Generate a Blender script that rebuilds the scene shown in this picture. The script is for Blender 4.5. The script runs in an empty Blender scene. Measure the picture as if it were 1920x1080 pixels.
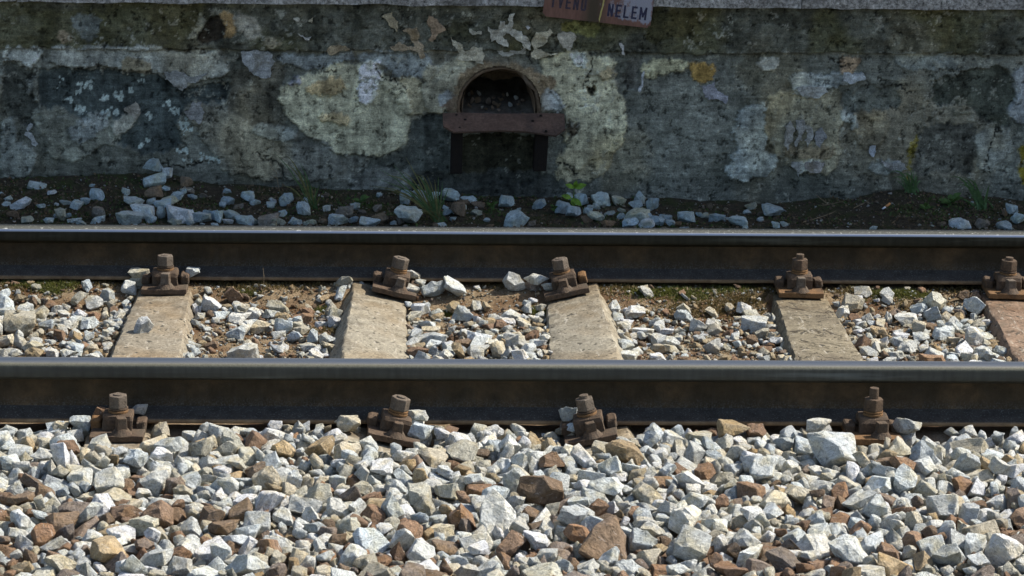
import bpy, bmesh, math, random
import numpy as np
from mathutils import Vector, Matrix, Quaternion, Euler, noise

# ------------------------------------------------------------------ camera, sky, sun, exposure
scene = bpy.context.scene
CAM_D, CAM_H, CAM_F = 7.78275, 2.11883, 6003.86          # metres in front of the near rail, above rail top, focal length in px of a 1920 px frame
YAW, PITCH, ROLL = 0.0357868, 0.2427929, 0.0140775
fwd = Vector((math.sin(YAW)*math.cos(PITCH), math.cos(YAW)*math.cos(PITCH), -math.sin(PITCH)))
rgt = Vector((math.cos(YAW), -math.sin(YAW), 0)); upv = rgt.cross(fwd)
rgt, upv = math.cos(ROLL)*rgt + math.sin(ROLL)*upv, -math.sin(ROLL)*rgt + math.cos(ROLL)*upv
cam_pos = Vector((0, -CAM_D, CAM_H))
cam_data = bpy.data.cameras.new('camera'); cam = bpy.data.objects.new('camera', cam_data)
scene.collection.objects.link(cam); scene.camera = cam
cam_data.sensor_width = 36; cam_data.lens = 36*CAM_F/1920; cam_data.clip_start = .1; cam_data.clip_end = 2000
cam.matrix_world = Matrix(((rgt.x, upv.x, -fwd.x, cam_pos.x), (rgt.y, upv.y, -fwd.y, cam_pos.y), (rgt.z, upv.z, -fwd.z, cam_pos.z), (0, 0, 0, 1)))
cam_data.dof.use_dof = True; cam_data.dof.focus_distance = 8.3; cam_data.dof.aperture_fstop = 18

SUN = Vector((0.95, 0.29, 1.0)).normalized()
elev = math.asin(SUN.z); azim = math.atan2(SUN.x, SUN.y)
world = bpy.data.worlds.new('World'); scene.world = world; world.use_nodes = True
wn = world.node_tree.nodes; bg = wn['Background']
sky = wn.new('ShaderNodeTexSky'); sky.sky_type = 'NISHITA'; sky.sun_disc = False
sky.sun_elevation = elev; sky.sun_rotation = azim; sky.air_density = 1.0; sky.dust_density = 1.6; sky.ozone_density = .35
world.node_tree.links.new(sky.outputs[0], bg.inputs[0]); bg.inputs[1].default_value = SKY_STRENGTH = 0.12
sun_data = bpy.data.lights.new('sun', 'SUN'); sun_data.energy = 5.0; sun_data.angle = math.radians(.53); sun_data.color = (1.0, .955, .88)
sun = bpy.data.objects.new('sun', sun_data); scene.collection.objects.link(sun)
sun.rotation_euler = SUN.to_track_quat('Z', 'Y').to_euler(); sun.location = (3, 1, 4)
vs = scene.view_settings; vs.view_transform = 'Standard'; vs.look = 'None'; vs.exposure = 0.7; vs.gamma = 1.0; vs.use_curve_mapping = False

# ------------------------------------------------------------------ helpers
C = scene.collection
def at(px, py, Y):
    """the point at depth Y (metres beyond the near rail) that the photograph shows at px, py"""
    d = fwd + rgt*((px-960)/CAM_F) - upv*((py-540)/CAM_F)
    return cam_pos + d*((Y-cam_pos.y)/d.y)
def on_ground(px, py, zf):
    d = fwd + rgt*((px-960)/CAM_F) - upv*((py-540)/CAM_F)
    p = cam_pos + d*((-.12-cam_pos.z)/d.z)
    for _ in range(6): p = cam_pos + d*((zf(p.x, p.y)-cam_pos.z)/d.z)
    return p
def tag(o, label=None, cat=None, group=None, kind=None):
    if label: o['label'] = label
    if cat: o['category'] = cat
    if group: o['group'] = group
    if kind: o['kind'] = kind
    return o
def link(name, me, mats, parent=None):
    o = bpy.data.objects.new(name, me); C.objects.link(o)
    for m in (mats if isinstance(mats, (list, tuple)) else [mats]):
        if m and m.name not in [q.name for q in me.materials if q]: me.materials.append(m)
    if parent: o.parent = parent
    return o
def from_bm(name, bm, mat, parent=None, smooth=False):
    me = bpy.data.meshes.new(name); bm.to_mesh(me); bm.free()
    if smooth:
        for p in me.polygons: p.use_smooth = True
    return link(name, me, mat, parent)
def from_py(name, v, f, mat, parent=None, smooth=False):
    me = bpy.data.meshes.new(name); me.from_pydata([tuple(q) for q in v], [], f); me.update()
    if smooth: me.polygons.foreach_set('use_smooth', [True]*len(me.polygons))
    return link(name, me, mat, parent)
def empty(name, loc, rot=(0, 0, 0)):
    o = bpy.data.objects.new(name, None); C.objects.link(o); o.location = loc; o.rotation_euler = rot; o.empty_display_size = .05
    return o
def fb(x, y, s, o=0): return noise.fractal(Vector((x*s+o, y*s, o*1.7)), 1.0, 2.0, 4)

# vectorised value noise for the big height fields
def vnoise(x, y, seed=0):
    xi = np.floor(x).astype(np.int64); yi = np.floor(y).astype(np.int64); fx = x-xi; fy = y-yi
    fx = fx*fx*fx*(fx*(fx*6-15)+10); fy = fy*fy*fy*(fy*(fy*6-15)+10)
    def h(a, b):
        n = (a*374761393 + b*668265263 + seed*974634777) & 0xffffffff
        n = ((n ^ (n >> 13))*1274126177) & 0xffffffff
        return ((n ^ (n >> 16)) & 0xffff)/65535.0
    return (h(xi, yi)*(1-fx)+h(xi+1, yi)*fx)*(1-fy) + (h(xi, yi+1)*(1-fx)+h(xi+1, yi+1)*fx)*fy
def fbm(x, y, s, seed=0, octv=5, gain=.5):
    a, t, n = 1.0, 0, 0
    for k in range(octv):
        t = t + a*(vnoise(x*s+13.1*k, y*s-7.7*k, seed+k)-.5); n += a; a *= gain; s *= 2.03
    return t/n*2

# ------------------------------------------------------------------ materials
class NT:
    def __init__(s, name):
        s.m = bpy.data.materials.new(name); s.m.use_nodes = True; s.t = s.m.node_tree; s.b = s.t.nodes['Principled BSDF']
    def n(s, typ, **kw):
        q = s.t.nodes.new(typ)
        for k, v in kw.items():
            if k.startswith('i_'):
                key = k[2:]; key = int(key) if key.isdigit() else key.replace('_', ' ')
                if isinstance(v, bpy.types.NodeSocket): s.t.links.new(v, q.inputs[key])
                else: q.inputs[key].default_value = v
            else: setattr(q, k, v)
        return q
    def l(s, a, b): s.t.links.new(a, b)
    def noise(s, vec, scale, detail=4, rough=.6, dist=0):
        q = s.n('ShaderNodeTexNoise', i_Scale=scale, i_Detail=detail, i_Roughness=rough, i_Distortion=dist)
        if vec is not None: s.l(vec, q.inputs['Vector'])
        return q.outputs['Fac']
    def ramp(s, fac, stops):
        q = s.n('ShaderNodeValToRGB'); s.l(fac, q.inputs[0]); e = q.color_ramp.elements
        e[0].position, e[0].color = stops[0][0], col4(stops[0][1]); e[1].position, e[1].color = stops[-1][0], col4(stops[-1][1])
        for p, c in stops[1:-1]: z = e.new(p); z.color = col4(c)
        return q.outputs[0]
    def mix(s, f, a, b, mode='MIX'):
        q = s.n('ShaderNodeMix', data_type='RGBA', blend_type=mode)
        for v, i in ((f, 0), (a, 6), (b, 7)):
            if isinstance(v, bpy.types.NodeSocket): s.l(v, q.inputs[i])
            elif i == 0: q.inputs[0].default_value = v
            else: q.inputs[i].default_value = col4(v)
        return q.outputs[2]
    def math(s, op, a, b=0.0):
        q = s.n('ShaderNodeMath', operation=op)
        for v, i in ((a, 0), (b, 1)):
            if isinstance(v, bpy.types.NodeSocket): s.l(v, q.inputs[i])
            else: q.inputs[i].default_value = v
        return q.outputs[0]
    def bump(s, h, strength, dist):
        q = s.n('ShaderNodeBump', i_Strength=strength, i_Distance=dist); s.l(h, q.inputs['Height']); s.l(q.outputs[0], s.b.inputs['Normal'])
    def out(s, col, rough=.85, metal=0.0, spec=.3):
        for v, k in ((col, 'Base Color'), (rough, 'Roughness'), (metal, 'Metallic'), (spec, 'Specular IOR Level')):
            if isinstance(v, bpy.types.NodeSocket): s.l(v, s.b.inputs[k])
            else: s.b.inputs[k].default_value = col4(v) if k == 'Base Color' else v
        return s.m
def col4(c): return (c, c, c, 1) if isinstance(c, (int, float)) else (*c[:3], 1)

def mat_rock(name, joined):
    N = NT(name)
    if joined:
        col = N.n('ShaderNodeVertexColor', layer_name='scol').outputs[0]
        vec = N.n('ShaderNodeAttribute', attribute_name='rco').outputs['Vector']
    else:
        oi = N.n('ShaderNodeObjectInfo'); col = oi.outputs['Color']
        tc = N.n('ShaderNodeTexCoord').outputs['Object']
        off = N.n('ShaderNodeVectorMath', operation='SCALE', i_0=(37., 11., 23.)); N.l(oi.outputs['Random'], off.inputs['Scale'])
        vec = N.n('ShaderNodeVectorMath', operation='ADD', i_0=tc, i_1=off.outputs[0]).outputs[0]
    big = N.noise(vec, 1.6, 3, .6)
    mid = N.noise(vec, 6, 5, .7, .4)
    fine = N.noise(vec, 20, 5, .8)
    st = N.n('ShaderNodeMapping', i_Scale=(3, 16, 5), i_Rotation=(.4, .7, .2)); N.l(vec, st.inputs[0])
    vein = N.noise(st.outputs[0], 1.4, 4, .65, .8)
    c = N.mix(1.0, col, N.ramp(mid, [(.30, .50), (.46, .92), (.60, 1.08), (.74, 1.3)]), 'MULTIPLY')
    c = N.mix(N.ramp(vein, [(.42, 0.), (.56, .5), (.64, 0.)]), c, N.mix(1.0, c, (.42, .44, .46), 'MULTIPLY'))
    c = N.mix(N.math('MULTIPLY', N.ramp(vein, [(.62, 0.), (.70, 1.)]), .45), c, (.70, .71, .70))
    c = N.mix(N.math('MULTIPLY', N.ramp(big, [(.46, 0.), (.66, 1.)]), .75), c, N.mix(1.0, c, (.97, .86, .64), 'MULTIPLY'))
    c = N.mix(N.math('MULTIPLY', N.ramp(fine, [(.33, 1.), (.46, 0.)]), .8), c, N.mix(1.0, c, (.34, .33, .31), 'MULTIPLY'))
    N.bump(N.math('ADD', N.math('MULTIPLY', mid, 1.4), N.math('MULTIPLY', fine, .5)), 1.0, .0105)
    return N.out(c, .88, 0, .25)
M_ROCK = mat_rock('ballast_rock', False); M_ROCKJ = mat_rock('ballast_rock_small', True)

def mat_soil(name, ca, cb, cc, scale, bump=.006):
    N = NT(name); g = N.n('ShaderNodeNewGeometry').outputs['Position']
    a = N.noise(g, scale, 6, .7); b = N.noise(g, scale*6, 4, .75); d = N.noise(g, scale*.25, 3, .5)
    c = N.mix(N.ramp(a, [(.35, 0.), (.65, 1.)]), ca, cb); c = N.mix(N.ramp(d, [(.45, 0.), (.62, 1.)]), c, cc)
    c = N.mix(1.0, c, N.ramp(b, [(.3, .45), (.55, 1.0), (.75, 1.5)]), 'MULTIPLY')
    N.bump(N.math('ADD', a, N.math('MULTIPLY', b, .6)), 1.0, bump)
    return N.out(c, .95, 0, .15)
M_BED = mat_soil('ballast_dust', (.17, .13, .09), (.27, .22, .16), (.12, .085, .055), 40)
M_CRIB = mat_soil('ochre_soil', (.20, .135, .075), (.36, .27, .165), (.15, .085, .042), 45, .012)
M_VERGE = mat_soil('dark_humus', (.045, .038, .026), (.11, .092, .064), (.062, .070, .030), 55, .016)
M_GROUND = mat_soil('open_ground', (.16, .13, .09), (.22, .18, .12), (.12, .10, .06), 8)

def mat_steel(name, kind):
    N = NT(name); tc = N.n('ShaderNodeTexCoord').outputs['Object']
    mp = N.n('ShaderNodeMapping', i_Scale=(1, 1, 1)); N.l(tc, mp.inputs[0])
    a = N.noise(tc, 30, 5, .7); f = N.noise(tc, 220, 3, .7)
    st = N.n('ShaderNodeMapping', i_Scale=(60, 60, 7)); N.l(tc, st.inputs[0]); streak = N.noise(st.outputs[0], 1, 4, .6)
    lg = N.n('ShaderNodeMapping', i_Scale=(2.2, 30, 30)); N.l(tc, lg.inputs[0]); lng = N.noise(lg.outputs[0], 1, 3, .6)
    sep = N.n('ShaderNodeSeparateXYZ'); N.l(tc, sep.inputs[0])
    if kind in ('near_head', 'far_head'):
        side = N.mix(N.math('MULTIPLY', N.ramp(streak, [(.3, 0.), (.8, 1.)]), N.ramp(lng, [(.35, .2), (.65, 1.)])), (.030, .030, .024), (.085, .088, .075))
        side = N.mix(N.ramp(lng, [(.55, 0.), (.8, 1.)]), side, (.13, .14, .13))
        z = sep.outputs['Z']; y = sep.outputs['Y']
        if kind == 'near_head':
            wob = N.math('MULTIPLY', N.math('SUBTRACT', streak, .5), .006)
            top = N.ramp(N.math('ADD', N.math('ADD', z, wob), .5), [(.5-.0125, 0.), (.5-.0085, 1.)])
            topc = N.mix(N.ramp(f, [(.3, 0.), (.7, 1.)]), (.095, .09, .06), (.17, .16, .115))
            run = N.ramp(N.math('ADD', z, .5), [(.5-.0024, 0.), (.5-.0012, 1.)])
            c = N.mix(top, side, topc); c = N.mix(run, c, (.18, .185, .195))
            metal = N.math('MULTIPLY', run, .95); rough = N.math('SUBTRACT', .66, N.math('MULTIPLY', run, .26))
        else:
            # only the gauge corner is worn bright; the rest of the tread is dull, dusty and speckled
            sp = N.n('ShaderNodeMapping', i_Scale=(38, 110, 40)); N.l(tc, sp.inputs[0])
            spn = N.noise(sp.outputs[0], 2.2, 2, .5)
            dull = N.mix(N.ramp(f, [(.3, 0.), (.7, 1.)]), (.062, .062, .052), (.11, .11, .094))
            dull = N.mix(N.ramp(spn, [(.64, 0.), (.70, 1.)]), dull, (.48, .47, .42))
            top = N.ramp(N.math('ADD', z, .5), [(.5-.010, 0.), (.5-.008, 1.)])
            back = N.ramp(N.math('ADD', y, .5), [(.5-.0290, 0.), (.5-.0280, 1.)])
            c = N.mix(top, N.mix(1.0, side, (.62, .58, .5), 'MULTIPLY'), N.mix(back, (.40, .43, .49), dull))
            metal = N.math('MULTIPLY', N.math('SUBTRACT', 1.0, back), N.math('MULTIPLY', top, .95))
            rough = N.math('SUBTRACT', .75, N.math('MULTIPLY', metal, .5))
        N.bump(N.math('ADD', f, N.math('MULTIPLY', streak, .5)), .25, .0012)
        return N.out(c, rough, metal, .4 if kind == 'near_head' else .08)
    if kind == 'web':
        c = N.mix(N.ramp(a, [(.35, 0.), (.7, 1.)]), (.026, .019, .010), (.047, .034, .019))
        c = N.mix(N.math('MULTIPLY', N.ramp(f, [(.66, 0.), (.76, 1.)]), .35), c, (.09, .085, .075))
        c = N.mix(N.math('MULTIPLY', N.ramp(streak, [(.5, 0.), (.8, 1.)]), .4), c, (.06, .05, .036))
        big = N.noise(tc, 5, 5, .65, .6); c = N.mix(N.math('MULTIPLY', N.ramp(big, [(.48, 0.), (.68, 1.)]), .75), c, N.mix(N.ramp(a, [(.4, 0.), (.65, 1.)]), (.062, .040, .020), (.105, .066, .032)))
        low = N.ramp(N.math('ADD', sep.outputs['Z'], .5), [(.5-.118, 1.), (.5-.09, 0.)]); c = N.mix(N.math('MULTIPLY', N.math('MULTIPLY', low, N.ramp(f, [(.45, 0.), (.7, 1.)])), .55), c, (.13, .125, .115))
        N.bump(N.math('ADD', N.math('ADD', f, a), big), .6, .003); return N.out(c, .84, 0, .22)
    if kind == 'foot':
        c = N.mix(N.ramp(a, [(.35, 0.), (.7, 1.)]), (.026, .024, .021), (.050, .047, .042))
        c = N.mix(N.math('MULTIPLY', N.ramp(f, [(.56, 0.), (.72, 1.)]), .6), c, (.17, .18, .18))
        edge = N.ramp(N.math('ADD', sep.outputs['Z'], .5), [(.5-.1392, 1.), (.5-.1380, 0.)])
        c = N.mix(edge, c, N.mix(N.ramp(a, [(.3, 0.), (.7, 1.)]), (.12, .075, .042), (.24, .17, .10)))
        N.bump(N.math('ADD', f, a), .7, .003); return N.out(c, .85, 0, .2)
M_HEADN = mat_steel('worn_rail_head', 'near_head'); M_HEADF = mat_steel('dusty_rail_head', 'far_head'); M_WEB = mat_steel('dark_rail_web', 'web'); M_FOOT = mat_steel('rusty_rail_foot', 'foot')

def mat_rust(name, ca, cb, cc, metal=.0, rough=.8, scale=60):
    N = NT(name); tc = N.n('ShaderNodeTexCoord').outputs['Object']
    a = N.noise(tc, scale, 5, .7, .3); f = N.noise(tc, scale*5, 3, .7); d = N.noise(tc, scale*.35, 3, .6)
    c = N.mix(N.ramp(a, [(.32, 0.), (.68, 1.)]), ca, cb); c = N.mix(N.ramp(d, [(.5, 0.), (.7, 1.)]), c, cc)
    c = N.mix(1.0, c, N.ramp(f, [(.25, .6), (.5, 1.), (.75, 1.35)]), 'MULTIPLY')
    N.bump(N.math('ADD', a, N.math('MULTIPLY', f, .7)), .9, .004); return N.out(c, rough, metal, .25)
M_RUST = mat_rust('rusted_iron', (.050, .034, .023), (.125, .082, .050), (.085, .066, .046))
M_RUSTO = mat_rust('orange_rust', (.13, .07, .030), (.21, .115, .048), (.095, .058, .032))
M_WORN = mat_rust('worn_bolt_steel', (.085, .066, .048), (.16, .13, .10), (.10, .066, .04), .1, .6)
M_PLATE = mat_rust('rusty_steel_plate', (.085, .052, .038), (.14, .088, .064), (.065, .045, .036), 0, .85, 25)
M_BLACK = mat_rust('black_rusted_bar', (.006, .004, .003), (.014, .009, .006), (.009, .006, .005))

def mat_concrete(name, ca, cb, stain, crack=0.0):
    N = NT(name); tc = N.n('ShaderNodeTexCoord').outputs['Object']
    a = N.noise(tc, 9, 6, .65); f = N.noise(tc, 120, 4, .7); p = N.noise(tc, 60, 2, .5)
    st = N.n('ShaderNodeMapping', i_Scale=(30, 7, 20), i_Rotation=(0, 0, .9)); N.l(tc, st.inputs[0]); sk = N.noise(st.outputs[0], 2, 4, .7)
    c = N.mix(N.ramp(a, [(.35, 0.), (.65, 1.)]), ca, cb); c = N.mix(N.math('MULTIPLY', N.ramp(N.noise(tc, 4, 3, .5), [(.45, 0.), (.65, 1.)]), .8), c, stain)
    c = N.mix(1.0, c, N.ramp(f, [(.27, .38), (.45, .92), (.57, 1.08), (.73, 1.6)]), 'MULTIPLY')
    c = N.mix(N.math('MULTIPLY', N.ramp(sk, [(.56, 0.), (.70, 1.)]), .6), c, (.46, .42, .34))
    c = N.mix(N.ramp(p, [(.31, .9), (.36, 0.)]), c, (.05, .045, .035))
    sy = N.n('ShaderNodeSeparateXYZ'); N.l(tc, sy.inputs[0])
    seat = N.math('ABSOLUTE', N.math('SUBTRACT', N.math('ABSOLUTE', sy.outputs['Y']), .70))
    seat = N.ramp(N.math('ADD', seat, N.math('MULTIPLY', N.math('SUBTRACT', a, .5), .5)), [(.10, 1.), (.30, 0.)])
    c = N.mix(N.math('MULTIPLY', seat, .65), c, N.mix(1.0, c, (.62, .50, .36), 'MULTIPLY'))
    oil = N.ramp(N.noise(tc, 13, 5, .7, .8), [(.50, 0.), (.66, 1.)]); c = N.mix(N.math('MULTIPLY', oil, .6), c, (.085, .07, .05))
    h = N.math('ADD', N.math('MULTIPLY', f, .7), N.math('MULTIPLY', a, 1.4))
    if crack:
        cm = N.n('ShaderNodeMapping', i_Scale=(2.2, 5, 3), i_Rotation=(0, 0, .4)); N.l(tc, cm.inputs[0])
        w = N.noise(cm.outputs[0], 1.3, 5, .6, 1.2)
        k = N.ramp(N.math('ABSOLUTE', N.math('SUBTRACT', w, .5)), [(.0, 1.), (.012, 0.)])
        c = N.mix(N.math('MULTIPLY', k, crack), c, (.04, .03, .02)); h = N.math('SUBTRACT', h, N.math('MULTIPLY', k, 1.5))
    N.bump(h, .7, .004); return N.out(c, .92, 0, .2)
M_CONC = [mat_concrete('sleeper_concrete', (.175, .15, .11), (.27, .235, .175), (.19, .135, .075)),
          mat_concrete('sleeper_concrete_pale', (.20, .178, .132), (.29, .26, .197), (.195, .15, .092)),
          mat_concrete('sleeper_brown_cracked', (.145, .122, .082), (.24, .205, .14), (.105, .086, .06), .9),
          mat_concrete('sleeper_red_brown', (.18, .12, .08), (.25, .175, .12), (.14, .09, .058), .4)]

def mat_wall(name, attr):
    N = NT(name); g = N.n('ShaderNodeNewGeometry').outputs['Position']
    if attr: col = N.n('ShaderNodeVertexColor', layer_name='wcol').outputs[0]
    else: col = N.n('ShaderNodeObjectInfo').outputs['Color']
    a = N.noise(g, 45, 6, .75); f = N.noise(g, 230, 4, .8)
    if not attr: bigv = N.noise(g, 16, 5, .7, .5); col = N.mix(1.0, col, N.ramp(bigv, [(.3, (.5, .46, .38)), (.5, 1.0), (.7, 1.2)]), 'MULTIPLY')
    st = N.n('ShaderNodeMapping', i_Scale=(12, 1, 90), i_Rotation=(0, .12, 0)); N.l(g, st.inputs[0]); tr = N.noise(st.outputs[0], 1, 4, .7)
    c = N.mix(1.0, col, N.ramp(a, [(.27, .35), (.42, .85), (.55, 1.1), (.73, 1.7)]), 'MULTIPLY')
    c = N.mix(1.0, c, N.ramp(f, [(.27, .3), (.45, .9), (.57, 1.1), (.73, 2.0)]), 'MULTIPLY')
    c = N.mix(1.0, c, N.ramp(tr, [(.3, .65), (.7, 1.3)]), 'MULTIPLY')
    N.bump(N.math('ADD', N.math('ADD', a, N.math('MULTIPLY', f, .6)), N.math('MULTIPLY', tr, .7)), .9, .006)
    return N.out(c, .95, 0, .15)
def mat_coping():
    N = NT('speckled_coping'); g = N.n('ShaderNodeNewGeometry').outputs['Position']
    a = N.noise(g, 26, 6, .75); b = N.noise(g, 95, 5, .8); d = N.noise(g, 7, 3, .6)
    c = N.ramp(b, [(.31, (.05, .05, .05)), (.42, (.22, .215, .20)), (.53, (.46, .45, .42)), (.66, (.72, .72, .70))])
    c = N.mix(1.0, c, N.ramp(a, [(.3, .45), (.5, 1.), (.7, 1.35)]), 'MULTIPLY'); c = N.mix(N.ramp(d, [(.5, 0.), (.7, .6)]), c, (.09, .085, .075))
    N.bump(N.math('ADD', a, b), 1.0, .010); return N.out(c, .95, 0, .15)
M_COPE = mat_coping()
M_WALL = mat_wall('old_plaster', True); M_FLAKE = mat_wall('plaster_flake', False)

def mat_plain(name, c, rough=.7, var=.35, scale=80, spec=.3, trans=0):
    N = NT(name); g = N.n('ShaderNodeNewGeometry').outputs['Position']; a = N.noise(g, scale, 3, .6)
    cc = N.mix(1.0, c, N.ramp(a, [(.25, 1-var), (.75, 1+var)]), 'MULTIPLY')
    if trans: N.b.inputs['Subsurface Weight'].default_value = 0
    return N.out(cc, rough, 0, spec)
# ------------------------------------------------------------------ layout of the track
RAIL_Y = (0.0, 1.502); WALL_Y = 2.5
SLEEPERS = [(-.700, -.692, .0, -.166), (-.063, -.064, .22, -.166), (.498, .506, -.20, -.166), (1.184, 1.179, .01, -.168), (1.79, 1.80, .03, -.168), (-1.27, -1.28, .0, -.166)]
FAST_X = [(-.700, -.692), (-.018, -.019), (.478, .486), (1.184, 1.179), (1.79, 1.80)]
def z_crib(x, y):
    t = max(0, min(1, (y-1.22)/.22)); t = t*t*(3-2*t)
    return -.212+.048*t+.010*fb(x, y, 5, 3.1)+.004*fb(x, y, 22, 8.)
WPTS = [(-2.2, -.068), (-1.25, -.068), (-.80, -.052), (-.60, -.085), (-.2, -.10), (.3, -.118), (.9, -.125), (1.2, -.132), (1.45, -.118), (1.65, -.088), (1.85, -.108), (2.1, -.125), (3, -.125)]
def z_wall(x):
    if x <= WPTS[0][0]: return WPTS[0][1]
    for (a, b), (c, d) in zip(WPTS, WPTS[1:]):
        if x <= c:
            t = (x-a)/(c-a); t = t*t*(3-2*t); return b+(d-b)*t
    return WPTS[-1][1]
def z_verge(x, y):
    t = max(0, min(1, (y-1.7)/.8)); t = t**1.3
    return -.135+(z_wall(x)+.135)*t+.008*fb(x, y, 6, 1.3)+.006*fb(x, y, 25, 5.5)

def sheet(name, x0, x1, y0, y1, nx, ny, zf, mat):
    v = [(x0+(x1-x0)*i/nx, y0+(y1-y0)*j/ny) for j in range(ny+1) for i in range(nx+1)]
    f = [(j*(nx+1)+i, j*(nx+1)+i+1, (j+1)*(nx+1)+i+1, (j+1)*(nx+1)+i) for j in range(ny) for i in range(nx)]
    return from_py(name, [(x, y, zf(x, y)) for x, y in v], f, mat, smooth=True)
ground = tag(sheet('ground', -400, 400, -400, 400, 8, 8, lambda x, y: -.31, M_GROUND), kind='structure')
bed = tag(sheet('ballast_bed', -5.5, 6.2, -2.6, .02, 230, 52, lambda x, y: -.205+.008*fb(x, y, 9, 2)-(.07*max(0, (-1.75-y)))+.034*min(1, max(0, (y+.13)/.07)), M_BED), kind='structure')
crib = tag(sheet('crib_soil', -5.5, 6.2, .021, 1.50, 420, 54, z_crib, M_CRIB), kind='structure')
verge = tag(sheet('verge_soil', -5.5, 6.2, 1.502, 2.53, 420, 40, z_verge, M_VERGE), kind='structure')

# ------------------------------------------------------------------ the wall
def pip(px, py, poly):
    ins = np.zeros(px.shape, bool); n = len(poly); j = n-1
    for i in range(n):
        (xi, yi), (xj, yj) = poly[i], poly[j]
        if yi != yj:
            ins ^= ((yi > py) != (yj > py)) & (px < (xj-xi)*(py-yi)/(yj-yi)+xi)
        j = i
    return ins
def wpoly(pts): return [(q.x, q.z) for q in (at(a, b, WALL_Y) for a, b in pts)]
wall = tag(empty('platform_wall', (0.35, WALL_Y, 0)), 'long old retaining wall of peeling grey plaster behind the tracks', 'wall')
GX0, GX1, GZ0, GZ1, GS = -1.75, 2.5, -.22, .520, .004
nx, nz = int((GX1-GX0)/GS), int((GZ1-GZ0)/GS)
gx, gz = np.meshgrid(np.linspace(GX0, GX1, nx+1), np.linspace(GZ0, GZ1, nz+1))
wx = gx + .022*fbm(gx, gz, 9, 1)+.016*fbm(gx, gz, 34, 2)+.008*fbm(gx, gz, 110, 3, 3)
wz = gz + .018*fbm(gx, gz, 9, 11)+.014*fbm(gx, gz, 34, 12)+.008*fbm(gx, gz, 110, 13, 3)
def mixc(colr, mask, c):
    m = mask[..., None].astype(float); return colr*(1-m)+np.array(c)*m
big = fbm(gx, gz, 3.2, 21, 5, .6); md = fbm(gx, gz, 14, 22, 5, .6); strk = fbm(gx, gz*.25, 22, 23, 4)
t = np.clip(.5+1.1*big+.45*md, 0, 1)[..., None]
wc = np.array([.062, .064, .056])*(1-t)+np.array([.145, .148, .135])*t
t2 = np.clip((fbm(gx, gz, 2.3, 31, 4)-.05)*3, 0, 1)[..., None]; wc = wc*(1-t2*.55)+np.array([.15, .125, .088])*t2*.55
hgt = .004*big+.0035*md+.0015*fbm(gx, gz, 60, 24, 3)
def px2z(py, px=960): return at(px, py, WALL_Y).z
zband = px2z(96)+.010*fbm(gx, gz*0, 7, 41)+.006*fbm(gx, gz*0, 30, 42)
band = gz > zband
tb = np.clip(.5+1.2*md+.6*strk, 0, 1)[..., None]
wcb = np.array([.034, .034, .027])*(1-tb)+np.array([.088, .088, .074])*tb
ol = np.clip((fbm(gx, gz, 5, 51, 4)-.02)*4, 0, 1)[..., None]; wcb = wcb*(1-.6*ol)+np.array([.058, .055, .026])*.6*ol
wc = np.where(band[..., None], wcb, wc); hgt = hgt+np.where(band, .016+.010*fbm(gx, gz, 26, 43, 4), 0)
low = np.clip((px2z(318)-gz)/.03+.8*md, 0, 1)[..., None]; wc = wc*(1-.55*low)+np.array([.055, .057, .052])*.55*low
LG, MG, DG, BK, CR, TN = (.215, .225, .22), (.15, .155, .145), (.066, .070, .065), (.042, .050, .051), (.28, .265, .20), (.19, .165, .12)
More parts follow.
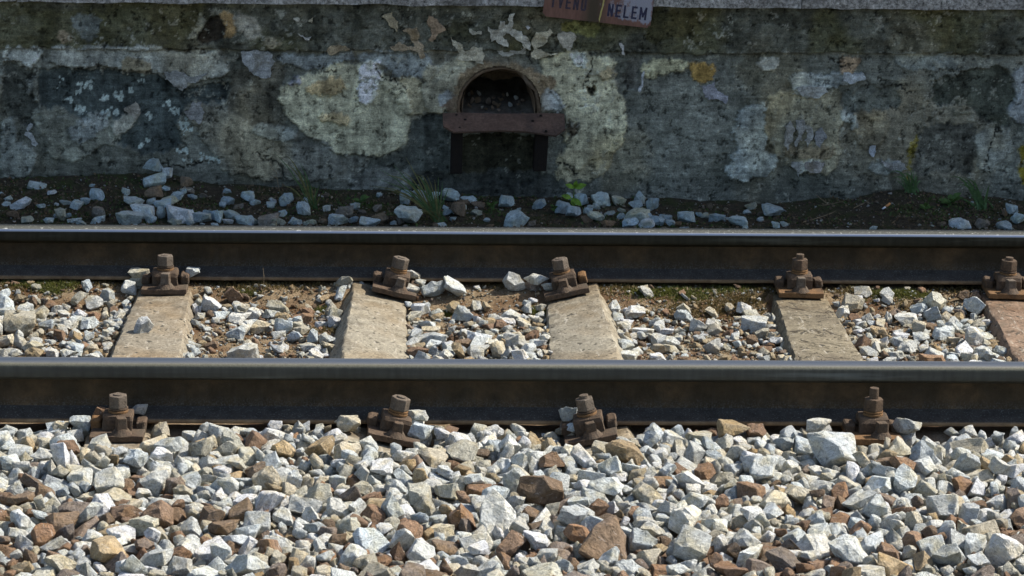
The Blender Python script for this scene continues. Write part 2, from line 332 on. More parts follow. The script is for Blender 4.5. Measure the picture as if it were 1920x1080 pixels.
PATCH = [  # traced patches of paint, plaster and stain, a few with shade painted in: outline, colour, relief in metres
 ([(75,128),(310,136),(345,170),(430,145),(432,190),(335,200),(340,275),(250,292),(150,215),(88,218),(70,165)], BK, -.004),
 ([(0,115),(60,128),(78,200),(72,245),(30,225),(0,225)], (.040,.042,.038), -.003),
 ([(0,85),(75,82),(72,100),(60,120),(45,126),(30,112),(0,118)], LG, .004),
 ([(110,85),(270,85),(420,92),(420,138),(380,148),(350,155),(340,168),(310,150),(300,132),(265,139),(230,130),(190,131),(150,126),(105,125),(98,105)], (.195,.20,.19), .005),
 ([(240,108),(280,108),(290,130),(262,138),(232,128)], (.13,.115,.085), .005),
 ([(50,170),(60,135),(76,133),(72,180),(62,187)], MG, .003),
 ([(0,225),(30,222),(33,255),(25,268),(60,278),(76,297),(60,335),(0,335)], (.14,.15,.145), .003),
 ([(62,208),(110,200),(150,230),(170,215),(200,207),(215,225),(235,255),(170,292),(100,302),(92,260),(70,245),(64,225)], (.125,.128,.112), .002),
 ([(135,228),(200,207),(205,240),(150,270),(130,255)], (.155,.165,.165), .002),
 ([(195,230),(225,222),(232,202),(255,192),(262,205),(255,225),(245,245),(222,252),(200,235)], (.19,.185,.165), .003),
 ([(335,205),(365,188),(372,205),(392,195),(420,200),(440,215),(480,230),(545,240),(560,262),(590,275),(640,285),(650,330),(560,340),(420,330),(400,285),(385,275),(370,240)], (.145,.14,.12), .003),
 ([(405,150),(430,145),(440,162),(415,188),(400,190)], BK, -.004),
 ([(430,128),(535,118),(538,225),(470,232),(420,200)], (.085,.08,.066), 0),
 ([(475,225),(545,238),(560,262),(520,270),(470,250)], (.19,.20,.19), .003),
 ([(765,225),(800,208),(845,212),(850,335),(700,345),(620,330),(700,302),(755,275)], DG, -.002),
 ([(515,100),(545,97),(600,103),(700,95),(780,100),(815,112),(812,142),(735,150),(708,112),(640,118),(590,132),(560,128),(530,115)], (.125,.135,.14), .003),
 ([(715,148),(800,146),(860,128),(885,145),(872,200),(830,212),(800,206),(765,215)], (.24,.215,.155), .003),
 ([(545,145),(580,140),(600,130),(640,120),(705,111),(710,130),(722,147),(760,165),(772,200),(760,222),(764,250),(757,272),(722,290),(700,300),(670,293),(635,290),(610,262),(568,258),(545,225),(532,200),(530,160)], CR, .005),
 ([(580,150),(640,140),(650,165),(610,178),(575,170)], (.27,.21,.125), .005),
 ([(590,210),(650,205),(670,222),(640,235),(600,225)], (.30,.24,.15), .005),
 ([(680,115),(707,112),(718,142),(712,165),(695,205),(682,180)], (.42,.42,.38), .005),
 ([(540,145),(556,140),(575,150),(562,158),(545,165)], (.20,.20,.24), .005),
 ([(545,243),(610,262),(632,290),(700,302),(650,342),(560,330)], (.115,.115,.105), .001),
 ([(690,320),(760,318),(770,350),(640,352)], (.12,.122,.115), .001),
 ([(800,118),(870,113),(905,122),(872,150),(862,205),(800,208),(788,165)], (.25,.235,.185), .003),
 ([(1015,112),(1060,95),(1130,97),(1152,110),(1148,140),(1160,170),(1177,210),(1180,250),(1166,277),(1130,282),(1110,302),(1080,322),(1045,312),(1060,250),(1062,215),(1040,180),(1010,150)], (.29,.27,.20), .004),
 ([(1060,98),(1100,98),(1105,125),(1075,130)], (.30,.31,.29), .004),
 ([(1120,125),(1150,120),(1155,142),(1130,148)], (.23,.19,.125), .005),
 ([(1060,215),(1082,220),(1090,245),(1070,262),(1060,250)], (.075,.062,.045), 0),
 ([(1045,285),(1110,278),(1160,282),(1130,330),(1060,345),(1030,330)], (.20,.18,.13), .002),
 ([(850,208),(852,170),(870,138),(915,116),(962,116),(1005,132),(1042,152),(1042,168),(1012,176),(1010,208)], (.14,.105,.07), .002),
 ([(838,180),(858,172),(862,208),(828,208)], (.13,.09,.07), .001),
 ([(1010,172),(1048,172),(1062,190),(1055,208),(1010,208)], (.27,.28,.29), .002),
 ([(830,168),(856,165),(858,178),(845,185),(836,196)], (.29,.31,.33), .002),
 ([(1105,155),(1113,155),(1119,165),(1113,175),(1106,172)], (.02,.018,.015), -.02),  # small hole; its inner shade is put into the colour
 ([(866,252),(1006,252),(1006,345),(866,345)], (.030,.028,.020), -.010),  # wall below the lip; the lip's shade is put into the dark colour
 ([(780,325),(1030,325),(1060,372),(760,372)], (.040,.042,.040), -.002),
 ([(1180,105),(1210,100),(1200,170),(1185,175),(1165,150)], (.10,.098,.09), -.002),
 ([(1205,115),(1240,110),(1275,113),(1292,125),(1270,132),(1220,142),(1208,130)], (.26,.245,.17), .003),
 ([(1285,120),(1340,118),(1342,145),(1322,156),(1298,150)], (.24,.155,.055), .003),
 ([(1385,208),(1405,208),(1415,200),(1435,200),(1440,235),(1436,280),(1452,295),(1442,335),(1400,337),(1360,322),(1370,305),(1378,270),(1380,230)], (.225,.245,.25), .003),
 ([(1440,185),(1470,165),(1520,170),(1578,160),(1576,200),(1571,240),(1573,300),(1582,315),(1540,328),(1500,325),(1480,310),(1450,290),(1438,240)], (.165,.15,.112), .003),
 ([(1465,270),(1560,268),(1560,298),(1460,295)], (.14,.115,.08), .003),
 ([(1490,135),(1615,134),(1622,145),(1600,155),(1560,160),(1550,172),(1510,181),(1495,165),(1470,150)], (.22,.235,.235), .004),
 ([(1600,200),(1660,197),(1667,230),(1650,275),(1610,286),(1595,250)], (.155,.135,.10), .002),
 ([(1592,225),(1605,215),(1611,260),(1600,276)], LG, .003), ([(1570,200),(1600,205),(1612,225),(1590,232),(1572,220)], LG, .003),
 ([(1630,300),(1650,295),(1690,300),(1700,315),(1670,326),(1640,318)], (.20,.205,.195), .003),
 ([(1480,305),(1495,303),(1540,305),(1536,322),(1500,322),(1485,318)], (.25,.25,.23), .003),
 ([(1578,165),(1680,165),(1702,185),(1690,205),(1600,212),(1575,205)], (.095,.10,.092), -.003),
 ([(1750,150),(1840,130),(1890,132),(1895,150),(1902,170),(1890,190),(1882,205),(1895,235),(1860,235),(1820,212),(1780,196),(1750,198),(1745,175)], (.052,.056,.047), -.004),
 ([(1896,135),(1960,130),(1960,228),(1897,226),(1884,205),(1902,172)], (.20,.21,.225), .003),
 ([(1830,250),(1890,236),(1902,280),(1862,322),(1835,322),(1825,280)], (.145,.148,.138), .002),
 ([(1765,200),(1825,205),(1835,220),(1780,215)], (.16,.155,.125), .002),
 ([(1720,235),(1830,230),(1822,322),(1715,330)], (.068,.066,.058), -.001),
 ([(1418,110),(1460,108),(1462,130),(1430,139),(1413,128)], (.20,.21,.215), .003),
 ([(1580,105),(1615,100),(1622,125),(1600,135),(1580,130)], (.18,.13,.09), .003),
 ([(1670,100),(1790,98),(1800,130),(1700,140)], (.13,.14,.138), .002),
 ([(1700,250),(1709,240),(1712,300),(1708,342),(1699,342)], (.13,.105,.022), 0), ([(1912,270),(1960,268),(1960,342),(1914,342)], (.15,.12,.02), 0),
 ([(1497,325),(1505,325),(1504,346),(1499,346)], (.13,.105,.02), 0),
 ([(1080,38),(1130,45),(1120,75),(1075,62),(1040,50)], (.085,.083,.035), 0), ([(1200,20),(1330,24),(1300,70),(1210,80)], (.050,.047,.026), 0),
 ([(410,28),(432,25),(434,65),(420,80),(410,76)], (.20,.135,.07), .003), ([(434,28),(480,27),(496,60),(480,76),(442,70),(430,45)], (.155,.145,.125), .003),
 ([(384,28),(393,24),(385,60),(362,78),(348,73),(370,55)], (.19,.19,.165), .004), ([(498,72),(525,70),(528,82),(515,96),(494,88)], (.175,.155,.115), .004),
 ([(395,40),(412,38),(412,80),(380,82),(370,74)], (.022,.018,.014), -.004),
 ([(143,25),(190,22),(192,78),(165,76),(145,50)], (.105,.115,.112), .001),
 ([(120,62),(145,64),(140,80),(115,78)], (.15,.12,.085), .002),
]
def box(a, r):
    k = 2*r+1; p = np.pad(a, r, mode='edge'); c = np.cumsum(np.pad(p, ((1, 0), (0, 0))), 0); p = (c[k:]-c[:-k])/k
    c = np.cumsum(np.pad(p, ((0, 0), (1, 0))), 1); return (c[:, k:]-c[:, :-k])/k
rag = fbm(gx, gz, 55, 61, 4, .7); rag2 = fbm(gx, gz, 16, 62, 4, .6); vrt = fbm(gx, gz*.15, 60, 63, 3)
for pts, c, h in PATCH:
    mm = box(pip(wx, wz, wpoly(pts)).astype(float), 4)
    val = mm+.42*rag+.20*rag2+.10*vrt; m = (val > .5) & (mm > .02); soft = (np.clip((val-.5)*5+.5, 0, 1)*(mm > .02))[..., None]
    var = 1+.50*md[..., None]+.36*strk[..., None]+.50*rag2[..., None]+.28*vrt[..., None]
    wc = wc*(1-soft)+np.array(c)*var*soft; hgt = np.where(m, hgt*.7+h*2.4, hgt)
# weathering over everything: pale chips, dark pits, run-off streaks, an ochre tint
chip = (fbm(gx, gz, 33, 71, 5, .75) > .32) & (fbm(gx, gz, 5, 72, 3) > -.02); wc = np.where(chip[..., None], wc*.45+np.array([.27, .265, .235])*.42, wc); hgt = np.where(chip, hgt+.0022, hgt)
pit = (fbm(gx, gz, 48, 73, 4, .75) > .37); wc = np.where(pit[..., None], wc*.38, wc); hgt = np.where(pit, hgt-.0035, hgt)
run = np.clip((fbm(gx*1.0, gz*.12, 26, 74, 4)-.12)*4, 0, 1)[..., None]; wc = wc*(1-.22*run)
och = np.clip((fbm(gx, gz, 4.2, 75, 5)-.12)*3.5, 0, 1)[..., None]; wc = wc*(1-.3*och)+wc*np.array([1.35, 1.08, .66])*.3*och
wc = wc*(1+.35*fbm(gx, gz, 80, 76, 3)[..., None])
rs = random.Random(77)
for bx, by, n, sp in [(150,162,9,7),(164,162,9,6),(148,172,5,5),(193,186,10,6),(218,178,8,5),(226,182,9,5),(148,206,10,7),(156,208,7,5),(217,210,8,6),(280,216,9,6),(312,196,8,6),(325,206,12,7),(332,212,8,6),(345,235,14,9),(352,243,10,8),(264,276,5,4),(350,282,9,5),(130,190,5,8),(110,155,4,9),(245,172,3,4),(265,150,5,5),(200,215,7,8),(275,265,5,7),(380,297,8,14),(405,300,6,10),(340,290,6,8)]:
    for _ in range(n):
        p = at(bx+rs.gauss(0, sp*.6), by+rs.gauss(0, sp*.6), WALL_Y); r = rs.uniform(.0022, .0062)
        m = ((gx-p.x)**2+((gz-p.z)*.8)**2+.00001*md) < r*r; wc = np.where(m[..., None], np.array([.25, .285, .285]), wc)
# hairline cracks
for pts in [[(1112,108),(1108,130),(1098,158)],[(735,150),(745,155),(765,170)],[(600,120),(610,135),(640,138)],[(995,92),(995,120)],[(1040,300),(1060,310),(1080,330)],[(700,130),(722,148),(738,152)],[(1650,150),(1670,165),(1700,160),(1720,175)],[(1780,125),(1800,150),(1840,158)],[(1560,110),(1580,118),(1605,115)],[(1870,240),(1850,280),(1856,320)],[(290,300),(340,310),(400,305)],[(480,290),(520,310),(540,335)]]:
    q = wpoly(pts)
    for (ax, az), (bx, bz) in zip(q, q[1:]):
        L2 = (bx-ax)**2+(bz-az)**2; tt = np.clip(((wx-ax)*(bx-ax)+(wz-az)*(bz-az))/L2, 0, 1)
        m = ((wx-ax-tt*(bx-ax))**2+(wz-az-tt*(bz-az))**2) < .0023**2
        wc = np.where(m[..., None], np.array([.02, .02, .018]), wc); hgt = np.where(m, hgt-.005, hgt)
foot_shade = None
# the arched drain opening is cut out of the face
AC = at(935, 200, WALL_Y); ARX, ARZ, ABOT = AC.x, AC.z-.002, .10
AR = .134
cx = (gx[:-1, :-1]+gx[1:, 1:])/2; cz = (gz[:-1, :-1]+gz[1:, 1:])/2
hole = (np.where(cz > ARZ, (cx-ARX)**2+(cz-ARZ)**2 < (AR+.004)**2, np.abs(cx-ARX) < AR+.004)) & (cz > ABOT)
# smooth plaster swelling towards the mouth of the drain
dist = np.where(gz > ARZ, np.hypot(gx-ARX, gz-ARZ), np.abs(gx-ARX))-AR
swell = np.exp(-(np.clip(dist, 0, 1)/.035)**2)*np.clip((gz-.12)/.05, 0, 1); hgt = hgt*(1-.6*swell)+.012*swell
wc = wc*(1-.55*swell[..., None])+np.array([.115, .088, .060])*(1+.5*md[..., None])*.55*swell[..., None]
gy = WALL_Y-hgt
idx = np.arange(gx.size).reshape(gx.shape)
quad = np.stack([idx[:-1, :-1], idx[:-1, 1:], idx[1:, 1:], idx[1:, :-1]], -1)[~hole]
me = bpy.data.meshes.new('wall_face')
me.vertices.add(gx.size); me.vertices.foreach_set('co', np.stack([gx-.35, gy-WALL_Y, gz], -1).ravel())
me.loops.add(quad.size); me.loops.foreach_set('vertex_index', quad.ravel())
me.polygons.add(len(quad)); me.polygons.foreach_set('loop_start', np.arange(0, quad.size, 4)); me.polygons.foreach_set('loop_total', np.full(len(quad), 4))
me.update(calc_edges=True); me.polygons.foreach_set('use_smooth', [True]*len(quad))
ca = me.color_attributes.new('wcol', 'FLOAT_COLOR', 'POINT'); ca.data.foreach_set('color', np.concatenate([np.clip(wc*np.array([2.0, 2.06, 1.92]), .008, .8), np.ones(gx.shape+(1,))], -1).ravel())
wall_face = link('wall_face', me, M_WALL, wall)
def wall_out(x, z):
    i = int(np.clip((x-GX0)/GS, 0, nx)); j = int(np.clip((z-GZ0)/GS, 0, nz)); return float(hgt[j, i])

def slab(name, x0, x1, y0, y1, z0, z1, step, amp, mat, parent, col=None, off=(0, 0, 0), seed=0):
    """a long block with slightly irregular faces"""
    n = max(1, int((x1-x0)/step)); v = []; f = []
    ring = [(y1, z0), (y0, z0), (y0, z0+(z1-z0)*.5), (y0, z1), (y1, z1)]
    for i in range(n+1):
        x = x0+(x1-x0)*i/n
        for k, (y, z) in enumerate(ring):
            a = amp if y == y0 else 0
            v.append((x-off[0], y+a*fb(x, z*3, 6, seed+k*.3)-off[1], z+a*.7*fb(x, z, 9, seed+5+k*.4)-off[2]))
    for i in range(n):
        for k in range(5):
            a, b = i*5+k, i*5+(k+1) % 5; f.append((a, a+5, b+5, b))
    f.append(tuple(range(5))); f.append(tuple(n*5+k for k in reversed(range(5))))
    o = from_py(name, v, f, mat, parent)
    if col: o.color = (*col, 1)
    return o
WO = (.35, WALL_Y, 0)
zc0 = .515
for (a, b) in [(-6, -1.24), (-1.236, .62), (.624, 1.29), (1.294, 6.5)]:
    o = slab('coping_block', a, b, WALL_Y-.042, WALL_Y+.30, zc0+.003, zc0+.082, .008, .006, M_COPE, wall, None, WO, a)
o = slab('wall_end', -6, GX0+.002, WALL_Y-.004, WALL_Y+.30, -.3, zc0+.002, .05, .01, M_FLAKE, wall, (.10, .10, .09), WO, 4)
o = slab('wall_end', GX1-.002, 6.5, WALL_Y-.004, WALL_Y+.30, -.3, zc0+.002, .05, .01, M_FLAKE, wall, (.10, .10, .09), WO, 6)

# the platform behind the wall top and the canopy added out of view to shade wall, verge and far rail
platform = tag(sheet('platform', -14, 26, WALL_Y+.29, 9, 8, 4, lambda x, y: zc0+.076, M_GROUND), kind='structure')
sunshade = tag(empty('added_sunshade', (4, 3.6, zc0+.076)), 'flat unseen canopy on steel posts above the wall, outside the picture', 'sunshade')
M_ROOF = mat_rust('sunshade_boards', (.16, .14, .11), (.22, .19, .15), (.13, .11, .09), 0, .85, 4)
slab('roof', -9, 18, WALL_Y+.03, 3.85, 3.42, 3.56, .5, .0, M_ROOF, sunshade, None, (4, 3.6, zc0+.076), 1)
for px_ in (-8, -3, 2, 7, 12, 17):
    bm = bmesh.new(); bmesh.ops.create_cone(bm, cap_ends=True, segments=12, radius1=.09, radius2=.075, depth=2.85); bmesh.ops.translate(bm, verts=bm.verts, vec=(px_-4, -.05, 1.42)); from_bm('post', bm, M_RUST, sunshade)

# loose plaster flakes that stand off the face
FLAKES = [([(715,30),(720,25),(735,20),(740,32),(747,38),(745,58),(735,50),(728,40)], (.33,.29,.20)),
 ([(755,55),(782,48),(783,72),(795,85),(798,105),(788,108),(775,92),(735,90),(731,86),(745,80),(750,76),(760,82),(778,84),(770,68)], (.27,.22,.15)),
 ([(803,28),(820,35),(836,55),(820,65),(812,76),(803,73),(808,58)], (.24,.18,.12)),
 ([(845,68),(855,76),(872,95),(905,88),(907,119),(890,112),(870,113),(857,110),(862,98),(848,82)], (.36,.34,.26)),
 ([(880,52),(885,54),(903,57),(902,63),(895,62),(882,60)], (.33,.32,.26)),
 ([(914,48),(935,52),(938,38),(946,38),(947,45),(953,43),(957,25),(965,23),(962,40),(960,52),(978,57),(980,65),(992,72),(994,92),(985,88),(975,76),(960,66),(948,60),(942,66),(950,73),(953,86),(942,83),(930,73),(921,76),(920,62)], (.40,.39,.33)),
 ([(996,106),(996,75),(1005,58),(1030,52),(1037,60),(1026,72),(1015,85),(1005,88),(1020,95),(1046,98),(1020,105),(1008,108)], (.37,.34,.25)),
 ([(1045,62),(1070,58),(1081,66),(1074,78),(1068,93),(1055,88),(1048,75)], (.34,.32,.26)),
 ([(930,88),(955,93),(970,89),(985,88),(985,100),(965,100),(950,104),(935,100)], (.33,.33,.29)),
 ([(1160,79),(1165,79),(1169,95),(1171,101),(1165,99)], (.40,.40,.38)), ([(985,48),(990,46),(994,50),(990,54)], (.45,.46,.46)),
 ([(550,33),(560,32),(562,41),(555,39)], (.38,.37,.31)), ([(578,38),(587,31),(585,41)], (.36,.33,.24)), ([(559,60),(584,67),(580,73),(563,65)], (.40,.40,.38)),
 ([(613,92),(620,84),(640,84),(656,90),(650,93),(635,94),(625,100),(615,98)], (.28,.23,.15)),
 ([(452,97),(475,93),(510,100),(516,115),(508,130),(506,144),(496,146),(475,138),(465,125),(455,115)], (.25,.265,.265)),
 ([(308,134),(330,130),(392,134),(372,150),(352,152),(343,169),(325,160),(310,148)], (.225,.235,.225)),
 ([(48,247),(60,250),(72,270),(67,275),(56,260),(46,253)], (.30,.32,.32)), ([(52,246),(61,233),(57,231),(49,240)], (.26,.28,.28)),
 ([(1310,158),(1325,160),(1340,152),(1345,170),(1365,180),(1361,194),(1345,185),(1330,187),(1318,172)], (.24,.245,.27)),
 ([(1203,138),(1208,132),(1206,152),(1199,172),(1196,168),(1203,152)], (.38,.40,.41)),
 ([(1471,236),(1482,226),(1486,262),(1476,281),(1470,272)], (.24,.235,.21)), ([(1491,224),(1506,223),(1503,262),(1492,274),(1488,266)], (.25,.25,.235)),
 ([(1509,234),(1523,238),(1519,262),(1512,275),(1507,262)], (.25,.255,.24)), ([(1528,246),(1541,238),(1549,258),(1537,276),(1529,270)], (.20,.205,.205)),
 ([(1580,135),(1616,134),(1622,147),(1592,156),(1580,151)], (.33,.36,.37)), ([(1492,165),(1520,158),(1545,162),(1552,172),(1515,181)], (.30,.31,.29)),
 ([(1630,274),(1641,272),(1638,293),(1632,291)], (.36,.39,.43)), ([(362,190),(378,192),(384,210),(372,232),(358,224),(345,208)], (.20,.205,.20)),
 ([(232,204),(254,191),(263,205),(254,224),(243,216)], (.22,.21,.18)), ([(1484,302),(1500,305),(1496,330),(1492,318),(1484,312)], (.27,.28,.27)),
 ([(1510,303),(1545,304),(1538,320),(1518,322),(1508,316)], (.26,.25,.235)), ([(1652,296),(1688,302),(1700,316),(1676,322),(1660,312)], (.235,.24,.235))]
def frac_outline(pts, n, amp, rg):
    for k in range(n):
        o = []
        for i, p in enumerate(pts):
            q = pts[(i+1) % len(pts)]; o.append(p)
            L = math.hypot(q[0]-p[0], q[1]-p[1]); d = rg.uniform(-1, 1)*amp*L
            o.append(((p[0]+q[0])/2-(q[1]-p[1])/max(L, 1e-6)*d, (p[1]+q[1])/2+(q[0]-p[0])/max(L, 1e-6)*d))
        pts = o
    return pts
for pts, c in FLAKES:
    w = frac_outline(wpoly(pts), 3, .20, rs)
    cxm = sum(p[0] for p in w)/len(w); czm = sum(p[1] for p in w)/len(w)
    base = max(wall_out(x, z) for x, z in w[::3]); base = min(base, wall_out(cxm, czm)+.010)
    bm = bmesh.new()
    vf = [bm.verts.new((x-.35, -(base+.0045)-.003*fb(x, z, 20, 2), z)) for x, z in w]
    vb = [bm.verts.new((x-.35, -(base-.020), z)) for x, z in w]
    bm.faces.new(vf); n = len(w)
    for i in range(n): bm.faces.new((vf[i], vb[i], vb[(i+1) % n], vf[(i+1) % n]))
    bmesh.ops.recalc_face_normals(bm, faces=bm.faces[:])
    o = from_bm('plaster_flake', bm, M_FLAKE, wall); o.color = (*[1.42*k for k in c], 1)

# ------------------------------------------------------------------ clay drain, its rusty lip and the sign
def arch(r, n=22, bot=ABOT):
    p = [(ARX-r, bot+(ARZ-bot)*k/6) for k in range(6)]
    p += [(ARX-r*math.cos(a)*(1+.01*math.sin(5*a)), ARZ+r*math.sin(a)*(.985+.012*math.sin(3*a+1))) for a in [math.pi*k/n for k in range(n+1)]]
    return p+[(ARX+r, ARZ-(ARZ-bot)*(k+1)/6) for k in range(6)]
M_CLAY = mat_rust('brown_clay', (.10, .07, .045), (.19, .14, .095), (.15, .13, .105), 0, .9, 22)
M_CLAYIN = mat_rust('sooty_clay', (.19, .135, .09), (.30, .22, .15), (.11, .085, .062), 0, .95, 18)
pipe = tag(empty('drain_opening', (ARX, WALL_Y, ABOT)), 'arched brown clay drain opening in the plaster wall', 'drain')
ring = [(.006, .011), (-.003, .009), (-.005, .005), (-.003, .001), (.004, -.003), (.03, -.006)]      # y offset, radius offset: a rounded lip
v = []; f = []; n = len(arch(AR))
for yo, ro in ring:
    for k, (x, z) in enumerate(arch(AR-.006+ro)):
        j = .007*fb(x*3, z*3, 9, 2.5)
        v.append((x-ARX+j, yo+j, z-ABOT+j))
for a in range(len(ring)-1):
    for k in range(n-1): f.append((a*n+k, a*n+k+1, (a+1)*n+k+1, (a+1)*n+k))
from_py('rim', v, f, M_CLAY, pipe, True)
v = []; f = []
for i, (yo, sc) in enumerate([(.015, -.014), (.08, -.018), (.16, -.024), (.26, -.03), (.40, -.035)]):
    for x, z in arch(AR+sc): v.append((x-ARX, yo, z-ABOT))
for a in range(4):
    for k in range(n-1): f.append((a*n+k, a*n+k+1, (a+1)*n+k+1, (a+1)*n+k))
f.append(tuple(4*n+k for k in range(n))); from_py('barrel', v, f, M_CLAYIN, pipe, True)
v = []; f = []
for j in range(12):
    for i in range(24):
        x = -.125+.25*i/23; y = -.004+.40*j/11
        v.append((x, y, .048+.055*(j/11)+.012*fb(x, y, 14, 4)+.008*fb(x, y, 40, 2)))
for j in range(11):
    for i in range(23): f.append((j*24+i, j*24+i+1, j*24+25+i, j*24+24+i))
from_py('silt', v, f, mat_soil('drain_silt', (.10, .09, .07), (.22, .20, .17), (.12, .10, .08), 60), pipe, True)

lip = tag(empty('drain_lip', (ARX, WALL_Y, .05)), 'rusty brown steel lip on two black legs under the drain opening', 'shelf')
back = [(830, 212), (860, 211), (900, 212), (937, 213), (980, 213), (1020, 212), (1058, 213)]
front = [(831, 236), (850, 247), (895, 246), (937, 244), (985, 246), (1042, 254), (1060, 241)]
bk = [at(a, b, WALL_Y-.012) for a, b in back]; fr = [at(a, b, WALL_Y-.10+(.012 if i in (0, 6) else 0)) for i, (a, b) in enumerate(front)]
bm = bmesh.new(); lo = Vector((ARX, WALL_Y, .05)); dn = Vector((0, .003, -.006))
T = [[bm.verts.new(p-lo) for p in bk], [bm.verts.new((a*.5+b*.5)-lo+Vector((0, 0, .0015*math.sin(i*2.1)))) for i, (a, b) in enumerate(zip(bk, fr))], [bm.verts.new(p-lo) for p in fr]]
D = [[bm.verts.new(q.co+dn) for q in r] for r in T]
for r in range(2):
    for i in range(6):
        bm.faces.new((T[r][i], T[r+1][i], T[r+1][i+1], T[r][i+1])); bm.faces.new((D[r][i], D[r][i+1], D[r+1][i+1], D[r+1][i]))
for i in range(6):
    bm.faces.new((T[2][i], D[2][i], D[2][i+1], T[2][i+1])); bm.faces.new((T[0][i+1], D[0][i+1], D[0][i], T[0][i]))
for r in range(2):
    bm.faces.new((T[r][0], D[r][0], D[r+1][0], T[r+1][0])); bm.faces.new((T[r+1][6], D[r+1][6], D[r][6], T[r][6]))
bmesh.ops.recalc_face_normals(bm, faces=bm.faces[:]); from_bm('plate', bm, M_PLATE, lip)
def lumpy_box(name, x0, x1, y0, y1, z0, z1, mat, parent, off, bev=.003, dx=0.0):
    bm = bmesh.new(); bmesh.ops.create_cube(bm, size=1)
    for q in bm.verts:
        top = q.co.z > 0
        q.co = Vector(((x0+x1)/2+q.co.x*(x1-x0)+(dx if not top else 0), (y0+y1)/2+q.co.y*(y1-y0), (z0+z1)/2+q.co.z*(z1-z0)))-Vector(off)
    bmesh.ops.bevel(bm, geom=bm.edges[:], offset=bev, segments=2, affect='EDGES', profile=.6)
    return from_bm(name, bm, mat, parent)
for (a, b, bot, ddx) in [(846, 868, 324, -.002), (1004, 1029, 319, -.006)]:
    p, q = at(a, 250, WALL_Y-.06), at(b, 250, WALL_Y-.06); zb = at(a, bot, WALL_Y-.05).z
    lumpy_box('leg', p.x, q.x, WALL_Y-.070, WALL_Y+.02, zb, p.z+.006, M_BLACK, lip, lo, .003, ddx)
for (a, b) in [(856, 216), (872, 225), (1014, 217), (999, 227), (862, 240), (1024, 246)]:
    s = (b-212)/36; p = at(a, b, WALL_Y-.012-.088*s)
    bm = bmesh.new(); bmesh.ops.create_cone(bm, cap_ends=True, segments=10, radius1=.0055, radius2=.0035, depth=.006); bmesh.ops.translate(bm, verts=bm.verts, vec=p-lo+Vector((0, 0, .001)))
    from_bm('rivet', bm, M_BLACK, lip)

SY = WALL_Y-.056
sBL, sBR = at(1017, 30, SY), at(1219, 53, SY)
su = (sBR-sBL); SW = su.length; su.normalize(); sv = Vector((-su.z, 0, su.x)); SH = .25
sign = tag(empty('warning_sign', sBL), 'rusted white enamel sign with navy letters hanging crooked at the top of the wall', 'sign')
sign.matrix_world = Matrix(((su.x, sv.x, 0, sBL.x), (su.y, sv.y, -1, sBL.y), (su.z, sv.z, 0, sBL.z), (0, 0, 0, 1)))
def mat_sign():
    N = NT('rusted_enamel'); tc = N.n('ShaderNodeTexCoord').outputs['Object']; sep = N.n('ShaderNodeSeparateXYZ'); N.l(tc, sep.inputs[0])
    st = N.n('ShaderNodeMapping', i_Scale=(60, 14, 1)); N.l(tc, st.inputs[0]); a = N.noise(st.outputs[0], 1, 5, .7); f = N.noise(tc, 300, 3, .7); d = N.noise(tc, 22, 5, .7)
    x = N.math('DIVIDE', sep.outputs['X'], SW); y = sep.outputs['Y']
    r = N.math('ADD', N.math('SUBTRACT', 1.18, x), N.math('MULTIPLY', N.math('SUBTRACT', a, .5), 1.1))
    r = N.math('ADD', r, N.math('MULTIPLY', N.math('SUBTRACT', d, .5), .8))
    r = N.math('ADD', r, N.math('MULTIPLY', N.ramp(y, [(.0, 1.), (.022, 0.)]), .6))
    r = N.math('ADD', r, N.math('MULTIPLY', N.ramp(x, [(.965, 0.), (1., 1.)]), .4))
    mask = N.ramp(r, [(.40, 0.), (.55, 1.)])
    enamel = N.mix(N.ramp(f, [(.3, 0.), (.7, 1.)]), (.21, .215, .26), (.31, .315, .36))
    dark = N.mix(N.ramp(a, [(.3, 0.), (.7, 1.)]), (.10, .045, .032), (.20, .10, .072))
    mid = N.ramp(N.math('ABSOLUTE', N.math('SUBTRACT', x, .46)), [(.03, 1.), (.14, 0.)])
    dark = N.mix(N.math('MULTIPLY', mid, .85), dark, (.030, .026, .012))
    N.bump(N.math('ADD', f, d), .4, .001)
    return N.out(N.mix(mask, enamel, dark), .55, 0, .4)
bm = bmesh.new(); bmesh.ops.create_cube(bm, size=1)
for q in bm.verts: q.co = Vector((SW/2+q.co.x*SW, SH/2+q.co.y*SH, -.002+q.co.z*.004))
bmesh.ops.bevel(bm, geom=[e for e in bm.edges if abs(e.verts[0].co.z-e.verts[1].co.z) > .003], offset=.008, segments=3, affect='EDGES')
from_bm('panel', bm, mat_sign(), sign)
M_NAVY = mat_plain('navy_letter_paint', (.022, .024, .055), .5, .5, 120); M_NAVYF = mat_plain('faded_navy_paint', (.040, .030, .045), .6, .6, 120)
GLYPH = {'N': [((0, 0), (0, 1)), ((0, 1), (1, 0)), ((1, 0), (1, 1))], 'E': [((0, 0), (0, 1)), ((0, 1), (1, 1)), ((0, .52), (.85, .52)), ((0, 0), (1, 0))], 'L': [((0, 0), (0, 1)), ((0, 0), (1, 0))],
 'M': [((0, 0), (0, 1)), ((0, 1), (.5, .25)), ((.5, .25), (1, 1)), ((1, 1), (1, 0))], 'T': [((.5, 0), (.5, 1)), ((0, 1), (1, 1))], 'V': [((0, 1), (.5, 0)), ((.5, 0), (1, 1))], 'U': [((0, 1), (0, .12)), ((0, .12), (.2, 0)), ((.2, 0), (.8, 0)), ((.8, 0), (1, .12)), ((1, .12), (1, 1))]}
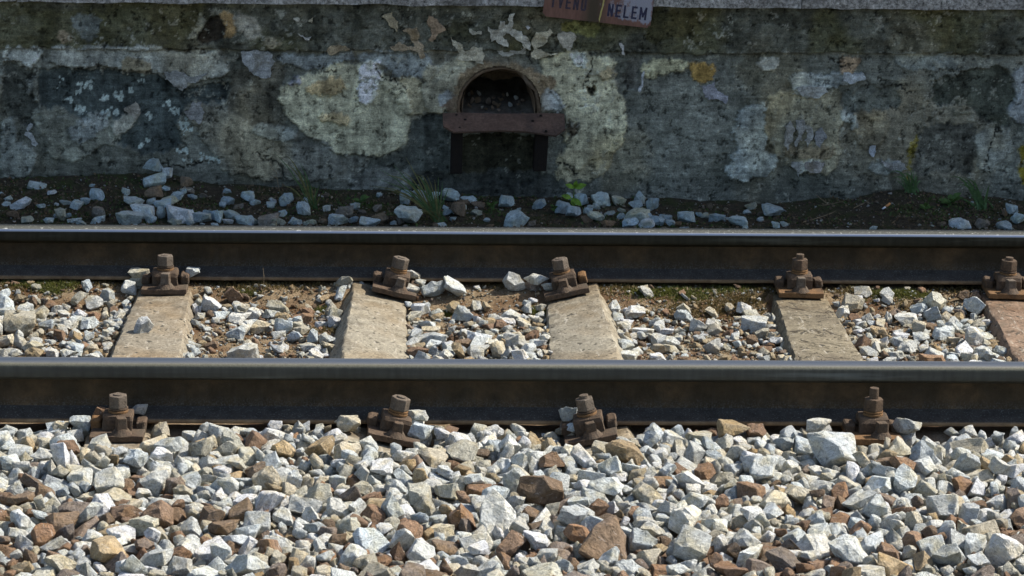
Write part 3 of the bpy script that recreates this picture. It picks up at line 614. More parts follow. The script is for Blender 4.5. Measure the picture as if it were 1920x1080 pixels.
def lettering(txt, x0, x1, y, h, mat):
    """bold condensed capitals of painted strokes, a hair above the enamel"""
    wd = [1.3 if ch == 'M' else 1.0 for ch in txt]; k = (x1-x0)/(sum(wd)+.42*(len(txt)-1)); x = x0; st = .0062; v = []; f = []
    for ch, w in zip(txt, wd):
        cw = w*k-st
        for n_, ((ax, ay), (bx, by)) in enumerate(GLYPH[ch]):
            a = Vector((x+st/2+ax*cw, y+st/2+ay*(h-st), 0)); b = Vector((x+st/2+bx*cw, y+st/2+by*(h-st), 0)); d = (b-a).normalized()*st/2; s_ = Vector((-d.y, d.x, 0)); i = len(v); z = Vector((0, 0, .0008+.0001*n_))
            v += [a-d-s_+z, b+d-s_+z, b+d+s_+z, a-d+s_+z]; f.append((i, i+1, i+2, i+3))
        x += (w+.42)*k
    return from_py('lettering', v, f, mat, sign)
# sign lettering: five letters at the right, the faded run at the left
def sign_xy(px, py):
    p = at(px, py, SY)-sBL; return p.dot(su), p.dot(sv)
x0, y0 = sign_xy(1138, 30); x1, _ = sign_xy(1211, 38); lettering('NELEM', x0, x1, y0, .0415, M_NAVY)
x0, y0 = sign_xy(1031, 13); x1, _ = sign_xy(1098, 22); lettering('TVENU', x0, x1, y0, .0415, M_NAVYF)
dr = [sign_xy(a, b) for a, b in [(1134, -14), (1132, 2), (1130, 12), (1127, 22), (1126, 27), (1124, 35), (1123.5, 42)]]
v = []; f = []
for i, (x, y) in enumerate(dr):
    w = [.0028, .0026, .0022, .0024, .0030, .0020, .0008][i]; v += [(x-w, y, .0006), (x-w*.4, y, .0026), (x+w*.4, y, .0026), (x+w, y, .0006)]
for i in range(len(dr)-1):
    for k in range(3): f.append((i*4+k, i*4+k+1, i*4+k+5, i*4+k+4))
from_py('paint_drip', v, f, mat_plain('yellow_paint', (.42, .36, .13), .5), sign, True)

# ------------------------------------------------------------------ rails
def rail(y, label, mhead):
    r = tag(empty('rail', (0, y, 0)), label, 'rail')
    hw, R = .0335, .013
    prof_h = [(-.0095, -.050), (-.024, -.0425), (-hw+.0015, -.0385), (-hw, -.036), (-hw-.0005, -.024), (-hw, -R-.0008)]
    for k in range(1, 8):
        a = math.pi/2*k/7; prof_h.append((-hw+R-R*math.cos(a), -R+R*math.sin(a)-.0008))
    prof_h += [(-.010, -.0002), (0, 0)]
    prof_h += [(-a, b) for a, b in reversed(prof_h[:-1])]
    prof_w = [(-.0145, -.122), (-.0105, -.112), (-.0075, -.098), (-.007, -.075), (-.0075, -.058), (-.0105, -.047)]
    prof_w += [(-a, b) for a, b in reversed(prof_w)]
    prof_f = [(-.060, -.149), (-.0618, -.1475), (-.0625, -.1455), (-.0625, -.1405), (-.0618, -.1386), (-.0595, -.1374), (-.032, -.1285), (-.0195, -.1232), (-.012, -.1165)]
    prof_f += [(-a, b) for a, b in reversed(prof_f)]
    for nm, pr, m, amp in (('head', prof_h, mhead, .00025), ('web', prof_w, M_WEB, .0004), ('foot', prof_f, M_FOOT, .0009)):
        n = 300; L = 6.0; k = len(pr); v = []; f = []
        for i in range(n+1):
            x = -L+2*L*i/n+.3
            for j, (a, b) in enumerate(pr):
                e = amp*fb(x*9, j*.7, 1.3, y+j*.1); v.append((x, a+(e if a < 0 else -e), b+e*.6))
        for i in range(n):
            for j in range(k): f.append((i*k+j, i*k+(j+1) % k, (i+1)*k+(j+1) % k, (i+1)*k+j))
        f.append(tuple(reversed(range(k)))); f.append(tuple(n*k+j for j in range(k)))
        o = from_py(nm, v, f, m, r)
        sm = [True]*(n*k)+[False]*2; o.data.polygons.foreach_set('use_smooth', sm)
        if nm != 'head': o.data.set_sharp_from_angle(angle=math.radians(40))
        else: o.data.set_sharp_from_angle(angle=math.radians(32))
    return r
rail(RAIL_Y[0], 'nearer steel rail in front with bare sleeper fastenings and ballast against its foot', M_HEADN)
rail(RAIL_Y[1], 'farther steel rail with speckled top running before the plaster wall', M_HEADF)

# ------------------------------------------------------------------ sleepers
def sleeper(s, mat, label, seed):
    xn, xf, tl, zt = s; o_ = Vector((xn+(xf-xn)*.5, .75, zt)); v = []; f = []; n = 170
    sec = [(-1.0, -1), (-.62, -.22), (-.555, -.085), (-.535, -.035), (-.505, -.006), (-.30, 0), (-.1, .002), (.1, .002), (.30, 0), (.505, -.006), (.535, -.035), (.555, -.085), (.62, -.22), (1.0, -1)]
    k = len(sec)
    for i in range(n+1):
        y = -.52+2.54*i/n; xc = xn+(xf-xn)*y/1.5
        g = math.exp(-((y-.72)/.38)**2); wd = .146+.030*g; drop = -.012*g
        for j, (a, b) in enumerate(sec):
            px = a*wd; pz = b*.16 if abs(a) < .99 else -.17
            w = .0018*fb(xc+px*3, y, 12, seed)+.0016*fb(px*8, y, 50, seed+2)
            if abs(a) > .45: w *= 1.5
            px += w*(1 if a > 0 else -1)*(1 if abs(a) > .4 else 0); pz += drop+w
            v.append((xc+px*math.cos(tl)+pz*math.sin(tl)-o_.x, y-o_.y, zt-px*math.sin(tl)+pz*math.cos(tl)-o_.z))
    for i in range(n):
        for j in range(k): f.append((i*k+j, i*k+(j+1) % k, (i+1)*k+(j+1) % k, (i+1)*k+j))
    f.append(tuple(reversed(range(k)))); f.append(tuple(n*k+j for j in range(k)))
    o = from_py('railway_sleeper', v, f, mat, None, True); o.location = o_
    o.data.set_sharp_from_angle(angle=math.radians(38))
    tag(o, label, 'sleeper', 'sleepers under the track')
sleeper(SLEEPERS[0], M_CONC[0], 'tan concrete sleeper with one white stone lying on it', 1)
sleeper(SLEEPERS[1], M_CONC[1], 'concrete sleeper leaning to the right with its left side in shadow', 2)
sleeper(SLEEPERS[2], M_CONC[1], 'concrete sleeper leaning to the left with its right side in sun', 3)
sleeper(SLEEPERS[3], M_CONC[2], 'weathered brown sleeper with a long crack across its top', 4)
sleeper(SLEEPERS[4], M_CONC[3], 'reddish brown sleeper cut off by the right edge of the picture', 5)

# ------------------------------------------------------------------ fastenings: plate, two ribs, clip, spring washer, nut, stud, coach screw
def prism(n, r, h, bev, z0, rot=0, r2=None):
    bm = bmesh.new(); bmesh.ops.create_cone(bm, cap_ends=True, segments=n, radius1=r, radius2=r2 or r, depth=h)
    bmesh.ops.rotate(bm, verts=bm.verts, cent=(0, 0, 0), matrix=Matrix.Rotation(rot, 3, 'Z')); bmesh.ops.translate(bm, verts=bm.verts, vec=(0, 0, z0+h/2))
    if bev: bmesh.ops.bevel(bm, geom=bm.edges[:], offset=bev, segments=2, affect='EDGES', profile=.6)
    return bm
def roughen(bm, amp, s, seed):
    for q in bm.verts: q.co += Vector((fb(q.co.y, q.co.z, s, seed), fb(q.co.x, q.co.z, s, seed+3), fb(q.co.x, q.co.y, s, seed+6)))*amp
    return bm
def bbox_bm(x0, x1, y0, y1, z0, z1, bev, seg=2):
    bm = bmesh.new(); bmesh.ops.create_cube(bm, size=1)
    for q in bm.verts: q.co = Vector(((x0+x1)/2+q.co.x*(x1-x0), (y0+y1)/2+q.co.y*(y1-y0), (z0+z1)/2+q.co.z*(z1-z0)))
    bmesh.ops.bevel(bm, geom=bm.edges[:], offset=bev, segments=seg, affect='EDGES', profile=.6); return bm
def fastening(loc, rot, label, seed, stud, worn, screw_x, nut_rot, screw_h):
    """local x runs along the rail, +y towards it, z = 0 is the top of the sleeper"""
    rg = random.Random(seed); t = tag(empty('rail_fastening', loc, rot), label, 'rail fastening', 'bolted rail fastenings')
    bm = bbox_bm(-.066, .066, -.084, .16, -.003, .0125, .002); bmesh.ops.subdivide_edges(bm, edges=[e for e in bm.edges if e.calc_length() > .05], cuts=5)
    from_bm('base_plate', roughen(bm, .0022, 40, seed), M_RUST if not worn else M_RUSTO, t)
    for sx in (-1, 1):
        bm = bbox_bm(sx*.0565-.013, sx*.0565+.013, -.018, .040, .010, .040, .008, 3); bmesh.ops.scale(bm, vec=(1, 1, rg.uniform(.75, 1.05)), verts=bm.verts); from_bm('rib', roughen(bm, .0032, 70, seed+sx), M_RUST if rg.random() < .7 else M_RUSTO, t)
    # clip: a bridge standing in front of the foot and gripping it, arched underneath
    bm = bmesh.new(); prof = [(-.040, .010), (-.041, .040), (-.037, .050), (-.028, .054), (.016, .055), (.030, .050), (.036, .040), (.036, .026), (.016, .026), (.010, .034), (-.012, .034), (-.019, .028), (-.021, .010)]
    wv = .037; A = [bm.verts.new((-wv, a, b)) for a, b in prof]; B = [bm.verts.new((wv, a, b)) for a, b in prof]
    bm.faces.new(A); bm.faces.new(list(reversed(B)))
    for i in range(len(prof)): bm.faces.new((A[i], B[i], B[(i+1) % len(prof)], A[(i+1) % len(prof)]))
    bmesh.ops.recalc_face_normals(bm, faces=bm.faces[:]); bmesh.ops.bevel(bm, geom=[e for e in bm.edges if abs(e.verts[0].co.x-e.verts[1].co.x) < .001], offset=.006, segments=2, affect='EDGES', profile=.6)
    from_bm('clip', roughen(bm, .0030, 55, seed+9), M_RUST, t)
    def put(nm, bm, m, x, y, par=None): bmesh.ops.translate(bm, verts=bm.verts, vec=(x, y, 0)); return from_bm(nm, bm, m, par or t)
    ny = -.006
    bm = prism(20, .0255, .006, .0015, .0535); put('washer', bm, M_RUSTO, 0, ny)
    bm = prism(20, .0245, .005, .0015, .0605); put('washer', bm, M_RUSTO if seed % 2 else M_RUST, .0005, ny+.001)
    bm = prism(6, .0245, .031, .0022, .0660, nut_rot); nut = put('nut', roughen(bm, .0014, 90, seed), M_WORN if not worn else M_RUST, 0, ny)
    bm = prism(16, .0118, stud, .002, .090); put('stud', bm, M_WORN if not worn else M_RUST, 0, ny, nut)
    # coach screw with a flared collar and a square head, in front of the clip
    bm = prism(18, .0275, .015, 0, .0115, 0, .0160); collar = put('screw_collar', roughen(bm, .0012, 60, seed+4), M_RUST, screw_x, -.060)
    bm = prism(4, .0190, screw_h+.004, .002, .020, math.pi/4+rg.uniform(-.3, .3), .0165); put('screw_head', roughen(bm, .001, 80, seed+5), M_WORN if rg.random() < .5 else M_RUST, screw_x, -.060, collar)
    return t
FAST = [  # sleeper, rail, extra stud length, rusty, screw x, nut turn, screw head height, label
 (0, 0, .010, 0, .012, .15, .030, 'rusty bolted fastening of the near rail, leftmost, beside a blue-white stone'),
 (1, 0, .011, 0, .004, .55, .024, 'leaning fastening of the near rail between white stones, tipped right with bare nut top'),
 (2, 0, .016, 0, .004, .05, .024, 'leaning fastening of the near rail, tipped left, third from the left'),
 (3, 0, .034, 1, .014, .10, .026, 'rust-brown fastening of the near rail with a long stud above its nut, rightmost'),
 (0, 1, .009, 0, .004, .25, .032, 'fastening of the far rail above the sleeper that carries a white stone'),
 (1, 1, .010, 0, .014, .45, .026, 'fastening of the far rail tipped right at the sleeper with a shadowed side'),
 (2, 1, .009, 0, -.004, .30, .022, 'fastening of the far rail tipped left at the left-leaning sleeper'),
 (3, 1, .022, 1, .000, .12, .030, 'fastening of the far rail on the cracked brown sleeper with a short stud'),
 (4, 1, .016, 1, .000, .12, .026, 'fastening of the far rail cut off by the right edge of the picture')]
for i, (s, r, st, worn, sx, nr, sh, lab) in enumerate(FAST):
    S = SLEEPERS[s]; x = FAST_X[s][r]; y = RAIL_Y[r]
    fastening((x, y-.098, -.1600 if abs(S[2]) < .1 else -.1615), (0, S[2], .03*math.sin(i*2.3)), lab, 40+i, st, worn, sx, nr, sh)

# ------------------------------------------------------------------ stones
NROCK = 36
def rock_bmesh(seed, detail=True):
    """angular crushed stone, longest extent 1, built by cutting a block with random planes"""
    rng = random.Random(9000 + seed)
    bm = bmesh.new(); bmesh.ops.create_cube(bm, size=2.0)
    sx, sy, sz = 1.0, rng.uniform(.52, .95), rng.uniform(.30, .66)
    for v in bm.verts: v.co.x *= sx; v.co.y *= sy; v.co.z *= sz
    for k in range(rng.randint(7, 13)):
        n = Vector((rng.gauss(0, 1), rng.gauss(0, 1), rng.gauss(0, 1))).normalized()
        sup = math.sqrt((n.x*sx)**2 + (n.y*sy)**2 + (n.z*sz)**2)
        d = sup*rng.uniform(.66, .97)
        g = bm.verts[:] + bm.edges[:] + bm.faces[:]
        r = bmesh.ops.bisect_plane(bm, geom=g, plane_co=n*d, plane_no=n, clear_outer=True)
        ed = [e for e in r['geom_cut'] if isinstance(e, bmesh.types.BMEdge)]
        if ed:
            bmesh.ops.contextual_create(bm, geom=ed)
    bmesh.ops.remove_doubles(bm, verts=bm.verts, dist=.03)
    if detail:
        bmesh.ops.bevel(bm, geom=bm.edges[:], offset=rng.uniform(.02, .06), segments=1, affect='EDGES', profile=.6)
        bmesh.ops.remove_doubles(bm, verts=bm.verts, dist=.012)
        bmesh.ops.triangulate(bm, faces=bm.faces[:])
        le = [e for e in bm.edges if e.calc_length() > .42]
        if le: bmesh.ops.subdivide_edges(bm, edges=le, cuts=1)
        bmesh.ops.triangulate(bm, faces=bm.faces[:])
        for v in bm.verts:
            q = v.co*2.1 + Vector((seed*7.3, 1.7, 0))
            v.co += v.co.normalized()*(noise.noise(q)*.13 + noise.noise(q*2.7)*.055)
    lo = [min(v.co[i] for v in bm.verts) for i in range(3)]; hi = [max(v.co[i] for v in bm.verts) for i in range(3)]
    c = Vector([(a+b)/2 for a, b in zip(lo, hi)]); s = 1.0/max(b-a for a, b in zip(lo, hi))
    for v in bm.verts: v.co = (v.co-c)*s
    bmesh.ops.recalc_face_normals(bm, faces=bm.faces[:])
    return bm
# settled ballast stones: x, distance from the near rail and height over -0.25 m in mm, three turns in steps of 4 degrees, 7 x shape + kind of rock, length in mm
FRONT_STONES = [
1057,343,126,-32,6,11,22,106,463,1005,100,-34,10,3,145,139,327,674,123,2,0,44,54,111,218,855,108,-9,-40,-12,217,106,648,1041,108,8,4,-3,139,78,1337,1071,112,-18,8,-5,133,78,993,1090,115,10,15,-9,77,78,1259,742,100,9,1,44,133,78,-645,1074,113,3,3,-11,227,81,-61,978,100,-9,1,-28,162,89,541,398,128,-21,-3,-11,80,78,647,837,109,-30,-4,-24,126,106,-677,595,111,-6,-3,25,133,71,-330,1166,101,-9,1,-15,35,89,848,1109,98,41,8,-12,20,78,863,503,123,0,10,-26,133,65,
930,1010,93,-39,-1,5,231,81,1211,1105,111,-14,0,-10,35,71,-551,817,96,34,10,9,25,78,1193,576,118,-6,-44,-15,217,69,150,351,116,4,-8,17,30,76,540,967,93,-5,-1,34,189,67,487,647,127,6,0,37,91,76,-301,727,107,-1,-16,5,21,66,-568,583,112,-40,-8,6,84,69,52,1051,92,-10,-5,-42,119,78,394,862,122,28,7,20,36,78,246,1008,93,-15,-7,12,242,78,-311,554,105,-27,15,-7,135,67,-219,746,103,7,-4,-44,0,78,-322,849,90,7,-1,-1,133,65,581,680,103,6,-34,-1,219,78,
-533,1106,101,43,-3,-6,14,71,-759,854,96,-5,-1,-41,236,76,-796,931,96,3,-39,-19,158,78,86,394,112,-6,-4,-37,237,76,821,162,124,-3,1,-37,122,78,1079,1148,93,23,7,10,150,89,-476,1171,104,-3,-34,-23,133,55,1092,779,111,22,34,-2,84,67,1281,1040,110,-22,-6,18,182,78,50,675,108,0,-2,24,198,78,317,1205,90,0,41,5,96,78,-190,318,108,5,-5,-12,115,78,1401,282,107,-35,-5,-2,177,89,-572,913,113,21,-4,-5,2,63,1367,448,119,12,11,35,225,71,1183,1053,113,5,-5,-24,21,65,
825,628,99,9,17,-22,25,63,-735,1136,93,-16,12,-5,37,70,-101,1130,106,-19,-14,-1,133,60,-625,808,101,-4,8,-43,39,78,1067,708,108,-40,-5,-18,231,78,-399,903,103,40,3,11,145,74,140,815,98,28,10,11,186,78,408,929,97,27,9,8,53,71,4,984,101,-30,35,0,228,62,-628,449,126,4,7,22,148,82,-803,464,128,16,-16,26,14,78,-482,328,112,8,41,-5,79,63,-19,791,115,-17,9,-11,0,63,1260,415,127,-10,-11,39,190,70,-182,664,103,-14,-44,3,135,61,-135,773,102,12,7,6,224,63,
-415,1060,95,-4,3,-36,0,78,1053,1034,106,27,1,-29,57,78,-570,1179,104,9,-11,-40,203,62,1316,951,103,1,-34,-16,226,78,-363,778,95,6,3,-20,138,66,-406,582,100,22,-35,-4,217,63,501,526,131,8,6,-43,133,56,309,986,101,-4,0,-16,28,65,779,983,106,8,-2,16,92,63,-43,505,125,-1,40,21,161,60,173,976,91,12,-3,1,210,75,-618,948,100,14,3,11,56,65,1311,779,95,-20,1,21,120,73,877,697,100,-33,-6,12,191,76,-753,540,111,-1,-6,22,161,62,-426,811,102,-13,44,-2,40,68,
941,649,107,-6,7,-2,121,78,715,322,100,16,2,-20,133,59,437,424,125,10,-3,26,126,68,-54,802,90,26,11,-9,53,78,622,215,120,-9,3,26,225,63,115,635,105,1,-5,-20,212,78,1135,581,103,9,38,18,91,70,1254,483,121,-10,7,18,35,76,-42,1243,109,7,-4,-10,4,78,772,1074,98,-19,2,18,14,78,361,444,122,-34,3,4,186,59,-391,1100,107,2,-25,20,91,50,1003,254,94,-3,6,1,134,78,-286,319,107,-3,-34,24,122,68,-561,331,126,-4,1,34,245,60,-465,883,86,19,-35,-4,203,64,
105,990,79,-3,-1,-21,33,70,273,604,112,-28,13,-4,49,78,-681,759,106,-1,4,-17,14,72,59,734,94,-31,1,-18,79,55,-113,905,110,7,-3,-35,23,48,-855,872,116,-19,2,-14,12,71,-124,369,120,42,5,-18,219,78,729,463,102,-4,-3,17,200,57,-125,126,118,-11,-7,0,205,58,681,557,109,-43,7,3,91,66,-872,694,103,6,-6,-27,166,64,-265,800,102,-1,3,-24,91,51,-704,816,112,-41,-12,-6,224,54,683,723,115,3,-40,5,77,54,28,1263,110,-4,-41,1,27,64,1222,310,119,35,0,-24,65,78,
-461,1032,109,-12,7,-29,196,60,-572,395,112,-19,4,10,182,68,550,1072,88,-21,7,32,89,63,-354,247,99,-21,7,9,81,77,1239,597,95,19,29,-10,135,56,1249,995,85,-30,31,-6,133,78,-745,766,96,13,-40,2,195,76,1339,556,92,-5,-17,35,46,66,1384,493,94,44,-3,3,121,75,-707,851,77,10,2,-18,230,78,-767,976,82,34,-3,5,176,74,-370,339,90,15,-32,-12,219,74,1153,1115,95,8,-10,22,185,53,180,1029,97,3,-1,11,210,55,1026,1183,91,1,-2,-10,210,75,1156,976,88,-15,-1,-29,137,78,
-345,908,89,0,39,-15,56,78,1431,486,128,16,-39,9,21,41,-291,1043,96,-37,9,-16,116,78,1397,654,84,-5,38,-16,63,77,1087,461,94,-4,-10,17,126,67,1266,1167,121,-41,-4,5,77,43,811,809,109,2,2,10,14,60,-423,316,109,33,29,1,226,50,1035,622,98,-17,5,-31,53,62,-412,286,112,17,-2,37,114,66,856,781,106,5,6,-31,231,56,881,141,111,-9,8,11,39,63,466,1076,90,-29,-8,11,203,55,-74,1166,111,20,-3,-42,86,59,781,1155,98,-14,-39,-2,62,55,96,864,82,-44,-2,-16,198,65,
-111,677,109,20,34,5,27,46,-417,1206,87,4,-43,-9,224,78,1180,839,107,20,8,-18,114,54,1204,487,125,-22,7,-15,39,65,769,496,89,-13,2,-45,205,59,907,1059,86,10,-41,5,161,54,569,912,105,-7,-37,-1,35,53,1367,575,99,-15,36,12,182,53,449,771,104,6,11,-41,151,67,451,542,92,-17,-44,-4,224,74,145,1165,90,28,5,9,14,53,498,1114,78,6,6,-9,196,66,-525,597,105,2,-29,28,153,68,-928,413,96,-25,4,26,21,66,611,1131,81,13,1,-39,147,56,712,998,96,1,32,-9,196,58,
-660,655,89,-5,-41,8,198,78,-317,200,109,1,-40,7,81,60,1085,1064,107,-35,1,26,214,64,-748,903,85,5,30,-7,244,73,1128,855,90,-31,-30,2,140,63,949,237,109,-41,5,5,21,44,-918,302,89,0,-1,-25,25,61,-1,1054,89,13,-14,34,200,56,-730,347,117,-43,-16,-4,35,78,-501,516,83,-2,41,-12,91,77,-264,1192,98,-21,-2,-32,90,58,681,199,101,-41,5,0,70,78,-836,991,90,25,-6,31,32,48,444,706,112,-25,6,6,21,50,195,1136,87,-3,-8,2,14,64,272,906,108,-37,-2,21,77,53,
951,907,85,18,-9,14,210,78,-850,367,105,-6,-40,16,63,68,-331,1019,91,-28,-1,-20,91,62,290,439,116,0,-32,9,203,56,898,913,84,-30,-1,15,53,78,-7,604,107,20,7,-1,49,55,18,906,103,-40,-4,19,151,74,327,1067,91,-1,-2,-4,133,48,-250,550,101,-14,-17,-7,154,58,181,613,99,-41,3,-3,25,59,-616,1109,74,-11,35,-3,153,78,818,328,106,-3,-16,0,21,55,-200,800,97,-32,11,-16,196,51,-307,420,106,-9,-36,-18,161,50,267,311,120,9,-10,-30,210,68,-854,97,98,10,-2,-1,211,53,
411,1137,89,38,-1,19,67,63,-603,288,103,1,0,-18,135,67,17,530,99,3,-34,-4,105,78,1465,473,113,7,5,-36,224,56,177,591,123,3,-45,17,217,43,-817,1166,92,9,5,42,213,53,1442,792,94,1,-6,36,235,78,744,1024,88,-9,-34,23,215,55,1437,682,101,-37,3,-21,41,61,449,881,97,-6,2,-11,77,78,-867,560,98,18,6,-8,20,50,1299,311,114,-44,10,7,196,78,8,419,127,1,-42,8,119,48,-94,766,107,-18,-2,14,154,57,617,773,111,-29,0,-12,56,46,252,426,99,-16,35,4,112,70,
-551,959,102,-5,33,5,133,40,946,410,91,1,-32,32,217,59,1012,795,87,-31,4,-1,228,50,-563,1017,101,-30,0,7,55,46,800,232,99,9,36,-4,77,54,-680,1160,85,-14,-36,-12,175,55,223,679,112,14,1,1,203,69,802,417,91,31,9,20,113,61,722,1135,84,0,0,-9,32,61,-797,732,92,-9,-43,-13,65,67,1158,502,110,-29,1,-7,35,57,-508,774,86,-7,33,22,26,50,774,813,91,4,38,1,2,51,-345,459,93,27,5,29,75,89,1116,428,121,33,4,-18,9,59,1297,554,81,-4,34,20,21,61,
942,825,87,-17,38,-1,70,74,414,754,116,-42,-1,-24,91,51,690,270,83,23,-13,25,91,70,575,1110,69,-24,0,-38,200,56,1048,874,96,8,-4,-5,193,55,-359,969,97,-3,8,9,224,51,-462,416,98,-8,-7,-14,112,50,1125,1070,105,-30,29,-6,55,42,149,221,105,-11,-40,4,119,59,-139,983,102,10,1,-3,82,43,-448,171,108,-33,10,5,203,61,494,311,106,3,-5,16,23,63,740,221,111,45,-1,-6,93,70,-268,1109,104,2,-9,14,93,39,-482,1084,95,3,38,7,137,55,-507,629,106,-9,-3,-2,93,45,
-852,921,94,-13,-6,-40,168,48,-193,890,97,37,11,5,218,49,-266,981,86,11,45,3,238,78,636,474,109,30,6,19,42,66,-388,424,110,2,-7,41,163,47,715,863,98,6,44,-2,91,63,-768,1181,79,-3,-2,20,198,64,265,700,91,-15,-18,-9,42,64,51,547,112,11,28,-17,206,56,735,1186,95,10,-10,-27,228,52,-896,615,99,-16,17,6,21,38,-85,535,118,-10,-2,-23,182,51,1261,1219,97,37,-3,11,174,78,353,1119,86,-36,-1,-10,238,57,-682,963,95,17,44,1,182,56,748,682,89,-29,-12,2,193,52,
112,513,115,-4,-44,8,217,39,-807,350,124,-35,-4,2,151,65,-83,623,111,-3,41,13,142,43,-830,634,92,-16,7,8,26,47,-199,436,114,-36,8,2,191,42,-822,269,105,12,40,6,133,70,890,1146,96,41,4,14,249,41,256,348,114,18,-9,-27,91,46,685,393,88,-3,-39,-5,224,57,1452,349,103,0,2,-32,189,73,48,828,101,-10,0,27,127,50,-148,560,104,28,-1,38,60,49,-131,513,114,-36,2,-5,235,42,118,1080,77,23,40,2,43,70,407,437,111,-3,-8,32,133,38,-394,1145,80,21,12,2,224,55,
-162,1211,98,0,43,6,135,52,333,889,102,-10,43,13,0,55,854,421,111,26,-2,-34,133,51,-812,1064,83,-25,9,8,194,45,90,809,90,-3,44,-20,196,52,223,1086,84,-13,-33,-16,18,45,-222,1106,92,15,-15,12,16,56,-804,544,87,4,-4,41,183,68,-161,1128,109,9,43,6,161,42,1190,965,120,-36,-4,-24,138,38,1431,81,87,-35,-12,-5,35,44,-198,1142,97,-14,4,22,133,47,1127,921,73,10,-9,40,63,72,295,814,104,6,1,18,117,47,700,1070,87,-38,8,-20,186,46,1537,144,89,-44,-10,-11,196,62,
-974,212,91,20,-5,18,21,68,102,134,96,-23,-6,37,189,41,994,703,102,3,4,-30,55,54,152,860,91,-25,16,-18,202,48,-359,674,93,5,-1,-2,245,54,556,865,109,44,3,-4,42,52,-800,522,115,11,-36,4,79,38,563,518,113,3,-2,-7,79,43,1165,306,107,37,-6,-17,39,73,962,184,105,2,-38,-14,218,59,1060,552,96,12,2,-13,184,63,-878,1014,77,-1,5,-34,165,76,-262,576,90,-3,-33,12,86,56,755,284,114,-8,34,24,225,41,558,817,101,23,-6,14,22,50,-209,999,91,-15,-44,2,112,44,
320,442,106,-16,-12,15,190,47,997,540,82,-6,8,-42,56,74,1244,906,107,-11,44,-6,21,37,975,1253,111,-27,15,-25,24,45,6,754,86,1,43,5,0,78,1089,815,91,-20,1,18,217,43,-912,485,79,-32,-10,-22,35,71,1363,396,116,-11,6,3,203,70,-658,500,107,39,-1,20,239,66,-866,243,103,6,43,-17,156,66,-897,459,108,13,42,-4,168,51,-756,602,97,-40,15,7,211,45,-216,1218,105,-2,38,20,135,37,929,1109,77,24,-1,-34,200,63,-599,616,94,-42,0,11,147,46,1030,679,88,23,13,29,82,55,
-34,897,99,-1,-2,-41,28,39,-119,1270,106,1,-6,25,42,78,188,721,107,-39,5,-16,91,47,-73,331,126,31,-4,-25,196,58,-724,445,124,21,-34,-4,128,50,-422,467,100,25,-2,-7,0,42,-176,1009,86,-2,-34,3,96,46,-713,395,125,-24,2,-10,191,42,1483,563,96,45,7,-14,22,67,-70,394,121,12,-4,-16,84,63,690,605,103,-1,-40,-23,35,50,194,105,96,29,-15,-9,23,40,-806,123,85,2,-5,-20,21,46,399,1010,82,-34,5,-16,177,48,-287,478,87,-4,42,-13,0,78,327,398,113,-8,2,9,0,65,
347,762,99,4,13,-30,121,51,221,933,100,11,10,26,98,47,634,337,111,0,38,12,182,44,366,1043,74,-24,5,7,34,52,833,914,87,36,-1,21,56,49,808,862,91,11,39,-11,162,48,147,686,105,24,5,-14,11,44,57,1159,87,4,-13,-12,21,61,314,820,74,34,-3,17,95,78,954,703,97,-39,1,-20,112,53,590,598,116,9,3,-20,147,52,98,1181,99,24,11,-15,144,44,1332,511,104,13,-41,-12,175,67,-158,928,102,21,9,-3,195,45,1494,282,114,18,-15,9,35,41,-361,591,79,40,-6,-4,168,78,
-66,657,94,2,-5,-4,158,58,-826,735,110,28,3,-20,23,30,-174,425,73,39,-17,6,119,67,825,840,99,30,-7,-8,30,43,620,537,93,-41,-1,21,194,78,-203,103,92,-6,37,24,126,57,874,1028,95,34,-10,-15,146,54,953,1195,101,33,1,32,60,49,-311,75,98,-32,3,-2,196,41,376,880,71,-2,9,4,112,78,-40,1086,87,42,-1,19,109,65,-115,1016,75,0,-5,-33,224,77,1343,1171,83,8,8,-10,9,66,1350,773,90,28,6,-27,49,56,777,588,107,10,1,-40,163,50,-525,967,72,1,9,17,154,78,
-227,914,94,-15,-8,-18,126,45,-703,484,129,5,-2,-15,121,39,87,524,83,21,-36,8,78,74,305,225,94,-16,12,17,49,54,-711,1190,85,30,0,-24,118,59,-866,480,95,-21,-18,28,21,41,628,1097,78,15,-4,-13,91,48,147,471,110,4,7,-7,80,39,-591,445,100,-18,31,-10,147,53,1495,144,93,-3,-32,20,14,41,359,999,85,24,13,16,195,68,-929,121,83,-20,1,-28,182,55,-664,853,107,-5,0,13,82,40,610,804,87,1,-45,19,22,50,-424,637,88,20,18,28,84,51,1208,693,103,-17,-10,27,139,28,
763,328,99,-41,6,-15,64,53,-530,314,89,26,-9,24,63,67,367,254,96,-21,14,-19,136,53,178,1074,80,-11,5,41,84,41,548,486,117,2,4,19,28,48,-657,1122,82,-11,-3,-31,138,33,1168,745,79,-2,5,19,25,68,724,898,99,10,-34,12,212,47,-781,614,94,5,3,-28,36,43,383,577,109,13,-11,14,0,46,438,608,109,4,3,12,231,69,-108,543,90,-20,-4,27,39,53,-520,139,91,0,3,19,133,37,-909,264,106,2,18,-2,115,42,-810,582,89,-7,-6,36,210,55,-453,596,90,18,-2,-6,1,47,
1181,403,122,-26,-16,-7,122,45,-229,428,99,9,-15,-17,0,43,-450,484,83,8,-1,41,42,49,785,610,76,10,-31,-9,22,64,-412,379,93,-40,-1,-19,91,63,-471,782,96,-13,-5,-7,93,41,990,880,92,-5,-36,-13,189,49,730,554,89,-44,-3,15,63,52,1008,429,93,43,9,-12,140,46,1407,583,98,23,7,-23,0,37,-677,373,121,-37,-7,7,148,41,-474,166,84,-16,-39,-1,172,76,-223,538,87,15,27,15,23,49,-603,1007,84,-44,-3,-19,161,52,-318,281,91,-24,-1,-37,245,77,911,1161,77,35,2,4,189,63,
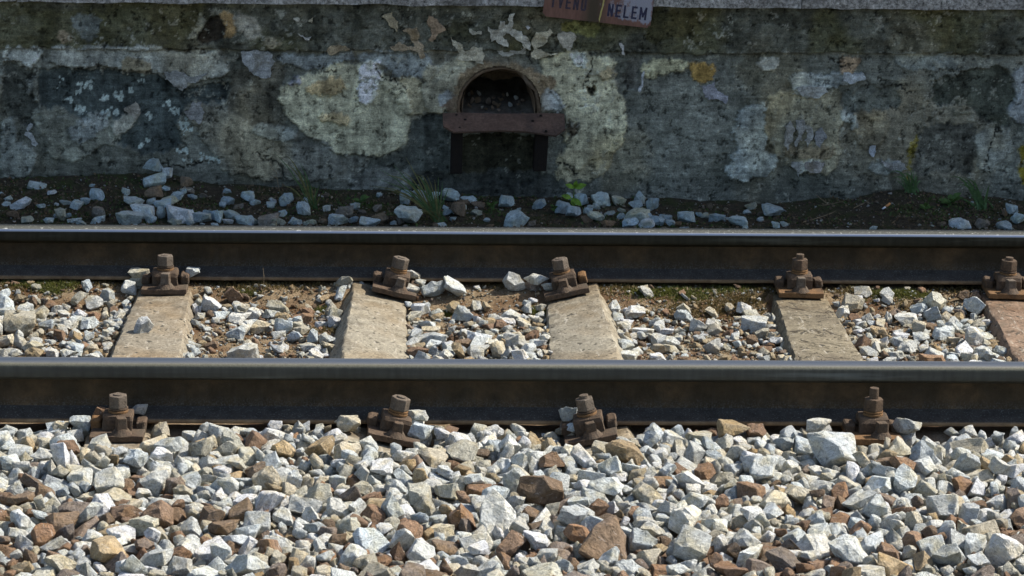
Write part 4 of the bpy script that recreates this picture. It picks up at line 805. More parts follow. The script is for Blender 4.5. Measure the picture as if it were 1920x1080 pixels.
1036,447,96,6,2,5,98,52,329,187,92,-5,-14,42,234,50,16,466,112,-1,6,24,129,61,1036,1131,93,-7,-17,-41,128,59,112,778,101,36,9,-11,3,45,73,901,75,44,15,-3,73,59,-113,455,124,22,4,6,46,44,-470,738,95,-33,2,2,0,45,-56,722,94,10,2,-4,80,69,900,752,96,-24,-8,26,150,46,494,743,92,-18,6,30,28,47,-708,1083,81,21,-1,-10,232,66,450,1141,86,31,7,-7,142,37,-907,650,77,-30,-1,32,165,62,-818,812,104,-3,4,2,231,44,230,270,107,-12,-7,44,1,43,
202,322,102,5,-1,1,47,37,1205,1163,83,13,15,-14,49,49,-562,523,109,-9,-40,2,25,48,156,722,89,0,-2,40,106,64,-851,739,94,28,1,-19,37,51,-693,1020,82,6,12,-14,161,66,774,774,96,20,-9,21,77,43,167,1029,68,2,2,12,0,68,-153,222,107,39,-8,7,56,49,619,365,91,21,-10,-19,36,55,-11,329,104,-23,-1,26,161,53,917,847,95,4,9,-33,144,37,-233,598,80,8,40,8,37,54,78,1224,92,5,-2,0,33,64,785,386,102,-31,-2,16,217,42,75,584,98,42,-7,6,35,63,
939,763,89,-14,-2,0,56,52,1371,793,97,1,-4,-37,112,40,516,733,105,-12,34,-2,189,35,1414,447,117,7,-6,21,220,42,-227,1173,104,22,1,23,220,39,1144,652,96,2,-3,33,111,47,1218,849,96,6,-40,16,175,58,410,364,115,1,-7,23,56,56,-310,1112,90,15,-9,-14,23,50,975,691,122,4,43,5,145,42,-184,357,85,-21,-34,-1,29,57,1106,497,95,-10,-6,-38,189,40,570,751,100,5,-10,-39,29,51,-898,866,73,-4,-34,-25,198,77,650,650,103,-32,5,24,70,52,1389,76,88,19,-35,-8,77,31,
-224,245,113,9,-11,-44,224,40,-119,423,127,-26,-4,-35,238,47,581,1000,89,2,5,-6,199,35,-524,1241,103,1,4,6,114,41,-92,856,103,-18,4,-4,53,45,-389,471,73,10,-37,-15,220,69,-371,981,74,7,-8,-39,19,60,1099,1185,81,11,37,12,125,59,1124,464,103,5,-9,-31,147,52,-744,403,113,-6,-9,-43,235,58,-461,625,87,44,-12,-5,49,47,1376,834,98,35,-3,-14,121,41,92,103,91,-19,6,6,121,48,200,388,93,34,-1,3,212,43,-85,495,124,5,3,-33,112,40,-954,255,98,-31,-5,14,154,41,
-621,720,85,40,-10,1,100,78,-75,456,123,0,-6,16,105,53,1244,1191,105,-37,3,6,203,31,-737,598,104,9,-2,-15,14,33,-294,597,100,41,8,10,178,43,-163,958,91,-5,-37,-5,231,43,222,451,97,2,39,21,98,49,1401,770,85,-41,-5,1,196,53,-367,513,84,-6,15,17,119,48,539,790,96,15,-28,23,165,49,691,80,82,21,-11,7,57,55,-778,439,117,-14,-34,15,161,44,-512,744,103,17,3,-38,228,37,1159,1153,93,21,-44,0,184,33,246,1178,89,-6,10,24,174,56,821,1059,75,-18,1,17,117,74,
53,478,87,-15,-10,-32,189,77,751,425,97,-1,-15,6,224,56,837,186,89,17,6,26,147,71,596,480,97,5,8,-17,134,40,-840,1068,95,-8,3,24,133,27,-463,463,97,-13,-6,-32,2,38,-162,860,90,-11,5,43,117,43,295,80,96,-1,9,-3,56,41,960,1128,75,-21,2,-34,123,66,916,515,101,-6,9,23,91,36,-883,143,83,-35,-3,-5,224,43,891,198,87,-26,-7,-23,203,51,-243,281,88,32,-10,-12,56,47,1144,890,85,-40,8,-16,119,39,1125,804,89,16,0,33,84,61,300,1143,104,-7,6,-5,91,41,
377,103,78,15,44,-4,60,43,1109,1000,93,-10,-7,-2,0,42,-680,455,125,24,-2,-10,248,39,516,551,116,4,-2,-37,63,46,-196,447,88,14,-3,39,224,44,-644,562,89,29,9,-27,201,50,313,882,83,-36,-3,7,236,61,-536,918,87,3,0,-25,128,62,830,685,104,42,4,9,203,36,666,442,96,8,3,-4,165,50,863,901,95,-27,0,-4,207,31,-106,963,90,5,10,3,142,53,1179,446,114,0,11,-7,82,66,1018,491,100,4,-39,22,191,39,1005,604,100,5,-34,6,14,36,-64,565,103,-10,9,5,231,41,
-501,655,86,6,0,-43,77,51,1168,703,94,-12,-2,-42,182,57,600,940,82,-1,-15,28,47,38,1052,830,85,16,-39,7,239,59,-932,581,105,13,16,2,189,46,1394,967,92,-4,4,-21,41,71,821,567,108,17,-5,-33,203,58,533,1100,78,21,-8,31,48,40,1435,496,91,-28,-10,-19,238,46,-50,584,92,-10,-4,-4,203,41,804,1194,94,29,14,-20,247,43,-822,489,108,32,-10,-23,224,45,-907,356,87,13,-6,-19,65,66,494,412,126,42,-4,-11,106,50,215,157,63,-10,-1,13,112,78,737,954,85,-9,-9,9,152,65,
-46,499,97,-44,3,2,196,62,725,741,74,12,-14,34,56,70,985,363,81,-7,-13,-8,210,59,-333,366,101,-11,-11,-22,28,48,-886,977,97,7,6,42,230,47,655,1062,63,1,0,33,217,54,1238,1166,99,31,-1,-8,3,38,-491,957,89,7,-12,-30,137,28,-666,891,95,-26,-15,-23,128,48,699,766,83,-7,-9,26,140,46,954,553,99,-15,-9,26,35,35,948,342,90,28,-14,21,240,57,604,1061,84,-4,42,-15,132,36,1184,884,91,-7,44,-1,21,39,-415,699,87,-9,2,-2,154,45,-162,181,103,-29,-34,2,21,43,
1164,539,110,11,-1,15,126,45,413,470,101,-16,4,16,69,53,-146,443,115,21,43,2,0,40,1477,387,107,-14,33,-7,24,35,-627,598,89,-2,-1,31,123,34,179,928,96,3,-37,-26,7,55,-238,256,96,34,-6,-15,23,35,898,827,95,18,8,-37,197,34,-239,1047,91,-44,-2,8,60,57,-911,820,101,-7,5,10,88,50,965,793,96,-12,3,-3,193,45,202,1174,75,15,9,40,99,78,-526,419,110,8,-17,0,133,28,1031,989,109,11,-2,5,22,42,1283,904,83,24,20,22,153,78,1124,1095,73,43,-5,-4,133,72,
224,527,106,9,-42,-11,129,39,-916,224,83,21,13,-32,198,78,638,622,106,13,34,0,190,32,-772,493,111,-23,3,11,205,41,-692,1122,86,-17,31,4,85,47,607,874,71,-36,0,26,98,78,382,1089,80,-13,5,29,187,44,710,941,101,24,0,4,207,47,-506,903,86,-19,-14,13,240,44,689,897,93,37,-3,-22,29,56,993,326,81,17,15,-18,245,54,93,692,93,6,-3,42,19,40,-487,80,91,-14,-1,13,29,36,-571,1047,70,-12,-36,-18,144,61,-825,436,88,8,5,6,224,68,746,833,95,26,32,-7,84,42,
194,457,96,19,0,-20,63,48,513,836,98,-9,-11,12,63,30,271,75,63,8,-37,9,79,67,-867,1077,80,-7,40,-15,14,39,-258,723,100,-12,34,8,42,46,21,856,64,-1,39,-8,95,78,-249,115,94,16,-10,-36,28,36,898,478,79,20,4,26,21,58,328,923,93,-8,-4,1,224,37,921,383,95,-5,33,4,210,39,-873,787,107,-1,1,19,100,54,954,520,102,-29,10,21,58,49,-371,190,117,-41,-1,9,154,43,-19,827,91,-13,-10,-10,83,34,-509,359,90,-17,3,2,196,55,-726,629,71,-13,0,-42,79,68,
61,317,92,-20,5,-18,121,73,-647,926,90,33,2,-30,80,57,643,567,105,-42,2,11,77,31,1469,148,72,-12,12,8,231,45,1069,592,88,-4,-8,-4,127,52,-403,661,84,-9,42,7,0,36,197,174,104,-33,-17,-11,49,32,903,298,97,-19,-16,-32,36,47,412,662,96,-12,-2,43,246,61,884,322,107,22,9,-12,219,31,38,419,99,32,31,-4,139,54,1162,726,107,16,-18,8,140,24,-745,1008,83,0,-10,-2,235,53,-401,87,74,16,5,-39,217,64,849,1180,94,-37,-7,-15,249,36,-498,931,88,-27,-9,-9,60,41,
876,175,93,16,6,-44,154,47,-14,643,100,-35,0,4,56,45,158,555,100,32,-11,-8,86,74,1199,663,83,-16,-17,23,203,61,-776,1054,78,7,42,-14,0,52,-739,452,103,38,1,-14,91,54,1049,796,94,-34,-4,-25,35,46,1128,332,113,-6,-14,23,65,36,-126,614,102,-11,-3,36,16,46,1138,373,107,-2,37,-12,224,43,604,722,104,-2,-35,15,35,39,1389,232,111,-35,-7,7,148,60,214,1294,105,9,7,13,219,78,161,902,74,4,3,21,161,78,-258,1090,75,-12,-29,-6,229,63,1254,565,94,35,21,-11,49,54,
-582,1143,91,23,-5,-36,238,70,1296,446,102,20,-12,-5,21,35,-431,851,86,-35,4,3,51,43,536,601,102,0,44,8,231,35,55,32,49,0,-6,-20,226,43,368,549,96,-24,-5,14,239,69,111,1139,82,45,-1,-20,123,53,285,478,102,-4,10,-6,58,60,-967,113,95,0,-39,5,63,48,162,441,91,8,-14,-23,114,49,91,919,82,-21,8,-20,84,40,477,1141,77,-24,-1,30,154,54,582,1051,75,-26,-6,-31,20,39,-33,404,108,35,13,1,142,56,538,1160,84,17,4,22,93,37,-184,923,74,-4,-39,3,119,68,
-272,253,118,-14,-6,43,35,29,-180,537,94,-38,-7,15,51,52,362,495,109,-14,4,-37,247,36,1466,76,70,7,21,-1,238,56,656,1155,76,-34,-5,-2,21,37,688,1152,77,7,10,-23,160,42,786,693,96,-37,12,-4,146,37,857,813,90,37,-3,-14,205,34,-383,624,77,17,8,36,21,45,611,1010,78,4,35,-26,53,46,-846,1121,88,-6,-2,19,158,38,111,1041,70,2,12,3,106,63,-229,834,85,-12,8,28,84,47,-17,866,93,7,-1,16,226,45,-3,675,99,1,10,-8,35,38,603,178,89,-2,-45,3,21,45,
284,1106,85,-3,2,-15,28,48,-571,1211,73,-19,0,-6,154,78,1451,735,111,41,7,-12,189,52,974,485,87,-12,-44,5,35,55,-523,549,107,-33,6,-5,89,41,-605,466,90,-24,7,-2,63,50,310,135,94,9,-43,6,210,50,735,591,85,22,-1,4,52,44,-638,684,80,-13,1,1,193,47,805,899,94,-3,-32,31,82,35,1366,1164,100,-10,-5,-6,0,36,15,499,115,-11,10,0,63,36,1223,699,76,24,7,16,35,54,-694,1046,93,-23,1,17,167,34,-808,659,87,-20,-35,-9,14,39,-438,1102,81,2,-8,18,30,32,
1344,354,95,39,4,18,93,57,-286,1079,107,18,-2,14,191,28,861,354,87,13,-43,8,21,78,-467,233,102,-4,-2,12,184,50,-485,453,82,-1,13,-4,2,62,208,564,95,22,-18,-17,137,50,380,757,104,1,32,23,48,48,1009,847,72,2,3,-21,182,69,283,970,89,23,15,-27,187,31,479,816,91,-3,3,-29,166,68,521,886,86,-3,3,-7,28,46,-811,989,76,-25,-2,31,9,45,-518,450,99,-22,6,-21,84,41,1147,1248,84,-39,1,2,167,78,277,843,105,16,9,-21,21,33,1325,830,87,-15,16,-7,35,47,
714,1040,65,14,-12,12,112,49,1350,669,87,-6,-1,42,67,49,-246,887,76,-2,-39,-21,108,51,-845,778,89,-39,-16,-5,130,43,612,298,92,13,4,31,190,75,1503,368,95,-9,-12,-40,191,47,974,1165,99,3,31,20,223,39,1187,321,132,28,-10,17,44,30,1381,207,75,-7,-18,-23,133,72,563,576,106,-1,-44,7,23,34,-716,504,112,5,-3,35,63,43,-284,819,71,45,8,1,149,53,504,669,93,-15,0,-28,84,39,508,1145,83,6,40,-1,182,29,1330,425,104,-9,36,1,240,56,715,702,103,23,9,-2,35,40,
783,75,86,-42,-7,-2,39,30,-199,1176,91,11,42,-3,249,33,210,951,79,9,-3,-5,126,42,980,413,90,-42,1,-20,195,37,-379,542,83,12,-41,13,91,36,-15,1174,89,7,1,-34,196,60,644,762,99,19,-6,20,203,63,-118,1206,109,15,5,17,75,47,854,879,72,2,-2,21,77,59,846,289,108,2,4,5,42,44,34,359,110,33,-1,-6,63,55,1149,784,92,24,-6,-11,7,47,409,512,95,15,6,31,65,45,1288,541,117,-31,-1,1,198,24,173,763,84,7,9,-13,49,30,-361,1213,97,28,-6,-20,163,36,
1066,641,90,32,1,13,14,62,-735,1048,82,0,33,33,224,36,267,1063,85,7,-2,-16,102,44,427,808,110,-6,7,-16,189,54,1387,809,77,-38,-5,-3,14,47,-222,869,88,0,-9,-41,154,50,-356,1114,91,-45,0,-1,56,50,620,420,101,3,8,-18,203,33,-840,1210,98,-10,37,-13,46,34,415,1185,85,1,12,5,60,51,-446,338,103,6,8,3,190,34,-790,1139,67,-11,-32,9,217,47,-623,505,94,-1,0,38,172,43,639,707,97,-35,11,17,105,49,944,592,88,-26,-14,26,189,62,1226,785,93,-21,5,29,59,37,
1278,520,106,7,-40,-2,133,37,-132,646,106,3,5,18,224,35,135,386,87,0,38,-24,249,54,-539,626,83,5,-40,-9,60,43,-636,1003,97,6,-42,18,105,66,935,659,65,8,-1,-13,98,64,81,63,53,45,1,-20,56,45,384,334,112,38,4,7,92,37,1427,567,92,2,-33,-10,147,36,539,643,67,-8,-6,-17,190,70,180,344,84,16,16,-24,23,48,-147,1135,97,15,5,-27,228,29,983,740,87,3,-2,2,151,44,666,315,92,18,10,-31,22,31,369,303,95,11,-43,5,35,55,-837,133,76,-6,-8,24,112,45,
517,1042,79,15,5,20,203,42,214,88,75,-28,9,-12,86,56,894,526,91,12,-37,19,229,30,-245,80,92,5,7,-43,7,55,-255,100,102,26,12,1,140,31,1379,1108,96,-4,42,15,175,52,390,1263,95,-2,45,-9,167,78,286,1158,77,-29,-8,21,226,54,746,755,89,0,-42,-22,98,41,283,760,99,35,-10,10,56,41,1321,597,79,-17,35,4,48,46,-263,866,77,22,26,18,70,35,-418,504,94,-25,-5,-26,21,33,1253,871,114,-37,-6,-23,102,51,891,642,112,-10,6,-21,178,40,566,303,125,35,8,10,65,40,
503,780,93,22,-8,-1,80,30,1335,1106,79,-42,-4,-19,217,35,-301,917,82,-4,-16,-10,188,38,685,1020,89,15,0,7,67,35,1542,107,99,-23,32,-8,84,32,-4,1091,78,17,-4,35,30,35,-492,582,87,-13,2,44,92,42,763,376,78,17,-11,15,226,67,1281,857,100,37,2,-19,137,37,595,428,102,-5,29,-24,36,39,214,288,105,-2,-5,-11,212,34,-432,998,100,23,12,15,200,35,1020,88,63,14,7,-17,9,73,1101,880,89,45,6,-2,28,40,955,371,97,-26,-1,37,204,39,-503,401,88,-5,-38,3,119,56,
546,325,132,-7,-8,35,126,43,-829,821,88,29,-35,-1,77,29,789,939,88,-26,-4,-13,191,51,-1,714,95,-20,33,9,77,39,648,289,104,3,4,-26,245,40,720,800,90,-37,2,-18,133,34,947,146,82,-44,-1,-21,154,78,306,703,74,6,-44,9,49,57,616,600,88,-1,-43,11,203,58,-15,935,96,9,8,-38,133,26,-616,852,103,-44,1,9,228,30,732,280,107,-9,9,-23,105,47,172,185,90,19,-5,30,35,47,885,849,90,43,-2,-2,86,29,444,1100,89,13,-43,-8,74,35,-476,646,89,28,-8,-20,43,31,
131,534,97,19,-13,19,133,28,-154,1086,89,-11,0,-20,102,78,-325,1079,98,14,-16,-20,140,41,-628,1196,88,11,0,-43,249,38,846,958,86,-13,-10,1,165,24,106,73,85,1,-27,21,234,45,-289,397,102,-16,-2,-3,7,47,-949,458,86,12,-6,-13,184,45,1315,991,112,9,-33,7,37,38,1303,692,90,36,-2,-30,93,57,-261,420,92,8,-38,4,85,35,269,536,101,-13,4,-27,14,74,123,943,84,-10,12,-25,14,31,-431,215,96,-6,-42,-15,127,65,1354,616,68,30,11,6,217,56,1090,409,95,8,44,11,93,56,
-545,1140,79,-17,-15,0,91,40,-142,810,92,15,1,21,93,31,-518,486,108,28,-1,-24,155,29,894,142,67,-10,2,15,35,78,-181,101,100,-41,-5,-20,171,38,781,749,71,-13,-42,-9,93,66,335,218,77,22,-14,3,191,47,-527,706,89,36,-1,14,224,52,833,883,88,-10,10,44,242,35,1535,279,104,31,-34,-1,115,35,808,715,96,-15,0,-16,150,41,-277,100,82,-18,-30,-8,149,41,943,1159,98,-2,-8,40,210,26,-806,1213,90,31,-30,4,217,36,-832,905,71,-6,-39,-20,14,58,-96,1200,101,-6,-14,-29,62,28,
1433,724,102,9,6,20,142,28,-911,722,89,-6,-1,-24,175,44,144,596,99,-23,6,21,58,40,277,159,92,11,11,0,7,46,-224,365,78,-14,12,-5,65,67,862,1065,96,3,33,7,231,48,-630,418,98,-5,-5,-34,161,47,359,804,83,21,8,7,6,48,876,792,81,-11,3,11,81,43,1203,995,103,40,-9,5,95,51,924,451,91,-40,-7,-13,175,43,-754,1074,93,-6,-39,0,242,43,834,980,69,18,5,8,60,56,1474,495,90,0,-5,-8,210,45,-170,702,85,-2,42,-5,149,39,296,1017,78,18,-1,-22,214,38,
-864,1136,76,17,9,21,51,38,-318,345,107,-17,-4,-15,14,50,265,1129,73,-29,17,14,212,55,663,370,83,-20,-3,-40,196,58,-783,637,75,25,10,16,112,47,-564,724,91,-1,10,-39,28,44,1324,276,80,5,29,11,226,69,-211,1071,100,26,-24,0,133,32,1499,166,87,41,-10,7,212,28,1351,297,92,30,15,15,147,42,-600,565,87,9,6,-20,186,58,226,318,85,-28,2,-13,98,37,1469,291,104,-14,-7,25,98,43,873,514,89,10,15,23,149,32,135,1016,79,-17,-2,-28,28,30,867,304,96,11,-40,9,17,46,
329,540,112,4,-4,13,210,43,-527,1114,65,-25,-3,3,126,67,933,265,74,22,0,-41,191,78,106,152,77,-43,3,-3,163,24,-553,689,95,2,0,37,231,44,623,975,89,-38,2,-16,98,50,79,944,73,-27,-5,-2,163,46,1139,478,125,15,-8,-36,50,37,361,464,98,8,5,-40,189,57,-242,460,93,9,-1,-23,128,49,1220,1180,89,-26,3,-2,82,27,1308,521,108,31,3,-12,175,32,784,299,81,-8,41,5,21,50,976,945,95,-5,-10,-6,112,22,385,75,61,-44,2,8,84,63,314,1112,89,-17,5,-21,6,41,
358,931,82,-35,3,24,172,47,583,837,88,20,-2,-36,105,42,-11,483,116,22,6,-2,154,37,765,1209,72,16,10,19,135,58,1479,422,97,-14,-15,-29,154,62,402,618,93,-34,-2,-3,133,37,801,658,87,10,35,-8,71,44,714,249,101,6,5,-6,188,48,1531,258,74,1,10,-2,28,78,482,1214,88,-17,8,-41,81,41,546,707,88,-40,-5,8,133,45,467,489,123,9,3,-28,245,27,1493,307,91,-17,-2,16,161,44,87,772,86,4,-11,2,114,33,-971,147,93,-9,-6,2,63,47,-105,312,114,9,14,20,58,51,
-264,832,83,-7,-9,-36,161,26,-883,519,93,4,10,-23,25,35,-877,409,89,-18,0,-39,153,50,420,569,92,29,9,-9,43,47,370,832,87,-11,8,41,156,45,1051,1102,101,-5,-33,-29,63,33,1309,92,61,-35,0,24,154,59,272,649,70,-7,7,40,114,78,716,171,80,9,-15,-6,147,78,-279,78,97,-25,-2,-1,51,27,-380,1219,103,3,0,18,44,25,-736,662,90,5,1,-44,48,35,-833,451,109,-39,-9,16,189,32,893,807,97,-24,-6,-34,77,26,630,205,89,10,14,25,189,39,-551,429,88,-2,-42,9,218,61,
1011,348,93,-1,8,-23,100,33,-904,918,89,-33,-3,24,42,55,767,261,92,-21,7,37,56,59,828,953,75,6,2,6,19,37,-42,1045,78,-23,16,16,153,42,1321,634,72,22,-13,-11,15,49,1051,422,97,-10,33,2,21,20,-687,1066,76,-19,31,-7,49,42,-838,479,88,35,1,21,14,39,-124,723,76,-3,18,-27,81,66,-538,230,95,-13,2,-23,84,48,-466,678,78,15,-11,3,119,42,682,1032,62,-5,-29,27,123,39,1221,553,100,-43,-9,15,212,50,234,920,79,-11,-9,22,28,52,1403,881,83,-5,39,-1,103,47,
-137,473,114,-3,0,-26,77,35,-593,644,70,1,17,16,196,56,662,340,68,18,13,4,70,67,-870,885,95,5,20,-1,172,33,-862,599,93,6,-2,-30,205,34,59,843,88,13,0,-14,154,26,606,325,109,-12,-2,24,190,22,-555,468,109,1,-2,16,211,42,1123,757,97,16,-7,12,210,37,609,760,77,-9,43,9,218,53,375,938,82,24,-3,-30,177,33,-199,510,81,35,18,4,224,39,1210,799,89,-26,-38,-2,161,33,-394,732,85,-32,1,22,217,34,1273,362,104,15,-34,-8,189,78,-436,876,88,-28,-19,-19,190,26,
992,649,70,42,18,-5,214,51,1412,542,87,2,38,21,126,56,-705,688,95,6,-3,-44,46,40,1177,1140,87,-11,5,-19,112,25,-152,1035,90,35,15,1,237,31,523,835,81,4,-17,-2,196,32,787,1188,90,7,-19,38,183,28,528,506,110,1,-6,30,98,51,-940,510,99,-25,-8,-34,71,35,-532,1023,91,17,-9,24,161,30,895,584,97,24,0,-5,238,47,-681,409,105,1,-3,-21,105,74,991,1028,97,7,9,6,193,78,-103,819,93,-2,1,-25,91,58,83,496,108,-1,-13,-19,105,31,-78,838,104,18,1,39,156,25,
284,729,91,10,-1,3,54,43,1169,562,79,4,-8,7,140,78,-841,850,84,43,-6,6,138,43,-159,763,87,0,6,12,196,45,1189,608,90,36,5,15,0,33,-725,589,92,18,4,-43,53,34,82,1077,89,-12,-1,24,212,28,635,848,67,40,4,-10,61,48,386,396,118,-4,-1,0,14,37,132,503,94,-6,-4,19,238,44,1199,1086,86,15,-9,18,203,37,-590,153,71,-9,1,16,114,61,120,926,83,20,-2,2,198,31,-352,300,105,-20,-3,-18,14,33,-307,1221,70,0,37,29,248,66,46,818,68,7,-2,-9,201,60,
459,462,108,-4,28,-26,70,39,-764,654,81,-21,11,12,245,34,853,542,71,-9,1,-3,35,76,-884,71,67,-24,0,2,14,73,-408,768,89,32,11,17,210,42,107,128,70,25,-3,-3,147,47,-232,926,74,16,-1,-14,4,36,91,245,88,-34,-6,-19,149,49,-224,392,96,-2,11,-22,130,37,64,90,52,-5,-30,16,119,27,109,743,87,-13,31,9,217,50,446,512,110,-5,4,-38,49,43,900,873,95,-12,-40,12,72,35,376,1013,91,-20,7,6,60,25,-204,966,84,-8,-6,43,48,43,261,309,75,-11,-42,0,77,61,
898,388,105,-9,-44,-2,140,38,608,643,93,7,-3,0,119,37,104,469,110,30,15,-21,219,40,208,1026,75,-38,11,-15,248,27,-851,1068,68,-5,8,33,109,51,1403,330,101,8,-37,9,135,38,1169,612,81,-13,-17,-37,42,38,1098,609,102,-18,-9,-3,189,26,-263,330,84,39,6,-7,231,42,547,544,94,-30,1,20,50,34,1388,586,80,1,-3,-2,114,21,-189,1047,67,-6,9,6,114,70,-284,960,104,-26,13,21,162,26,1395,572,76,-10,-39,-13,163,33,1234,517,98,-19,3,-10,84,48,1366,902,82,32,-15,2,60,43,
274,1025,79,-15,-8,12,126,31,949,738,91,13,10,40,67,40,226,299,91,-9,-13,-16,63,29,185,676,89,-7,-38,6,119,62,140,676,80,34,-1,-22,16,53,-178,588,90,-11,-3,-23,39,60,865,648,97,20,36,0,189,36,-264,359,87,2,-35,25,4,28,-260,789,75,0,-41,-12,97,50,992,109,71,-29,4,-25,49,62,525,750,98,-43,-7,5,126,22,-712,425,112,41,20,-2,189,39,627,1037,72,9,0,-37,80,33,-621,893,94,-24,-7,9,205,45,-408,423,89,-14,10,28,63,42,550,438,106,-19,35,-1,98,38,
-815,684,89,-36,7,11,161,31,273,991,64,-15,-18,6,21,38,-692,475,112,37,-4,-2,119,31,-720,961,83,0,-3,33,60,30,1456,620,94,-13,-39,12,241,74,-740,691,88,20,-1,-17,42,38,766,709,78,1,-30,10,79,41,868,832,69,-10,-15,10,191,49,782,164,78,10,-1,15,84,78,-601,487,96,-16,4,-37,240,29,-451,651,79,-25,2,-2,127,33,102,648,67,10,-6,-34,42,62,1345,1194,98,33,7,16,184,27,-26,538,103,10,20,8,161,28,-164,1162,92,5,-9,36,26,39,-9,1118,75,43,-2,-2,18,50,
908,250,96,6,9,33,28,36,-401,220,102,-41,2,-18,172,60,1375,866,85,2,41,-21,53,39,653,508,80,-13,-1,40,91,61,-274,905,81,-11,-28,1,89,44,820,1168,74,-13,2,-36,18,62,424,1142,66,7,-8,-21,91,55,-927,611,84,-22,-43,-1,219,37,-721,901,76,30,-2,7,148,18,228,592,100,-4,-10,13,25,28,1012,712,84,9,1,13,239,23,1393,842,62,-17,41,-8,53,67,484,641,94,2,2,-4,182,30,288,1049,80,-38,2,6,4,38,-441,723,95,1,-40,10,95,26,-64,1038,74,21,11,4,224,42,
479,698,90,2,17,7,133,41,847,135,86,-2,-6,-12,184,39,-865,912,64,-3,-3,-28,207,58,-216,202,96,12,32,-11,42,48,-714,1053,89,-5,-42,-4,169,31,1371,526,102,-15,-13,-4,155,26,1214,817,91,-14,-26,13,173,34,125,159,87,7,-11,27,21,25,1424,783,60,-9,40,0,102,62,1029,755,74,-32,-9,4,218,67,1441,582,92,-19,-9,-37,68,32,1355,695,76,-26,-39,1,236,54,-12,1014,74,-42,-3,19,224,42,656,225,89,-3,33,-24,44,50,582,449,106,12,14,2,116,27,1003,913,92,-36,4,21,35,29,
306,929,100,3,7,28,112,28,-63,873,86,-13,34,18,151,37,-65,1285,101,12,2,-12,125,51,193,248,85,0,37,28,126,56,769,561,88,-16,31,3,217,33,-112,1032,100,27,-38,0,123,26,300,193,98,13,-1,17,95,27,904,661,84,-14,40,-3,217,39,585,994,66,-2,-38,-4,67,52,-720,1104,89,21,8,27,28,31,89,1126,91,33,-5,19,120,31,918,792,84,-3,4,33,37,40,1380,539,96,-24,42,1,168,40,70,1113,89,27,-15,14,235,38,-885,1050,84,-24,34,9,133,32,1266,1171,79,-3,34,7,63,71,
352,1072,87,23,-1,22,240,28,-958,358,88,28,-14,0,226,51,1275,595,87,-31,0,-26,245,28,1086,755,92,-28,-15,2,231,44,73,613,79,23,30,9,48,41,-885,824,95,-15,-16,-17,206,24,-224,94,67,4,2,-11,161,73,-593,703,85,-12,12,-22,21,27,1065,433,77,34,-4,19,133,36,744,633,85,-27,0,7,218,30,1360,165,81,-1,10,-45,175,38,222,1051,76,-5,0,42,46,51,-523,844,76,-2,14,34,140,34,178,514,99,-10,-37,-5,241,50,499,598,96,11,44,-9,168,69,299,293,96,-11,13,30,224,33,
775,1122,81,8,30,-12,219,55,1117,634,102,35,-5,0,224,30,104,1106,86,-30,-8,11,231,28,586,337,99,-33,-1,21,9,51,718,644,87,-21,4,25,58,50,-246,190,94,14,14,-12,7,34,-736,829,85,-23,7,10,37,19,498,429,102,10,44,4,206,60,626,1153,71,20,-6,-12,40,37,138,956,82,31,13,-5,18,29,-433,965,97,-37,-2,17,129,39,-265,153,88,9,43,14,228,46,774,412,100,16,1,-31,142,21,914,86,77,13,10,-11,117,40,316,608,70,13,0,-2,217,52,-445,498,61,4,39,-14,163,68,
-603,749,76,-11,16,20,77,56,-427,745,88,-31,1,-9,142,38,-591,969,93,-37,3,23,74,28,-264,268,105,28,-6,-25,204,32,-387,833,81,41,-4,-22,65,62,943,454,79,4,1,-18,140,52,-573,635,82,8,-39,-5,140,34,913,699,61,-3,-3,33,42,70,363,1153,80,14,7,18,74,30,-251,832,62,24,-4,17,72,54,1425,470,88,23,11,-2,98,46,-171,818,88,18,-18,23,175,36,-574,917,79,19,5,-39,109,40,545,1011,73,34,6,-10,75,44,444,336,104,3,-44,9,191,42,-222,480,86,-13,-7,12,247,39,
-876,1095,66,15,44,-3,215,60,36,1093,79,-9,43,1,140,27,-415,1030,64,-1,39,18,91,77,40,109,54,-44,0,-7,32,46,1021,1027,116,-15,-1,11,172,38,1051,478,81,-5,5,27,147,53,657,598,91,17,2,24,185,50,-452,366,98,-6,38,19,24,27,1264,1136,100,3,-10,40,158,45,1385,614,82,0,-40,-13,103,27,815,371,84,-31,-2,-21,141,38,433,408,101,4,41,15,156,52,1269,1111,96,24,-39,-1,144,47,1124,516,95,-28,2,16,185,42,-966,276,64,-29,-7,-8,156,78,-336,1255,92,-40,-7,-18,91,65,
-763,697,83,30,-6,22,172,47,1245,659,77,-5,34,-25,86,53,986,605,73,-21,-39,3,91,57,-118,485,120,-38,1,26,66,30,1157,593,86,-7,40,10,65,29,-546,1020,77,19,0,24,200,38,971,228,126,32,-1,22,183,16,553,638,95,8,-37,0,196,36,-276,749,88,8,11,22,217,35,40,957,74,22,6,31,147,78,678,1108,76,4,43,11,203,30,111,430,101,-23,-4,-22,184,40,774,856,77,0,13,-9,229,30,26,1129,89,1,40,22,7,42,-305,679,91,-8,-31,-6,28,57,855,118,97,4,12,14,133,27,
836,698,92,2,2,9,70,36,-207,401,104,15,6,13,28,45,-486,280,99,-11,-1,-30,24,46,1295,596,85,34,-3,20,47,29,1278,121,61,43,12,-3,224,32,-164,272,92,-28,-6,20,245,47,328,236,69,-2,18,18,107,49,-959,154,74,10,4,-43,86,38,-651,1075,70,0,-14,-16,30,43,-54,364,111,-1,6,20,231,40,-366,210,102,12,32,-5,189,41,850,493,63,-12,-9,6,28,55,233,358,80,38,0,11,102,72,-777,326,103,23,-7,18,161,37,-568,553,76,-4,-11,-6,130,58,1376,1074,76,9,-4,44,168,53,
